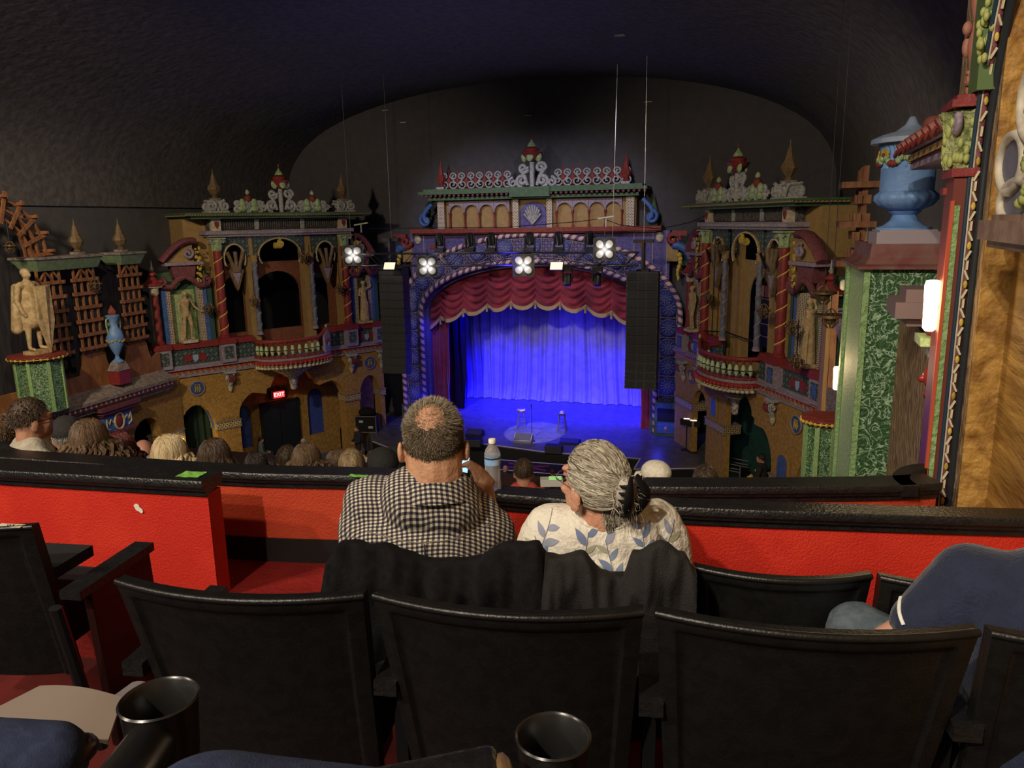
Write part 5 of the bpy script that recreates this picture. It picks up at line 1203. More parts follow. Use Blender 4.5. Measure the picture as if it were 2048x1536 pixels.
urn(T(1.075,6.42,9.785)@RZ(.9),.475,'big blue garlanded urn on the green pier at right')
p=dep(1683,755,7.2)
def sc_at(px,py,d,k,lb):
    p=dep(px,py,d);m=T(*p)@RZ(-PI/2-.1);return sconce(m,k,lb),p
_,p=sc_at(1896,612,3.50,.90,'large lit wall lamp on the red pilaster at right');light('sconce_lamp','POINT',(p.x-.2,p.y-.02,p.z),(0,0,0),4.5,(1,.72,.38),.05)
_,p=sc_at(1688,757,7.15,.85,'small lit wall lamp on the far side of the green pier');light('sconce_lamp','POINT',(p.x-.32,p.y-.05,p.z+.15),(0,0,0),15,(1,.72,.38),.05)
p=dep(1692,570,7.1);t=thing('small_spotlight','small white round lamp at the top left of the green pier','light',T(*p))
obj('wall_bracket',MB().tube([(.02,0,0),(.16,.0,0)],.01,6),metal,t);obj('shade',MB().lathe([(.01,-.05),(.04,-.02),(.05,.03),(.035,.05)],seg=14).xf(RY(-PI/2)),mat('lamp_cream',(.8,.75,.6),.5),t,smooth=40)
# wall dressings between the pier and the red pilaster
t=thing('stone_shelf','grey-pink bracket shelf on the brown wall above the lamp','shelf',RWF.M(5.0,0,9.33))
obj('shelf_slab',MB().box(-.1,.32,-.2,0,.0,.09).box(-.05,.25,-.13,0,-.05,0).box(.02,.3,-.15,0,.09,.16),mat('shelf_grey_pink',(.22,.15,.15),.7),t)
t=thing('carved_mask_bracket','dark red carved mask and scroll bracket beside the red pilaster','bracket',RWF.M(4.2,0,9.05))
o=MB().sph((0,-.05,.05),(.05,.06,.07),10,7).sph((0,-.1,.04),(.015,.03,.02),8,5).sph((-.02,-.08,.08),(.015,.02,.012),6,5).sph((0,-.05,-.04),(.035,.05,.035),8,6).sph((0,-.05,-.09),(.025,.03,.03),8,6).sph((0,-.03,-.15),(.02,.02,.05),8,6).sph((0,-.04,.12),(.045,.05,.03),8,6)
obj('mask',o,mat('mask_red',(.28,.03,.025),.3),t,smooth=60)
o=MB().sph((0,-.08,.34),(.05,.06,.05),12,8).tube(volute((0,-.09,.30),.05,1.2,PI/2,1),.02,6);obj('red_scroll',o,redd,t,smooth=60)
obj('green_wedge',MB().box(-.08,.12,-.15,0,.22,.26).box(-.05,.1,-.1,0,.16,.22),mint,t)
# ribbons of trellis beyond the urn
trellis(RWF,10.3,8.9,10.45,.5,'wooden trellis tower behind the big blue urn',.5)
for k in range(3): tag(obj('trellis_beam',MB().box(-.4,.4,-.2,.2,0,.07),wood,MW=RWF.M(10.3,.05,9.3+.45*k)),'horizontal wooden beam of the trellis behind the big urn, %s of three'%('lowest','middle','topmost')[k],'beam')
finial(RWF.M(8.0,.1,9.2),'bronze pointed finial between the urn and the right tower',.55,None,bronze,greyd)
t=thing('trellis_shelf','lilac grey shelf under the trellis behind the big urn','shelf',RWF.M(0,0,0));obj('slab',MB().box(-14.5,-8.6,-.25,.6,9.0,9.08) if 0 else MB().box(-15,-9,-.05,.6,8.15,8.25),lil,t)
octped(RWF.M(14.7,-.0,4.0),.36,2.3,'green octagonal pedestal standing against the right tower')
t=thing('wood_frame_strip','row of brown wooden boards between the tower and the green pier','panelling',RWF.M(0,0,0));obj('boards',MB().box(-18.8,-16.8,.0,.08,5.0,8.3),tanw,t);obj('torn_lath',MB().obox((-13.9,-.0,7.0),(-14.4,-.0,8.6),.10,.06),wood,t)
lantern(RWF.M(11.5,.3,8.95),'upper brass cage lantern hanging left of the green pier',5.1,.6);lantern(RWF.M(9.4,.3,8.86),'lower brass cage lantern hanging left of the green pier',5.2,.5)
# ================================================================== BALCONY STRUCTURE
ZN=8.84;ZFc=8.74
def V2(p): return Vector((p.x,p.y))
def sweep(path,prof,mi=0,mb=None):               # path (x,y) left to right; prof (d forward, z) closed loop
    mb=mb or MB();n=len(path);k=len(prof);vs=[]
    for i,p in enumerate(path):
        a=path[max(0,i-1)];b=path[min(n-1,i+1)];d=(b-a).normalized();nn=Vector((-d.y,d.x))
        for q,z in prof: vs.append((p.x+nn.x*q,p.y+nn.y*q,z))
    fs=[(i*k+j,i*k+(j+1)%k,(i+1)*k+(j+1)%k,(i+1)*k+j) for i in range(n-1) for j in range(k)]
    fs+=[tuple(range(k))[::-1],tuple((n-1)*k+j for j in range(k))];mb.add(vs,fs,mi);return mb
def capprof(z,w): return [(0,z),(w,z),(w+.005,z-.02),(w,z-.05),(.02,z-.075),(.02,z-.055),(.008,z-.05),(.006,z-.038),(-.004,z-.03),(-.004,z-.006)]
def smoothpath(P,n=6):
    out=[];m=len(P)
    for i in range(m-1):
        p0=P[max(0,i-1)];p1=P[i];p2=P[i+1];p3=P[min(m-1,i+2)]
        for j in range(n):
            t=j/n;out.append(.5*((2*p1)+(-p0+p2)*t+(2*p0-5*p1+4*p2-p3)*t*t+(-p0+3*p1-3*p2+p3)*t**3))
    return out+[P[-1]]
nl=[V2(atz(x,y,ZN)) for x,y in ((-420,905),(0,941),(403,963))]
nr=smoothpath([V2(atz(x,y,ZN)) for x,y in ((985,987),(1340,1013),(1740,1028),(2048,1037),(2500,1047))])
ff=smoothpath([V2(atz(x,y,ZFc)) for x,y in ((-420,886),(0,914),(430,943),(690,951),(880,958))])
fg=smoothpath([V2(atz(x,y,ZFc)) for x,y in ((1150,968),(1340,974),(1740,972),(1885,966))])
def parapet(name,path,z,z0,w,m,label,wall_in=.02,base=0):
    t=thing(name,label,'low wall',T(0,0,0));obj('top_cap',sweep(path,capprof(z,w)),blkg,t,smooth=35)
    obj('wall_face',sweep(path,[(wall_in+.012,z-.07),(wall_in+.012,z0),(w-.02,z0),(w-.02,z-.07)]),m,t)
    if base: obj('black_baseboard',sweep(path,[(wall_in,z0),(wall_in,z0+base),(wall_in+.02,z0+base),(wall_in+.02,z0)]),blk,t)
    return t
parapet('parapet_wall',nl,ZN,8.03,.15,redw,'bright red low wall with black cap and green tape at left, ending beside the aisle')
parapet('parapet_wall',nr,ZN,8.03,.10,redw,'red low wall with glossy black cap in front of the couple, running to the right edge')
parapet('parapet_wall',ff,ZFc,8.28,.13,redo,'orange-red low wall with black cap behind the aisle at left, heads showing above it',base=.12)
parapet('parapet_wall',fg,ZFc,8.28,.13,redo,'orange-red low wall with black cap at right, ending in a curved cap at the side wall',base=.12)
t=thing('thin_handrail','thin metal rail at the aisle gap left of the red hoodie','handrail',T(0,0,0));obj('rail',MB().tube([atz(x,y,8.55) for x,y in ((985,984),(1045,986))],.006,6),steel,t);obj('post',MB().tube([atz(1045,986,8.55),atz(1045,986,8.55)+Vector((0,0,-.3))],.006,6),steel,t)
P=[V2(atz(x,y,ZFc)) for x,y in ((1838,972),(1820,956),(1832,942),(1862,936),(1910,935))]
o=obj('curved_cap_end',sweep(smoothpath(P),[(-.0,ZFc),(.07,ZFc),(.07,ZFc-.05),(.0,ZFc-.05)]),blkg,smooth=40);tag(o,'curved black cap end looping to the right wall','cap')
# floors of the balcony
def polyfloor(name,pts,z,m,th=.25): return struct(name,flatprism(pts,z-th,z),m)
bk=[(p.x,p.y) for p in ff+fg]
polyfloor('floor_aisle',[(-4.6,2.55),(-2.2,2.62),(-.94,2.80),(.9,2.95),(1.05,4.35)]+[(x,y+.02) for x,y in reversed(bk)][1:],8.28,redfl)
struct('floor_row_step',MB().box(-2.9,-.9,2.40,2.62,7.8,8.16),redfl)
polyfloor('floor_second_row',[(-5,1.35),(1.0,1.75),(1.0,3.1),(-5,2.7)],8.03,mat('dark_red_floor',(.07,.008,.007),.7,(.11,.012,.01),5))  # second row floor in a darker red than the aisle
polyfloor('floor_first_row',[(-5,.45),(1.0,.85),(1.0,1.75),(-5,1.35)],8.27,carpet)
polyfloor('floor_camera_row',[(-5,-1.6),(1.0,-1.6),(1.0,.85),(-5,.45)],8.70,carpet,.6)
polyfloor('floor_loge',[(-7,3.4),(-4.4,3.4),(-2.2,3.7),(-.3,4.0),(1.0,4.4),(1.0,7.2),(-8,7.2)],7.35,carpet)
polyfloor('floor_loge_front',[(-8,7.2),(1.0,7.2),(1.0,8.2),(-8,8.2)],6.7,carpet)
# tape, chips and stickers
def decal(px,py,w,h,rot,m,z,name,label,cat,txt=None):
    p=atz(px,py,z);o=thing(name,label,cat,T(p.x,p.y,z+.003)@RZ(rot))
    obj('strip',MB().grid(lambda a,b:Vector(((a-.5)*w+.002*math.sin(b*17),(b-.5)*h+.003*math.sin(a*9),.001*math.sin(a*13+b*7))),10,6,thick=(0,0,.0006)),m,o);return o
gt=mat('green_tape',(.20,.52,.08),.6,(.25,.58,.11),40,.2,60)
decal(383,950,.105,.075,.12,gt,ZN,'tape_label','green tape with faint writing on the end of the left black cap','tape')
decal(716,953,.09,.035,.1,gt,ZFc,'tape_label','green tape strip on the far cap beside the checked shirt','tape')
# white paint chip on the left red wall
a=nl[1];b=nl[2];dd=(b-a).normalized();
def onwall(px,py,path_a,path_b,off=.033):
    n3=Vector((-(path_b-path_a).normalized().y,(path_b-path_a).normalized().x,0));p0=Vector((path_a.x,path_a.y,0))+n3*off
    d=ray(px,py);k=(p0-CP).dot(n3)/d.dot(n3);return CP+d*k
c=onwall(277,1017,a,b,.028)
m=Matrix((Vector((dd.x,dd.y,0)),Vector((-dd.y,dd.x,0)),Vector((0,0,1)))).transposed().to_4x4();m.translation=c
o=obj('paint_chip',MB().prism([[(-.022,.014),(-.01,.022),(.004,.016),(.008,.006),(.02,-.004),(.022,-.016),(.012,-.022),(.0,-.012),(-.012,-.008)]],-.002,.001),mat('chip_white',(.8,.75,.65),.7),MW=m);tag(o,'small white chipped patch of paint on the left red wall','paint chip')
# ================================================================== SEATS
shellm=mat('seat_plastic',(.009,.009,.009),.36,(.013,.0125,.012),30,.12,160,spec=.55)
seatfab=mat('seat_fabric',(.015,.014,.016),.95)
SW=.547;SH=.62
def seatback(w=SW,h=SH):
    def f(a,b,side):
        x=(a-.5);z=-h*b;tp=1-.13*b
        e=min(a,1-a)*w;et=b*h
        rec=min(1,max(0,(min(e,et*1.0)-.030)/.014));rec=rec*rec*(3-2*rec)
        y=.055*(2*x)**2-z*.24+(rec*.011 if side==0 else .034)
        zz=z+.0; 
        if b<.012: y+=0
        return Vector((x*w*tp,y,zz))
    mb=MB();nu,nv=44,34;w_=nu+1
    g=[j/nv for j in range(nv+1)];g=[t**1.35 for t in g];ua=[i/nu for i in range(nu+1)];ua=[.5-.5*math.cos(PI*u) if 0 else u for u in ua]
    ua=sorted(set([0,.012,.03,.05,.06,.07,.08,.1]+[.1+.8*i/24 for i in range(25)]+[.9,.92,.93,.94,.95,.97,.988,1]));nu=len(ua)-1;w_=nu+1
    g=sorted(set([0,.01,.03,.045,.055,.065,.075,.09]+[.09+.91*i/14 for i in range(15)]));nv=len(g)-1
    A=[f(u,v,0) for v in g for u in ua];B=[f(u,v,1) for v in g for u in ua];n=len(A)
    fs=[(j*w_+i,j*w_+i+1,(j+1)*w_+i+1,(j+1)*w_+i) for j in range(nv) for i in range(nu)]
    fs2=[tuple(n+k for k in reversed(q)) for q in fs]
    bd=[i for i in range(w_)]+[j*w_+nu for j in range(1,nv+1)]+[nv*w_+i for i in range(nu-1,-1,-1)]+[j*w_ for j in range(nv-1,0,-1)]
    mb.add(A+B,fs+fs2+[(bd[i],n+bd[i],n+bd[(i+1)%len(bd)],bd[(i+1)%len(bd)]) for i in range(len(bd))]);return mb
SB=seatback().mesh('seat_back_shell',shellm,40)
RIM=MB().tube([((a-.5)*SW,.055*(2*a-1)**2+.006,-.004) for a in [i/24 for i in range(25)]],.0085,8).mesh('seat_rim',shellm,60)
PADB=MB().grid(lambda a,b:Vector(((a-.5)*SW*.94*(1-.13*b),.036+.055*(2*a-1)**2+.24*SH*b+.04*math.sin(PI*a)**.4*math.sin(PI*min(1,b+.05))**.4,-.02-SH*.9*b)),12,12,thick=(0,-.002,0)).mesh('back_cushion',seatfab,60)
PAD=MB().box(-.24,.24,.18,.62,-.50,-.42).mesh('seat_cushion',seatfab)
ARM=MB().box(-.025,.025,.10,.50,-.27,-.235).mesh('armrest',blkg);STD=MB().box(-.014,.014,.2,.42,-.85,-.27).mesh('seat_standard',metal)
first=None
def seat(pL,pR,z,label,right=True,left=False,floor=.85):
    a=atz(*pL,z);b=atz(*pR,z);d=(b-a);k=Vector((d.x,d.y,0)).length/SW;c=(a+b)/2
    m=Matrix.Translation(c)@RZ(math.atan2(d.y,d.x))@Matrix.Diagonal((k,1,1,1))@T(0,-.055,0)
    t=thing('theatre_seat',label,'seat',m,'theatre seats')
    for nm_,me in (('seat_back_shell',SB),('seat_rim',RIM),('back_cushion',PADB),('seat_cushion',PAD)):
        o=obj(nm_,me,parent=t)
    for s,on in ((1,right),(-1,left)):
        if on: obj('armrest',ARM,parent=t,MW=T(s*(SW/2+.02),0,0));obj('seat_standard',STD,parent=t,MW=T(s*(SW/2+.02),0,0))
    return t,m
Z1=9.12;Z2=8.97
seat((230,1162),(725,1191),Z1,'black theatre seat back behind the left cup holder, first from the aisle',left=True)
seat((746,1191),(1287,1224),Z1,'black theatre seat back in the middle of the near row, behind the centre cup holder')
seat((1313,1226),(1960,1264),Z1,'black theatre seat back right of centre in the near row, navy shirt behind it')
seat((1986,1266),(2640,1298),Z1,'black theatre seat back cut off by the right edge of the picture')
seat((690,1117),(1035,1130),Z2,'black theatre seat under the checked-shirt man, hidden by his black coat',left=True)
seat((1048,1130),(1372,1141),Z2,'black theatre seat under the grey-haired woman, hidden by her jacket')
seat((1390,1135),(1745,1152),Z2,'empty black theatre seat right of the grey-haired woman')
seat((1763,1155),(2120,1168),Z2,'black theatre seat partly hidden by the denim knee and navy shirt')
t,m=seat((-300,1035),(62,1053),Z2,'black theatre end seat with numbered sticker at the left edge',right=False)
obj('aisle_armrest',MB().box(-.03,.03,.03,.42,-.235,-.205),blkg,t,MW=T(SW/2+.10,0,0));o=obj('aisle_panel',MB().prism([[(.10,-.22),(.42,-.22),(.43,-.40),(.38,-.60),(.26,-.68),(.2,-.85),(.14,-.85)]],-.012,.012).xf(RZ(PI/2)),mat('dark_brown_lacquer',(.025,.008,.007),.2),t,MW=T(SW/2+.10,0,0));bevel(o,.004)
obj('chrome_knob',MB().lathe([(.0,.03),(.018,.025),(.024,.012),(.026,0)][::-1],seg=18).xf(RY(PI/2)),mat('chrome',(.75,.75,.78),.28,metal=.8),t,MW=T(SW/2+.112,.30,-.36),smooth=60)
obj('leg_post',MB().tube([(SW/2+.06,.02,-.26),(SW/2+.06,.13,-.85)],.018,8),metal,t)
obj('folded_seat',MB().box(-.22,.24,.12,.36,-.24,-.20),seatfab,t)
o=obj('number_sticker',MB().box(-.035,.035,-.012,.012,0,.002),mat('sticker_cream',(.7,.66,.5),.6),t,MW=T(SW/2-.055,.05,.001));obj('sticker_lettering',text('G5',.018,blk,ext=.0003),parent=o,MW=T(0,0,.0025))
# cup holders on the camera row's armrests
def cupholder(px,py,d,bx,by,label):
    p=dep(px,py,d);q=dep(bx,by,d*.72);t=thing('cup_holder_armrest',label,'cup holder',T(*p));cm=mat('cup_plastic',(.016,.016,.016),.28,spec=.6)
    obj('cup',MB().lathe([(.030,-.075),(.037,-.07),(.0415,0),(.0435,.003),(.0415,.005),(.038,.002),(.035,-.055),(.0,-.057)],seg=40,cap=False),cm,t,smooth=50)
    L=q-p;L.z=L.z*.75;n=10;P=[Vector((0,0,-.03))+Vector((L.x,L.y,0)).normalized()*.035+L*(i/n)*.95 for i in range(n+1)]
    obj('arm_bar',MB().tube(P,[.030+.006*i/n for i in range(n+1)],12,flat=.8),cm,t,smooth=50);return t
cupholder(318,1402,.87,120,1640,'black cup holder on an armrest at lower left')
cupholder(1106,1476,.87,1080,1800,'black cup holder on an armrest at bottom centre')
t=thing('armrest_end','glossy black armrest end with brown tip at the bottom centre','armrest',T(*dep(900,1520,.80))@RZ(YAW+.1));bevel(obj('bar',MB().box(-.11,.05,-.05,.02,-.03,.0),blkg,t,MW=RY(-.13)),.012,3);obj('brown_tip',MB().sph((.052,-.015,-.018),(.012,.03,.015),10,7),mat('worn_brown',(.2,.12,.06),.4),t,smooth=60,MW=RY(-.13))
# paper booklets on the lap
def sheet(pts,z,m,name,label,cat,bend=.01):
    w=[atz(x,y,z) for x,y in pts];mb=MB().grid(lambda a,b:(w[0].lerp(w[1],a)).lerp(w[3].lerp(w[2],a),b)+Vector((0,0,bend*math.sin(PI*a)*.6)),14,8,thick=(0,0,-.004));return tag(obj(name,mb,m,smooth=60),label,cat)
sheet(((80,1371),(245,1394),(215,1484),(-60,1442)),9.24,mat('program_paper',(.30,.24,.20),.8),'programme_booklet','beige paper programme lying over the lap at lower left','booklet',.012)
sheet(((265,1364),(300,1366),(290,1400),(225,1393)),9.22,mat('grey_paper',(.20,.17,.18),.8),'paper_sheet','grey paper corner showing beside the cup holder rim','paper',.004)
denim=mat('dark_denim',(.025,.035,.085),.9,(.035,.05,.11),60,.15,400)
mb=limbs(MB(),[(dep(420,1712,.66),dep(820,1722,.70),.085,.075),(dep(820,1722,.7),dep(1000,1950,.6),.075,.08),(dep(420,1712,.66),dep(100,2200,.5),.08,.09)])
me=remat(bake(mb,.008,8,'lap'),denim);tag(obj('person',me),'seated person seen only as a dark denim thigh at the bottom edge','person')
mb=limbs(MB(),[(dep(-80,1530,.9),dep(100,1520,.92),.055,.045),(dep(-80,1530,.9),dep(-300,2000,.7),.055,.09)])
r=tag(obj('person',remat(bake(mb,.007,6,'knee'),denim)),'seated person seen only as a dark denim knee at the lower left edge','person')
obj('shoe_tip',MB().sph(dep(150,1505,.93),(.022,.03,.018),12,8),mat('brown_leather',(.05,.03,.025),.3),r,smooth=60)
# ================================================================== PEOPLE
def headblob(mb,k=1.,neck=1.,wide=1.,nz=-.17,ear=0):
    mb.sph((0,-.008,.012),(.078*wide,.098,.108),18,14);mb.sph((0,.035,-.045),(.062*wide,.068,.075),14,10)
    mb.sph((0,.075,-.09),(.032,.028,.028),10,7);mb.sph((0,.100,-.025),(.013,.018,.024),8,6);mb.sph((0,.10,.0),(.011,.015,.03),8,6)
    mb.sph((0,.095,-.065),(.026,.014,.010),8,6)
    for s in (-1,1):
        mb.sph((s*.030,.088,.026),(.026,.014,.012),8,6);mb.sph((s*.030,.092,.004),(.014,.011,.010),8,6);mb.sph((s*.045,.07,-.03),(.022,.022,.02),8,6)
        mb.sph((s*(.083*wide+ear),-.008-ear,-.030),(.010,.020,.033),10,8);mb.sph((s*(.082*wide+ear*.6),.0-ear*.5,-.052),(.009,.013,.015),8,6);mb.sph((s*.078*wide,.006,-.02),(.014,.012,.03),8,6)
    cap2(mb,(0,-.02,-.04),(0,-.03,nz),.062*neck,.068*neck);return mb
HX=Matrix.Identity(4)
def scalp(p,f=1.):                                # direction -> point just over the skull
    d=Vector(p).normalized();r=Vector((.078,.098,.108))
    k=1/math.sqrt((d.x/r.x)**2+(d.y/r.y)**2+(d.z/r.z)**2);return Vector((0,-.008,.012))+d*k*f
def hairshell(th=1.08,low=-.55,front=.35,n=32,rough=.012,face=True):
    mb=MB();vs=[];seg=40;R=18;keep=[];random.seed(4)
    for j in range(R+1):
        t=PI*j/R
        for i in range(seg):
            a=2*PI*i/seg;d=Vector((math.sin(t)*math.cos(a),math.sin(t)*math.sin(a),math.cos(t)))
            fr_=max(0,d.y);lim=low+fr_*1.15 if face else low
            kk=th+rough*math.sin(a*11+t*3)+rough*math.sin(a*5-t*7)
            if d.z<lim: kk=.90
            vs.append(scalp(d,kk))
    fs=[]
    for j in range(R):
        for i in range(seg):
            k=(i+1)%seg;fs.append((j*seg+i,(j+1)*seg+i,(j+1)*seg+k,j*seg+k))
    mb.add(vs,fs);return mb
def locks(n,length,spread=.05,curl=.01,seed=1,r=.006,face=.25):
    random.seed(seed);mb=MB()
    for i in range(n):
        a=random.uniform(0,2*PI);
        d0=Vector((math.cos(a)*.3,math.sin(a)*.3-.1,1));d1=Vector((math.cos(a),math.sin(a),random.uniform(-.3,.1)))
        if d1.normalized().y>face+.35: continue
        P=[]
        for k in range(7): P.append(scalp(d0.lerp(d1,k/6),1.10+random.uniform(0,.05)))
        L=length*random.uniform(.75,1.05);e=P[-1];ph=random.uniform(0,6)
        for k in range(1,8):
            q=e+Vector((d1.x*spread*math.sin(k/7*2),d1.y*spread*math.sin(k/7*2)-.005,-L*k/7))+Vector((curl*math.sin(k*1.3+ph),curl*math.cos(k*1.1+ph),0));P.append(q)
        n_=len(P);mb.tube(P,[r*(.7+.3*math.sin(PI*k/(n_-1)))*(1 if k<n_-2 else .5) for k in range(n_)],5)
    return mb
bm_=headblob(MB());cap2(bm_,(0,-.01,-.25),(0,-.01,-.5),.10,.13);cap2(bm_,(-.15,-.01,-.25),(.15,-.01,-.25),.055,.055)
limbs(bm_,[((-.19,-.02,-.25),(-.24,.02,-.5),.05,.042),((.19,-.02,-.25),(.24,.02,-.5),.05,.042),((-.24,.02,-.5),(-.12,.24,-.56),.04,.03),((.24,.02,-.5),(.12,.24,-.56),.04,.03),((-.12,.24,-.56),(-.08,.32,-.56),.034,.03),((.12,.24,-.56),(.08,.32,-.56),.034,.03)])
BODY=bake(bm_,.011,4,'person_body',.4)
sh=MB();cap2(sh,(0,-.03,-.235),(0,-.02,-.56),.14,.165);cap2(sh,(-.155,-.02,-.225),(.155,-.02,-.225),.08,.08);cap2(sh,(-.055,-.03,-.165),(.055,-.03,-.165),.078,.078)
limbs(sh,[((-.185,-.02,-.25),(-.245,.02,-.5),.066,.058),((.185,-.02,-.25),(.245,.02,-.5),.066,.058),((-.245,.02,-.5),(-.14,.2,-.55),.055,.045),((.245,.02,-.5),(.14,.2,-.55),.055,.045)])
SHIRT=bake(sh,.014,5,'shirt')
tr=limbs(MB(),[((-.09,-.02,-.62),(-.11,.40,-.62),.095,.07),((.09,-.02,-.62),(.11,.40,-.62),.095,.07),((-.11,.4,-.62),(-.11,.40,-1.1),.07,.05),((.11,.4,-.62),(.11,.40,-1.1),.07,.05)])
TROU=bake(tr,.02,4,'trousers')
tr=limbs(MB(),[((-.08,-.02,-.62),(-.1,.02,-1.1),.10,.07),((.08,-.02,-.62),(.1,.02,-1.1),.10,.07),((-.1,.02,-1.1),(-.1,.0,-1.58),.065,.045),((.1,.02,-1.1),(.1,.0,-1.58),.065,.045),((-.1,.0,-1.6),(-.1,.12,-1.62),.045,.035),((.1,.0,-1.6),(.1,.12,-1.62),.045,.035)])
TROUS=bake(tr,.02,4,'standing_trousers')
cpm=MB().sph((0,-.005,.045),(.098,.119,.092),20,12)
CAPM=cpm.mesh('cap_crown',blk,60)
BRIM=MB().grid(lambda a,b:Vector(((a-.5)*.13,.09+.075*b*(1-.3*(2*a-1)**2),.03-.02*(2*a-1)**2-.015*b)),10,5,thick=(0,0,.004)).mesh('cap_brim',blk,60)
HM={'short':hairshell(1.07,-.42,rough=.008).mesh('short_hair',blk,80),'long':hairshell(1.12,-.8,rough=.01).mesh('hair_shell',blk,80),'fringe':None}
LOCKS={'long':locks(230,.26,.06,.012,2,.0085).mesh('hair_locks',blk,70),'wavy':locks(240,.22,.10,.022,5,.009).mesh('hair_locks',blk,70),'bob':locks(220,.10,.05,.012,8,.009).mesh('hair_locks',blk,70)}
sp_=MB();random.seed(11)
for i in range(1500):
    d=Vector((random.gauss(0,1),random.gauss(0,1),random.gauss(.2,1))).normalized()
    if d.z<-.38+max(0,d.y)*1.2: continue
    p=scalp(d,1.03);g=(d*.5+Vector((0,-.2,-.6))+Vector((random.gauss(0,.2),random.gauss(0,.2),random.gauss(0,.2)))).normalized();sp_.tube([p,p+g*.016],[.0035,.0008],4)
LOCKS['short']=sp_.mesh('hair_tufts',blk,80)
def ov(o,m):
    o.material_slots[0].link='OBJECT';o.material_slots[0].material=m;return o
def hairmat(n,c,c2):
    return mat('hair_'+n,c,.45,c2,28,.5,60,st=(1,1,.16),spec=.35,lo=.35,hi=.65)
HC={'darkbrown':hairmat('darkbrown',(.035,.022,.015),(.09,.058,.036)),'brown':hairmat('brown',(.07,.042,.024),(.17,.105,.06)),'blonde':hairmat('blonde',(.42,.30,.15),(.75,.60,.36)),'darkred':hairmat('darkred',(.06,.012,.012),(.13,.03,.025)),'dirtyblonde':hairmat('dirtyblonde',(.15,.10,.05),(.34,.25,.13)),'black':hairmat('black',(.015,.012,.01),(.045,.035,.03)),'grey':hairmat('grey',(.25,.23,.2),(.5,.47,.42))}
def clothmat(c): return mat('cloth_%d_%d_%d'%tuple(int(v*100) for v in c),c,.9,tuple(v*1.25 for v in c),20,.3,60)
def person(p,yaw,hair,hc,shirt,label,k=1.,cap=None,backcap=False,tilt=0,standing=False,glasses=False,skc=None,trc=(.02,.02,.025),group=None):
    MW=Matrix.Translation(p)@RZ(YAW+yaw)@Matrix.Scale(k,4)
    r=obj('person',BODY,MW=MW);ov(r,skc or skin);tag(r,label,'person',group)
    ov(obj('shirt',SHIRT,parent=r),clothmat(shirt));ov(obj('trousers',TROUS if standing else TROU,parent=r),clothmat(trc))
    if hair in ('long','wavy','bob'):
        ov(obj('hair',HM['long'],parent=r),HC[hc]);ov(obj('hair_locks',LOCKS[hair],parent=r),HC[hc])
    elif hair in ('short','updo'):
        ov(obj('hair',HM['short' if hair=='short' else 'long'],parent=r),HC[hc]);
        if hair=='short': ov(obj('hair_tufts',LOCKS['short'],parent=r),HC[hc])
        else: obj('hair_bun',MB().sph((0,-.13,.02),(.045,.035,.045),12,8),HC[hc],r,smooth=60)
    if cap:
        c=ov(obj('cap',CAPM,parent=r),clothmat(cap));ov(obj('cap_brim',BRIM,parent=c,MW=RZ(PI) if backcap else Matrix()),clothmat(cap))
        if backcap: obj('adjuster_strap',MB().tube([(.05*math.sin(a),.098*math.cos(a)+.012,.0+.01) for a in [-.9+.18*i for i in range(11)]],.006,5),mat('strap_gold',(.5,.4,.1),.5),c)
    if glasses: obj('glasses',MB().tube([(.084,-.0,-.005),(.078,.07,.0),(.066,.1,.0)],.0025,5).tube([(.03+.026*math.cos(a),.108,.0+.02*math.sin(a)) for a in [i*PI/6 for i in range(12)]],.0025,5,closed=True).tube([(-.03+.026*math.cos(a),.108,.0+.02*math.sin(a)) for a in [i*PI/6 for i in range(12)]],.0025,5,closed=True),blk,r)
    return r
G='audience in the loge rows'
person(dep(62,838,4.35),-.75,'short','darkbrown',(.42,.38,.30),'man in glasses with thinning dark hair and beige hood at the left, looking right',glasses=True,group=G)
o=obj('jacket_collar',MB().tube([(-.27,-.06,-.24),(-.14,-.13,-.19),(0,-.13,-.19),(.14,-.10,-.2),(.24,-.02,-.26)],[.05,.06,.06,.06,.05],10),black_cloth,bpy.data.objects['person.002'] if 'person.002' in bpy.data.objects else None,smooth=60)
person(dep(4,872,4.6),.2,'short','brown',(.05,.07,.08),'dark-haired person cut off by the left picture edge',group=G)
person(dep(135,872,5.0),.5,'short','grey',(.5,.46,.42),'bearded man in a black and white mesh cap between the glasses man and the brunette',cap=(.03,.028,.026),group=G)
person(dep(180,884,4.45),.15,'wavy','brown',(.35,.3,.25),'woman with long wavy brown hair at left',k=1.08,group=G)
person(dep(242,902,4.9),-.2,'bob','darkred',(.05,.03,.03),'person with dark red hair beside the wavy brunette',k=1.0,group=G)
person(dep(288,908,6.2),.4,'none','brown',(.3,.25,.2),'bald man between the dark red hair and the blonde',skc=mat('pink_skin',(.58,.27,.19),.35),group=G)
person(dep(342,912,4.75),-.1,'bob','blonde',(.3,.3,.3),'woman with short bright blonde hair',k=1.08,group=G)
person(dep(432,916,4.8),-.25,'long','darkbrown',(.03,.03,.03),'woman with straight dark brown hair right of the blonde',group=G)
person(dep(514,932,6.6),-.2,'long','black',(.05,.05,.05),'black-haired person left of the red sleeve',group=G)
person(dep(545,940,7.4),-.3,'short','black',(.30,.02,.03),'person in a red top left of the short-haired man',group=G)
person(dep(575,918,6.6),.05,'short','darkbrown',(.6,.57,.5),'short-haired man in a pale collar beside the long brown hair',group=G)
person(dep(614,922,5.2),-.1,'wavy','brown',(.03,.03,.03),'woman with long layered brown hair right of the short-haired man',group=G)
person(dep(676,932,5.7),.1,'long','brown',(.03,.03,.03),'brown-haired woman left of the blonde bun',group=G)
person(dep(704,936,4.9),.2,'updo','dirtyblonde',(.03,.03,.03),'person with dark blonde hair pulled back left of the two caps',group=G)
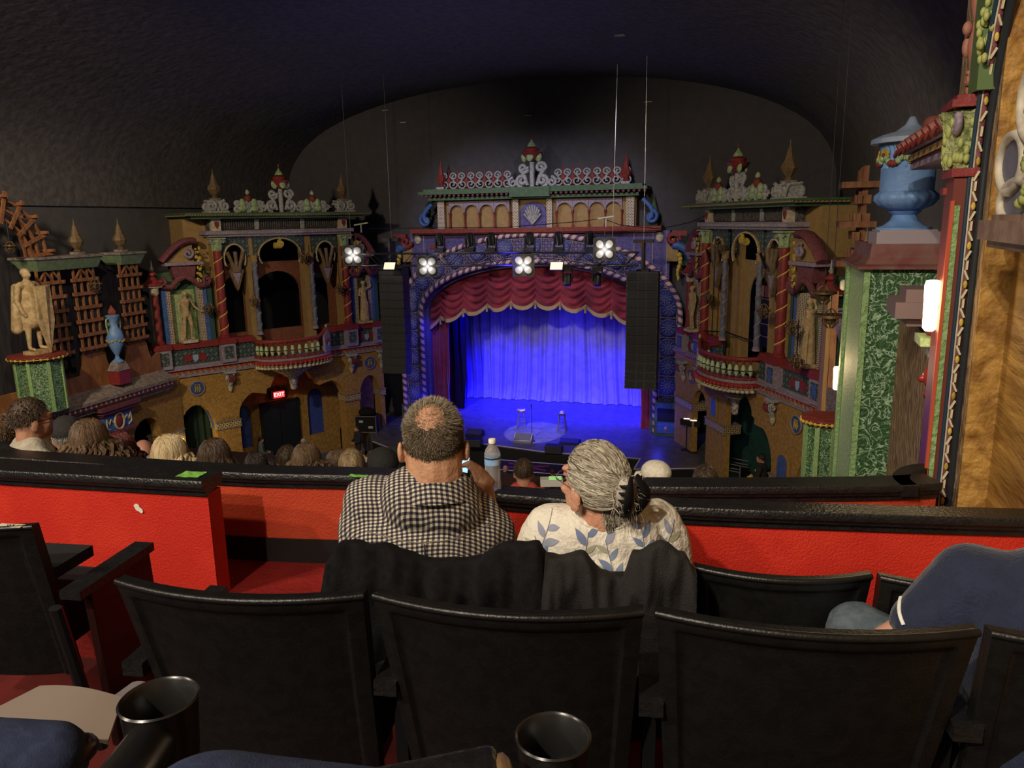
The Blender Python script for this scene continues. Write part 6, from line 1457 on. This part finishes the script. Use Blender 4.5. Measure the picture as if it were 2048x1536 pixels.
person(dep(766,936,4.9),.55,'short','grey',(.1,.1,.1),'man in a backwards black cap beside the checked shirt',cap=(.018,.018,.018),backcap=True,group=G)
person(dep(793,925,6.0),.3,'short','black',(.3,.25,.25),'man in a black cap directly left of the big bald head',cap=(.018,.018,.018),group=G)
person(dep(1047,943,6.9),0,'short','darkbrown',(.42,.06,.04),'man with cropped dark hair in a rust red hoodie below the stage',group=G)
person(dep(1311,955,5.8),.9,'none','grey',(.12,.14,.2),'person in a white baseball cap facing left, right of the grey-haired woman',cap=(.75,.70,.58),group=G)
person(dep(1410,962,5.6),0,'short','darkbrown',(.03,.03,.03),'top of a dark-haired head behind the right wall cap',group=G)
G2='audience on the floor below'
def low(px,py,z,*a,**k): return person(atz(px,py,z),*a,group=G2,**k)
low(522,880,1.2,-1.2,'short','black',(.10,.12,.13),'seated man in a grey shirt leaning back beside the left exit')
low(607,883,1.75,-.3,'short','grey',(.6,.55,.55),'man in a pale collar seated in front of the exit doors')
r=person(atz(714,857,1.62),2.2,'short','black',(.02,.02,.022),'standing usher in black with folded hands near the stage',standing=True,group=None)
low(672,905,1.2,-.8,'none','grey',(.05,.06,.06),'man in a dark flat hat low in front of the usher',cap=(.02,.02,.02))
low(690,905,1.2,-.2,'short','brown',(.05,.06,.06),'brown-haired head right of the dark flat hat')
low(725,905,1.2,-.3,'short','brown',(.62,.36,.05),'person in a mustard yellow top near the stage corner')
low(741,907,1.2,-.5,'bob','brown',(.6,.7,.75),'child-sized person in a white top beside the mustard top')
low(1011,937,1.2,-.9,'none','grey',(.02,.03,.05),'bald man in dark blue below the stage, right of the bottle')
low(1022,955,1.2,-.5,'none','grey',(.10,.11,.11),'balding man in a grey shirt in front of the bald man in dark blue')
low(985,940,1.2,.2,'bob','black',(.15,.1,.1),'dark-haired person seen beside the bottle')
low(1105,945,1.2,.2,'short','darkred',(.03,.03,.03),'dark red-haired head beside the grey-haired woman')
gp=atF(FR_,1522,917,-.5);r=person(gp,1.0,'short','black',(.015,.015,.018),'bearded security guard in black with a yellow badge at right',standing=True,k=gp.z/1.62)
obj('yellow_badge',MB().sph((-.09,.10,-.30),(.04,.015,.035),8,6),mat('badge_yellow',(.75,.6,.08),.4),r);obj('yellow_armful',MB().sph((.05,.24,-.55),(.14,.06,.08),10,6),MT['badge_yellow'],r,smooth=60)
# small things around the floor
p=atz(736,862,1.1);t=thing('road_case','black road case with silver edges on the left stage wing','road case',T(*p)@RZ(.2))
obj('case_body',MB().box(-.45,.45,-.3,.3,0,.72),metal,t);mb=MB()
for x in (-.45,.45):
    for y in (-.3,.3): mb.tube([(x,y,0),(x,y,.72)],.018,5)
for y in (-.3,.3): mb.tube([(-.45,y,.72),(.45,y,.72)],.018,5);mb.tube([(-.45,y,.02),(.45,y,.02)],.018,5)
obj('edge_trim',mb,cs,t);obj('handle_plate',MB().box(-.28,-.1,-.32,-.3,.45,.55).box(.12,.32,-.32,-.3,.2,.3),mat('plate_white',(.45,.45,.5),.5),t)
tag(obj('gear_bag',MB().sph((0,0,0),(.42,.28,.2),14,8),black_cloth,MW=T(p.x,p.y,p.z+.85),smooth=60),'black soft bag lying on the road case','bag')
p=atz(670,893,.0);t=thing('covered_counter','black covered counter between the exit doors and the usher','counter',T(p.x,p.y,0)@RZ(.35));obj('cover',MB().box(-1.1,.6,-.4,.4,0,.95),black_cloth,t);obj('plank_top',MB().box(-.5,.5,-.42,.42,.95,.99),mat('plank_brown',(.10,.06,.03),.7),t)
p=atF(FR_,1463,922,-.6);HR_=p.z/1.4;t=thing('equipment_tower','stacked black equipment rack with green light below the right tower','rack',T(p.x,p.y,0)@RZ(-.4)@Matrix.Scale(HR_,4))
obj('rack_body',MB().box(-.5,.5,-.35,.35,0,1.15),metal,t);mb=MB()
for z in (1.15,1.25,1.4): mb.tube([(-.5,-.36,z),(.5,-.36,z)],.02,5);mb.tube([(-.5,.34,z),(.5,.34,z)],.02,5)
for x in (-.5,.5): mb.tube([(x,-.36,0),(x,-.36,1.4)],.02,5)
obj('frame',mb,cs,t);obj('green_lamp',MB().sph((-.05,-.38,.75),.045,8,6).sph((.08,-.38,.75),.045,8,6),mat('green_led',(.1,1,.5),.5,em=(.1,1,.45),es=5),t);obj('red_lamp',MB().sph((.05,-.38,.2),.03,8,6),mat('red_led',(1,.05,.2),.5,em=(1,.05,.2),es=3),t)
p=atF(FR_,1548,915,-1.0);t=thing('road_case','low black road case with silver edge behind the security guard','road case',T(p.x,p.y,0)@RZ(-.5));obj('case_body',MB().box(-.7,.7,-.3,.3,0,1.35),metal,t);obj('edge_trim',MB().tube([(-.7,-.31,1.35),(.7,-.31,1.35)],.025,5).tube([(-.7,-.31,0),(-.7,-.31,1.35)],.025,5),cs,t)
t=thing('curved_handrail','black curved handrail in front of the right tower base','handrail',T(0,0,0));obj('rail',MB().tube([atz(x,y,1.0) for x,y in ((1510,962),(1540,957),(1580,954),(1640,953),(1690,953))],.05,8),metal,t,smooth=60)
for px,py,lb in ((657,915,'small glowing phone held up in front of the usher, left'),(705,912,'small glowing phone in the crowd by the usher'),(632,897,'glowing phone beside the exit doors')):
    p=atz(px,py,1.0);tag(obj('mobile_phone',MB().box(-.07,.07,-.01,.01,-.06,.06),mat('phone_glow',(.8,.85,1),.4,em=(.7,.8,1),es=2),MW=Matrix.Translation(p)),lb,'phone')
p=dep(1103,961,6.2);t=thing('tablet_case','pale green and white lit control box beside the red hoodie','device',T(*p)@RZ(YAW));obj('case',MB().box(-.09,.09,-.04,.04,-.04,.02),mat('case_white',(.55,.55,.5),.5),t);obj('stand_leg',MB().box(-.02,.02,-.02,.02,7.35-p.z,-.04),metal,t);obj('green_screen',MB().box(-.02,.08,-.042,.03,.02,.026),mat('screen_green',(.4,.8,.3),.5,em=(.3,.7,.25),es=.5),t)
# ---------------------------------------------------------------- the couple
def gingham():
    m=mat('gingham',(.8,.75,.62),.85);nt=m.node_tree;b=nt.nodes['Principled BSDF'];N=nt.nodes.new;L=nt.links.new
    tc=N('ShaderNodeTexCoord');dn=N('ShaderNodeTexNoise');dn.inputs['Scale'].default_value=5;L(tc.outputs['Object'],dn.inputs['Vector'])
    ad=N('ShaderNodeVectorMath');ad.operation='MULTIPLY_ADD';ad.inputs[1].default_value=(.035,.035,.035);L(dn.outputs[1],ad.inputs[0]);L(tc.outputs['Object'],ad.inputs[2])
    s=N('ShaderNodeSeparateXYZ');L(ad.outputs[0],s.inputs[0])
    def chk(src,per):
        a=N('ShaderNodeMath');a.operation='DIVIDE';a.inputs[1].default_value=per;L(src,a.inputs[0]);f=N('ShaderNodeMath');f.operation='FRACT';L(a.outputs[0],f.inputs[0])
        g=N('ShaderNodeMath');g.operation='GREATER_THAN';g.inputs[1].default_value=.5;L(f.outputs[0],g.inputs[0]);return g.outputs[0]
    yz=N('ShaderNodeMath');yz.operation='ADD';L(s.outputs[2],yz.inputs[0]);L(s.outputs[1],yz.inputs[1])
    u=chk(s.outputs[0],.0150);v=chk(yz.outputs[0],.0150);sm=N('ShaderNodeMath');sm.operation='ADD';L(u,sm.inputs[0]);L(v,sm.inputs[1])
    h=N('ShaderNodeMath');h.operation='MULTIPLY';h.inputs[1].default_value=.5;L(sm.outputs[0],h.inputs[0])
    r=N('ShaderNodeValToRGB');r.color_ramp.interpolation='CONSTANT';e=r.color_ramp.elements;e[0].color=(.72,.66,.50,1);e[1].position=.9;e[1].color=(.012,.011,.02,1);q=e.new(.4);q.color=(.15,.13,.14,1)
    L(h.outputs[0],r.inputs[0]);L(r.outputs[0],b.inputs['Base Color']);return m
ging=gingham()
def wrinkle(me,amp,fs,seed=0,zlim=None):
    from mathutils import noise
    me.calc_loop_triangles() if 0 else None
    ns=[v.normal.copy() for v in me.vertices]
    for v,n in zip(me.vertices,ns):
        p=v.co;w=noise.noise(Vector((p.x*fs,p.y*fs,p.z*fs*.5+seed)))+.6*noise.noise(Vector((p.x*fs*2.3+p.z*fs,p.y*fs,p.z*fs*1.3-seed)))
        v.co=p+n*amp*w
    me.update();return me
MM=Matrix.Translation(dep(867,880,2.40))@RZ(YAW+.05)@Matrix.Scale(1.05,4);MI=MM.inverted()
def loc(px,py,d): return MI@dep(px,py,d)
mb=headblob(MB(),neck=1.32,wide=1.05,nz=-.18,ear=.010)
cap2(mb,(0,-.03,-.09),(0,-.03,-.17),.075,.085)
cap2(mb,(-.03,.07,-.28),(-.03,.13,-.62),.17,.18);cap2(mb,(-.16,.07,-.26),(.10,.07,-.29),.07,.06)
hd=loc(970,978,2.66);tipd=loc(940,962,2.62)
limbs(mb,[((-.21,.05,-.27),(-.255,.14,-.52),.06,.055),((-.255,.14,-.52),(-.1,.40,-.58),.05,.035),((.145,.075,-.34),(.20,.19,-.50),.055,.045),((.20,.19,-.50),tuple(hd+Vector((.015,-.02,-.07))),.045,.03)])
# raised right hand: palm, four bent fingers and thumb
pc=hd;mb.sph(pc,(.030,.022,.042),12,8)
wr=hd+Vector((.015,-.02,-.07));cap2(mb,wr,pc,.027,.03)
for k,(dx,L1,L2,L3) in enumerate(((-.024,.040,.026,.02),(-.008,.044,.029,.022),(.009,.041,.027,.021),(.025,.032,.021,.018))):
    b0=pc+Vector((dx,.0,.030-.004*abs(k-1)));b1=b0+Vector((-.014-.003*k,.006,L1));b2=b1+Vector((-.020,.006,L2*.55));b3=b2+Vector((-.020,.004,-.004-.003*k))
    limbs(mb,[(b0,b1,.0100,.0090),(b1,b2,.0090,.0082),(b2,b3,.0082,.0068)])
b0=pc+Vector((-.026,.0,-.02));b1=b0+Vector((-.026,.008,.022));b2=b1+Vector((-.012,.006,.024));limbs(mb,[(b0,b1,.013,.011),(b1,b2,.011,.009)])
mskin=mat('man_skin',(.60,.33,.20),.5,(.50,.25,.15),18,.25,90,spec=.3)
man=obj('person',remat(bake(mb,.0045,4,'man_body',.4),mskin),MW=MM);tag(man,'large man in black and cream checked shirt seen from behind, thinning grey-brown hair','person')
sh=MB();cap2(sh,(-.03,.08,-.36),(-.03,.14,-.66),.235,.22,24)
sh.sph((-.035,.05,-.31),(.26,.17,.15),20,14);cap2(sh,(-.195,.05,-.215),(.11,.05,-.265),.095,.09,20);cap2(sh,(-.055,-.03,-.175),(.035,-.03,-.185),.108,.106,16)
limbs(sh,[((-.21,.05,-.27),(-.255,.12,-.50),.095,.085),((-.255,.12,-.50),(-.14,.36,-.56),.08,.06),((.155,.06,-.325),(.205,.18,-.50),.09,.08),((.205,.18,-.48),tuple(wr+Vector((0,-.0,-.035))),.06,.042)])
me=bake(sh,.0075,8,'checked_shirt');wrinkle(me,.008,9,1);remat(me,ging);SHM=obj('checked_shirt',me,parent=man)
def bvh(me): return BVHTree.FromPolygons([v.co.copy() for v in me.vertices],[tuple(p.vertices) for p in me.polygons])
B=bvh(me)
def proj(B,x,z,off=.002,y0=-1):
    h=B.ray_cast(Vector((x,y0,z)),Vector((0,1,0)));return (h[0]+h[1]*off if h[0] is not None else None)
P=[proj(B,-.20+.38*i/30,-.255-.012*math.sin(PI*i/30),.001) for i in range(31)];P=[p for p in P if p]
obj('yoke_seam',MB().tube(P,.0016,5),mat('seam_dark',(.25,.22,.18),.8),SHM,smooth=60)
P=[proj(B,-.03,-.27-.012*i,.001) for i in range(16)];obj('box_pleat',MB().tube([p for p in P if p],.0025,5),mat('pleat_dark',(.05,.045,.05),.9),SHM,smooth=60)
mb=MB()
def collar(a,b):
    t=-.35*PI+1.7*PI*a-PI/2-.5*PI;t=PI*(-1.32+1.64*a)
    r=.108+.014*b;return Vector((r*math.cos(t)*1.02,-.03+r*math.sin(t),-.098-.058*b-.022*math.sin(-t) *-1*0+ .018*math.sin(t)*-1-.01))
mb.grid(collar,30,4,thick=(0,0,.0035));obj('collar',mb,ging,SHM,smooth=60)
# short hair: scalp shell with a thin crown and many short strands
def bald(d): 
    c=Vector((-.05,-.62,.78)).normalized();q=d.normalized().dot(c);return max(0,min(1,(q-.80)/.17))
mb=MB();seg=56;R=26;vs=[]
for j in range(R+1):
    t=PI*j/R
    for i in range(seg):
        a=2*PI*i/seg;d=Vector((math.sin(t)*math.cos(a),math.sin(t)*math.sin(a),math.cos(t)));lim=-.74+max(0,d.y)*1.45+ (.22 if abs(d.x)>.75 and d.y>-.45 else 0)
        k=1.022-.05*bald(d);k=k if d.z>lim else .9;q=scalp(d,k);q.x*=1.05;vs.append(q)
mb.add(vs,[(j*seg+i,(j+1)*seg+i,(j+1)*seg+(i+1)%seg,j*seg+(i+1)%seg) for j in range(R) for i in range(seg)])
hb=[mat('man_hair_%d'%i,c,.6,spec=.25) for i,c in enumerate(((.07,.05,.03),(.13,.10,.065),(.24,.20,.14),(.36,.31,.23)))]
HS=obj('hair',mb,mat('hair_man_scalp',(.10,.07,.045),.8,(.20,.145,.09),30,.4,120),man,smooth=80)
random.seed(21);mb=MB();n=0
while n<15000:
    d=Vector((random.gauss(0,1),random.gauss(-.2,1),random.gauss(.15,1))).normalized();lim=-.84+max(0,d.y)*1.55+(.2 if abs(d.x)>.78 and d.y>-.45 else 0)
    if d.z<lim+abs(random.gauss(0,.14)) or random.random()<bald(d)*.80 or d.y>.6: n+=1;continue
    p=scalp(d,1.015);p.x*=1.05;n+=1
    c=Vector((-.05,-.62,.78)).normalized();away=(d-c*d.dot(c));away=away.normalized() if away.length>.05 else Vector((1,0,0))
    g=(away*(1.0 if bald(d)<.3 else .4)+Vector((.25,-.1,-.15))+d*(.45 if d.z<.3 else .7)+Vector([random.gauss(0,.24+.3*bald(d)) for _ in range(3)])).normalized();L=random.uniform(.004,.009)+.006*max(0,d.z+.4) if d.z<.35 else random.uniform(.010,.021)
    w=.0007;s_=g.cross(d);s_=s_.normalized()*w if s_.length>1e-4 else Vector((w,0,0));q=p+g*L*.5+d*.001
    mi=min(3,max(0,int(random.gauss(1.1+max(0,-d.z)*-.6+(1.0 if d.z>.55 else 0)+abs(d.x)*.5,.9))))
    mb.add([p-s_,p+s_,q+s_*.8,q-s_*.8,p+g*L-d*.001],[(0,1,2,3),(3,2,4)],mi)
obj('hair_strands',mb,hb,HS)
# what he holds, and the bottle
p=dep(927,946,2.80);t=thing('mobile_phone','phone with bright screen held up by the man in the checked shirt','phone',T(*p)@RZ(YAW-1.0)@RX(-.2));bevel(obj('case',MB().box(-.036,.036,-.004,.004,-.07,.07),metal,t),.003);obj('screen',MB().box(-.033,.033,-.0052,-.004,-.065,.065),mat('phone_screen',(.3,.6,1),.3,em=(.35,.65,1),es=.9),t)
b=atz(976,985,ZN);t=thing('water_bottle','clear plastic water bottle with blue label standing on the black cap','bottle',T(b.x+.012,b.y+.03,ZN))
plast=bpy.data.materials.new('clear_plastic');plast.use_nodes=True;pb=plast.node_tree.nodes['Principled BSDF'];pb.inputs['Transmission Weight'].default_value=.82;pb.inputs['Roughness'].default_value=.04;pb.inputs['IOR'].default_value=1.12;pb.inputs['Base Color'].default_value=(.95,.97,1,1)
pr=[(.027,0),(.031,.004)]
for k in range(7): pr+=[(.0325,.010+.0135*k),(.0305,.0165+.0135*k)]
pr+=[(.0325,.105),(.0325,.112),(.0318,.114),(.0318,.146),(.0325,.148),(.032,.155),(.027,.172),(.016,.188),(.0125,.193),(.0125,.199)]
obj('bottle_body',MB().lathe(pr,seg=32),plast,t,smooth=50);obj('label',MB().lathe([(.0326,.112),(.0326,.147)],seg=32,cap=False),mat('label_blue',(.22,.42,.70),.4,(.5,.65,.8),9),t,smooth=60)
obj('label_band',MB().lathe([(.0330,.136),(.0330,.143)],seg=32,cap=False),mat('label_dark',(.04,.04,.07),.4),t);obj('white_cap',MB().lathe([(.0145,.198),(.0145,.213),(.013,.215)],seg=24),mat('cap_white',(.8,.78,.7),.4),t,smooth=40)
# woman
MWm=Matrix.Translation(dep(1190,966,2.30))@RZ(YAW)@Matrix.Scale(1.0,4)
hr=RZ(.68)@RX(.10)
mb=headblob(MB(),neck=.95,wide=1.0,nz=-.12,ear=.014);mb.v=[hr@p for p in mb.v]
cap2(mb,(.01,-.015,-.10),(.03,-.01,-.16),.066,.07);cap2(mb,(.03,.06,-.23),(.03,.12,-.56),.16,.17);cap2(mb,(-.11,.05,-.18),(.17,.05,-.18),.07,.07);cap2(mb,(-.02,.01,-.135),(.09,.01,-.135),.055,.055)
limbs(mb,[((-.15,.05,-.2),(-.2,.12,-.48),.055,.045),((.21,.05,-.2),(.26,.12,-.48),.055,.045),((-.2,.12,-.48),(-.06,.36,-.53),.04,.03),((.26,.12,-.48),(.16,.36,-.53),.04,.03),((-.06,.36,-.53),(-.03,.43,-.52),.032,.026),((.16,.36,-.53),(.12,.43,-.52),.032,.026)])
wom=obj('person',remat(bake(mb,.0048,4,'woman_body',.4),mat('woman_skin',(.62,.33,.22),.5,(.52,.25,.16),18,.25,90,spec=.3)),MW=MWm);tag(wom,'woman with grey hair clipped up in a white leaf-print blouse, head turned left','person')
sh=MB();cap2(sh,(.03,.07,-.30),(.03,.13,-.60),.20,.20,24);sh.sph((.03,.05,-.245),(.235,.15,.13),20,14);cap2(sh,(-.135,.05,-.17),(.195,.05,-.165),.088,.088,18);cap2(sh,(-.045,.01,-.175),(.105,.01,-.175),.105,.105,18)
limbs(sh,[((-.15,.05,-.20),(-.185,.10,-.46),.09,.095),((.21,.05,-.20),(.245,.10,-.46),.09,.095)])
me=bake(sh,.007,6,'leaf_print_blouse')
wrinkle(me,.007,10,4);BL=obj('leaf_print_blouse',remat(me,mat('blouse_cream',(.82,.78,.68),.85,(.76,.71,.61),9,.4,60)),parent=wom)
B=bvh(me);pal=[mat('leaf_%d'%i,c,.85) for i,c in enumerate(((.17,.22,.36),(.42,.42,.30),(.30,.32,.42),(.23,.30,.42)))];random.seed(8)
def leafs(cx,cz,ang,n,L=.055):
    mb=MB();st=[]
    ax=Vector((math.cos(ang),math.sin(ang)))
    for k in range(14):
        p=proj(B,cx+ax.x*(.13*k/13),cz+ax.y*(.13*k/13),.0022)
        if p: st.append(p)
    if len(st)>2: mb.tube(st,.0011,4,2)
    for k in range(n):
        s=1 if k%2 else -1;b0=Vector((cx,cz))+ax*(.02+.024*k);la=ang+s*.75;l=L*random.uniform(.75,1.1);wd=l*.20;mi=random.choice((0,1,2,3,0));V=[];N_=8
        lx=Vector((math.cos(la),math.sin(la)));ly=Vector((-lx.y,lx.x));ok=True
        for i in range(N_+1):
            for j in (-1,-.5,0,.5,1):
                q=b0+lx*(l*i/N_)+ly*(wd*math.sin(PI*(i/N_)**.8)*j);p=proj(B,q.x,q.y,.0018)
                if p is None: ok=False;break
                V.append(p)
            if not ok: break
        if ok: mb.add(V,[(i*5+j,i*5+j+1,(i+1)*5+j+1,(i+1)*5+j) for i in range(N_) for j in range(4)],mi)
    if mb.v: obj('leaf_print',mb,pal,BL,smooth=80)
for cx,cz,a,n in ((-.05,-.25,1.4,5),(.05,-.27,1.8,5),(-.19,-.32,1.5,4),(.14,-.21,1.7,4),(-.14,-.28,1.9,4),(.12,-.33,1.5,5),(.19,-.24,1.2,4),(.24,-.34,1.7,4),(-.17,-.20,1.2,4),(.0,-.40,.6,5)): leafs(cx,cz,a,n)
P=[proj(B,.03+.125*k/14,-.118+.05*(abs(k)/14)**2.2,.001) for k in range(-14,15)];P=[q for q in P if q]
obj('neckline_binding',MB().tube(P,.003,6),MT['blouse_cream'],BL,smooth=60)
# pulled-back hair
HR=thing('tmp','','');bpy.data.objects.remove(HR)
hm2=mat('silver_hair_shell',(.20,.175,.14),.5,(.46,.42,.35),22,.4,60,st=(.5,1,1));sil=[mat('silver_hair_%d'%i,c,.4,spec=.35) for i,c in enumerate(((.10,.085,.065),(.25,.22,.17),(.45,.41,.33),(.62,.58,.49)))]
s1=hairshell(1.06,-.50,rough=.004);s1.v=[hr@p for p in s1.v];HSW=obj('hair',s1,hm2,wom,smooth=80)
clip=Vector((.01,-1.0,-.02));mb=MB();random.seed(31)
for i in range(1500):
    a=random.uniform(-1,1)*PI*.83;f=Vector((math.sin(a)*.95,math.cos(a),0));e=.42 if f.y>0 else -.1
    st=Vector((f.x,f.y*.9,.30+.25*max(0,f.y)-(.75 if f.y<.55 else .1)*abs(f.x)*random.uniform(.2,1) if abs(f.x)>.4 else .45+.2*f.y)).normalized()
    st=Vector((f.x,max(f.y,-.5),random.uniform(-.55,.75) if abs(f.x)>.5 else random.uniform(.45,1.1))).normalized()
    if st.y>.72 and st.z<.45: st.z=.5;st.normalize()
    if st.y>.35 and st.z<.0: continue
    c=(clip+Vector((random.gauss(0,.10),0,random.gauss(0,.16)))).normalized();P=[];lift=random.uniform(1.055,1.10)
    for k in range(10):
        t=k/9;d=st.lerp(c,t)
        if d.length<.15: break
        P.append(hr@scalp(d,lift+.05*math.sin(PI*t)*random.uniform(.6,1)+.04*t))
    if len(P)>3: mb.tube(P,[.0017*(.6+.4*math.sin(PI*min(1,(k+1)/10))) for k in range(len(P))],4,min(3,max(0,int(random.gauss(1.7,.9)))),cap=False)
obj('hair_strands',mb,sil,HSW,smooth=80)
mb=MB()
for i in range(170):                               # loose bun ends and wisps
    p=scalp((clip+Vector((random.gauss(0,.15),0,random.gauss(-.1,.3)))).normalized(),1.12);P=[p];v=Vector((random.gauss(0,.5),-1,random.gauss(-.1,.9))).normalized();Lh=random.uniform(.02,.075)
    for k in range(1,7): P.append(p+v*Lh*k/6+Vector((.006*math.sin(k+i),0,-.028*(k/6)**2*random.uniform(.2,1.6))))
    mb.tube([hr@q for q in P],[.0016*(1-.13*k) for k in range(7)],4,random.choice((1,2,3,2)),cap=False)
for i in range(90):
    st=Vector((random.uniform(-.5,.7),-.8,-.75)).normalized();p=scalp(st,1.04);P=[p]
    for k in range(1,7): P.append(p+Vector((random.gauss(0,.002),-.02*k/6,-.055*k/6*random.uniform(.5,1.1))))
    mb.tube([hr@q for q in P],[.0014]*7,4,random.choice((0,1,1,2)),cap=False)
obj('loose_wisps',mb,sil,HSW,smooth=80)
s2=MB();bn=scalp(clip,1.16);s2.sph(bn,(.036,.030,.055),14,10);s2.v=[hr@p for p in s2.v];obj('hair_bun',s2,hm2,HSW,smooth=60)
mb=MB();gloss=mat('clip_black',(.006,.006,.007),.6,spec=.2)
for s in (-1,1):
    q=bn+Vector((s*.010,-.022,0));P=[q+Vector((s*.022*math.sin(PI*i/10),-.018*math.sin(PI*i/10),.06-.12*i/10)) for i in range(11)];mb.tube(P,[.006+.012*math.sin(PI*i/10) for i in range(11)],8,flat=.5)
    for k in range(5): z=.04-.02*k;mb.tube([q+Vector((s*.016,-.012,z)),q+Vector((s*.026,.004,z-.004)),q+Vector((s*.022,.016,z-.006))],[.006,.005,.002],6)
mb.v=[hr@(bn+(p-bn)*1.1) for p in mb.v];obj('claw_clip',mb,gloss,HSW,smooth=60)
mb=MB().tube([Vector((-.083,-.012,-.005)),Vector((-.080,.06,.0)),Vector((-.066,.102,-.003))],.0014,6)
for s in (-1,1): mb.tube([Vector((s*.031+.024*math.cos(a),.112,-.008+.017*math.sin(a))) for a in [i*PI/8 for i in range(16)]],.0012,5,closed=True)
mb.v=[hr@p for p in mb.v];obj('wire_glasses',mb,steel,wom,smooth=60)
# coats over the seat backs
def coat(pL,pR,pts,z,label,name,seed,dropz,fold,m):
    a=atz(*pL,z);b=atz(*pR,z);d=(b-a);d.z=0;L=d.length;d.normalize();fw=Vector((-d.y,d.x,0))
    from mathutils import noise
    def top(s):
        for (s0,h0),(s1,h1) in zip(pts[:-1],pts[1:]):
            if s0<=s<=s1: k=(s-s0)/(s1-s0);k=k*k*(3-2*k);return h0+(h1-h0)*k
        return pts[-1][1]
    def f(s,t):
        h=top(s)+.034;base=a+d*(L*s);n=noise.noise(Vector((s*7+seed,t*2.2,seed)));n2=noise.noise(Vector((s*16+seed,t*4+s*3,seed*2)))
        if t<.2:
            k=t/.2;off=fw*(.13*(1-k)-.075)+Vector((0,0,h-.06*(1-k)**2))
        else:
            k=(t-.2)/.8;off=fw*(-.075-.03*math.sin(min(1,k*4)*PI/2)+.06*k)+Vector((0,0,h-dropz*k-.012*math.sin(min(1,k*5)*PI/2)))
        pl=(math.sin(s*fold+2.0*n+seed)*.5+.5)
        off-=fw*(.022*n*min(1,t*3)+.014*n2+.022*pl*min(1,t*2.2));off+=d*(.03*n*k if t>.2 else 0)
        return base+off
    t=thing(name,label,'coat',T(0,0,0));obj('draped_cloth',MB().grid(f,110,56,thick=fw*.006),m,t,smooth=80);return t
coat((655,1118),(1092,1132),((0,-.10),(.05,-.0),(.10,.045),(.3,.035),(.5,.0),(.66,.005),(.85,.055),(.97,.06),(1,.03)),Z2,'black coat hung over the seat back behind the man in the checked shirt','hanging_coat',1,.42,34,black_cloth)
coat((1076,1130),(1388,1145),((0,.03),(.14,.02),(.3,.035),(.42,-.02),(.55,-.03),(.62,.04),(.78,.075),(.92,.045),(1,.0)),Z2,'bunched black jacket over the seat back behind the grey-haired woman','bunched_jacket',5,.34,22,mat('soft_black_cloth',(.016,.015,.015),.9,(.021,.019,.019),30,.3,200))
# navy shirt person at right
nv=mat('navy_jersey',(.009,.016,.045),.8,(.012,.02,.055),30,.25,120,sheen=.2)
S=[dep(1948,1172,1.78),dep(1835,1262,1.80),dep(2110,1250,1.70),dep(2110,1480,1.66),dep(1775,1290,1.84),dep(1735,1330,1.9)]
hc_=dep(2180,930,1.72)
mb=MB();mb.sph(hc_,(.08,.1,.115),14,10);cap2(mb,hc_+Vector((0,0,-.1)),S[2]+Vector((0,0,.06)),.06,.07);cap2(mb,S[2],S[3],.13,.15);cap2(mb,S[0],S[2],.07,.08);limbs(mb,[(S[0],S[1],.06,.052),(S[1],S[4],.052,.046),(S[4],S[5]+Vector((0,.0,-.1)),.044,.035)])
h0=S[5]+Vector((0,.0,-.12));mb.sph(h0,(.03,.03,.04),10,7)
for k in range(4): limbs(mb,[(h0+Vector((-.02+.014*k,.02,-.01)),h0+Vector((-.02+.014*k,.05,-.04)),.009,.007)])
limbs(mb,[(h0+Vector((.02,.0,.0)),h0+Vector((.035,.03,-.02)),.010,.008)])
nvp=obj('person',remat(bake(mb,.008,5,'body'),mat('pink_forearm_skin',(.62,.34,.24),.5)));tag(nvp,'person in a navy shirt with one raised jeans knee, cut off by the right edge','person')
mb=MB();cap2(mb,S[2]+Vector((0,0,.0)),S[3],.175,.19,20);cap2(mb,S[0],S[2]+Vector((0,0,.02)),.098,.12,20);limbs(mb,[(S[0],S[1]+(S[0]-S[1])*.12,.098,.078)])
me=bake(mb,.008,8,'navy_shirt');wrinkle(me,.005,8,2);SN=obj('navy_shirt',remat(me,nv),parent=nvp)
q0=dep(1799,1190,1.70);q1=dep(1806,1252,1.70)
Bn=bvh(me);P=[]
for i in range(13):
    y=1190+60*i/12;x=1803-7*math.sin(PI*i/12)+ (4*i/12);d=ray(x,y).normalized();h=Bn.ray_cast(CP,d)
    if h[0] is not None: P.append(h[0]-d*.002)
if len(P)>3: obj('white_sleeve_mark',MB().tube(P,.0045,6),mat('sleeve_white',(.85,.85,.8),.6),SN,smooth=60)
mb=limbs(MB(),[(dep(2120,1520,1.66),dep(1712,1262,2.0),.11,.078),(dep(1712,1262,2.0),dep(1665,1560,2.02),.076,.055)]);me=bake(mb,.008,5,'jeans');wrinkle(me,.003,14,3)
obj('jeans',remat(me,mat('washed_denim',(.075,.105,.13),.85,(.11,.14,.17),40,.3,220)),parent=nvp)
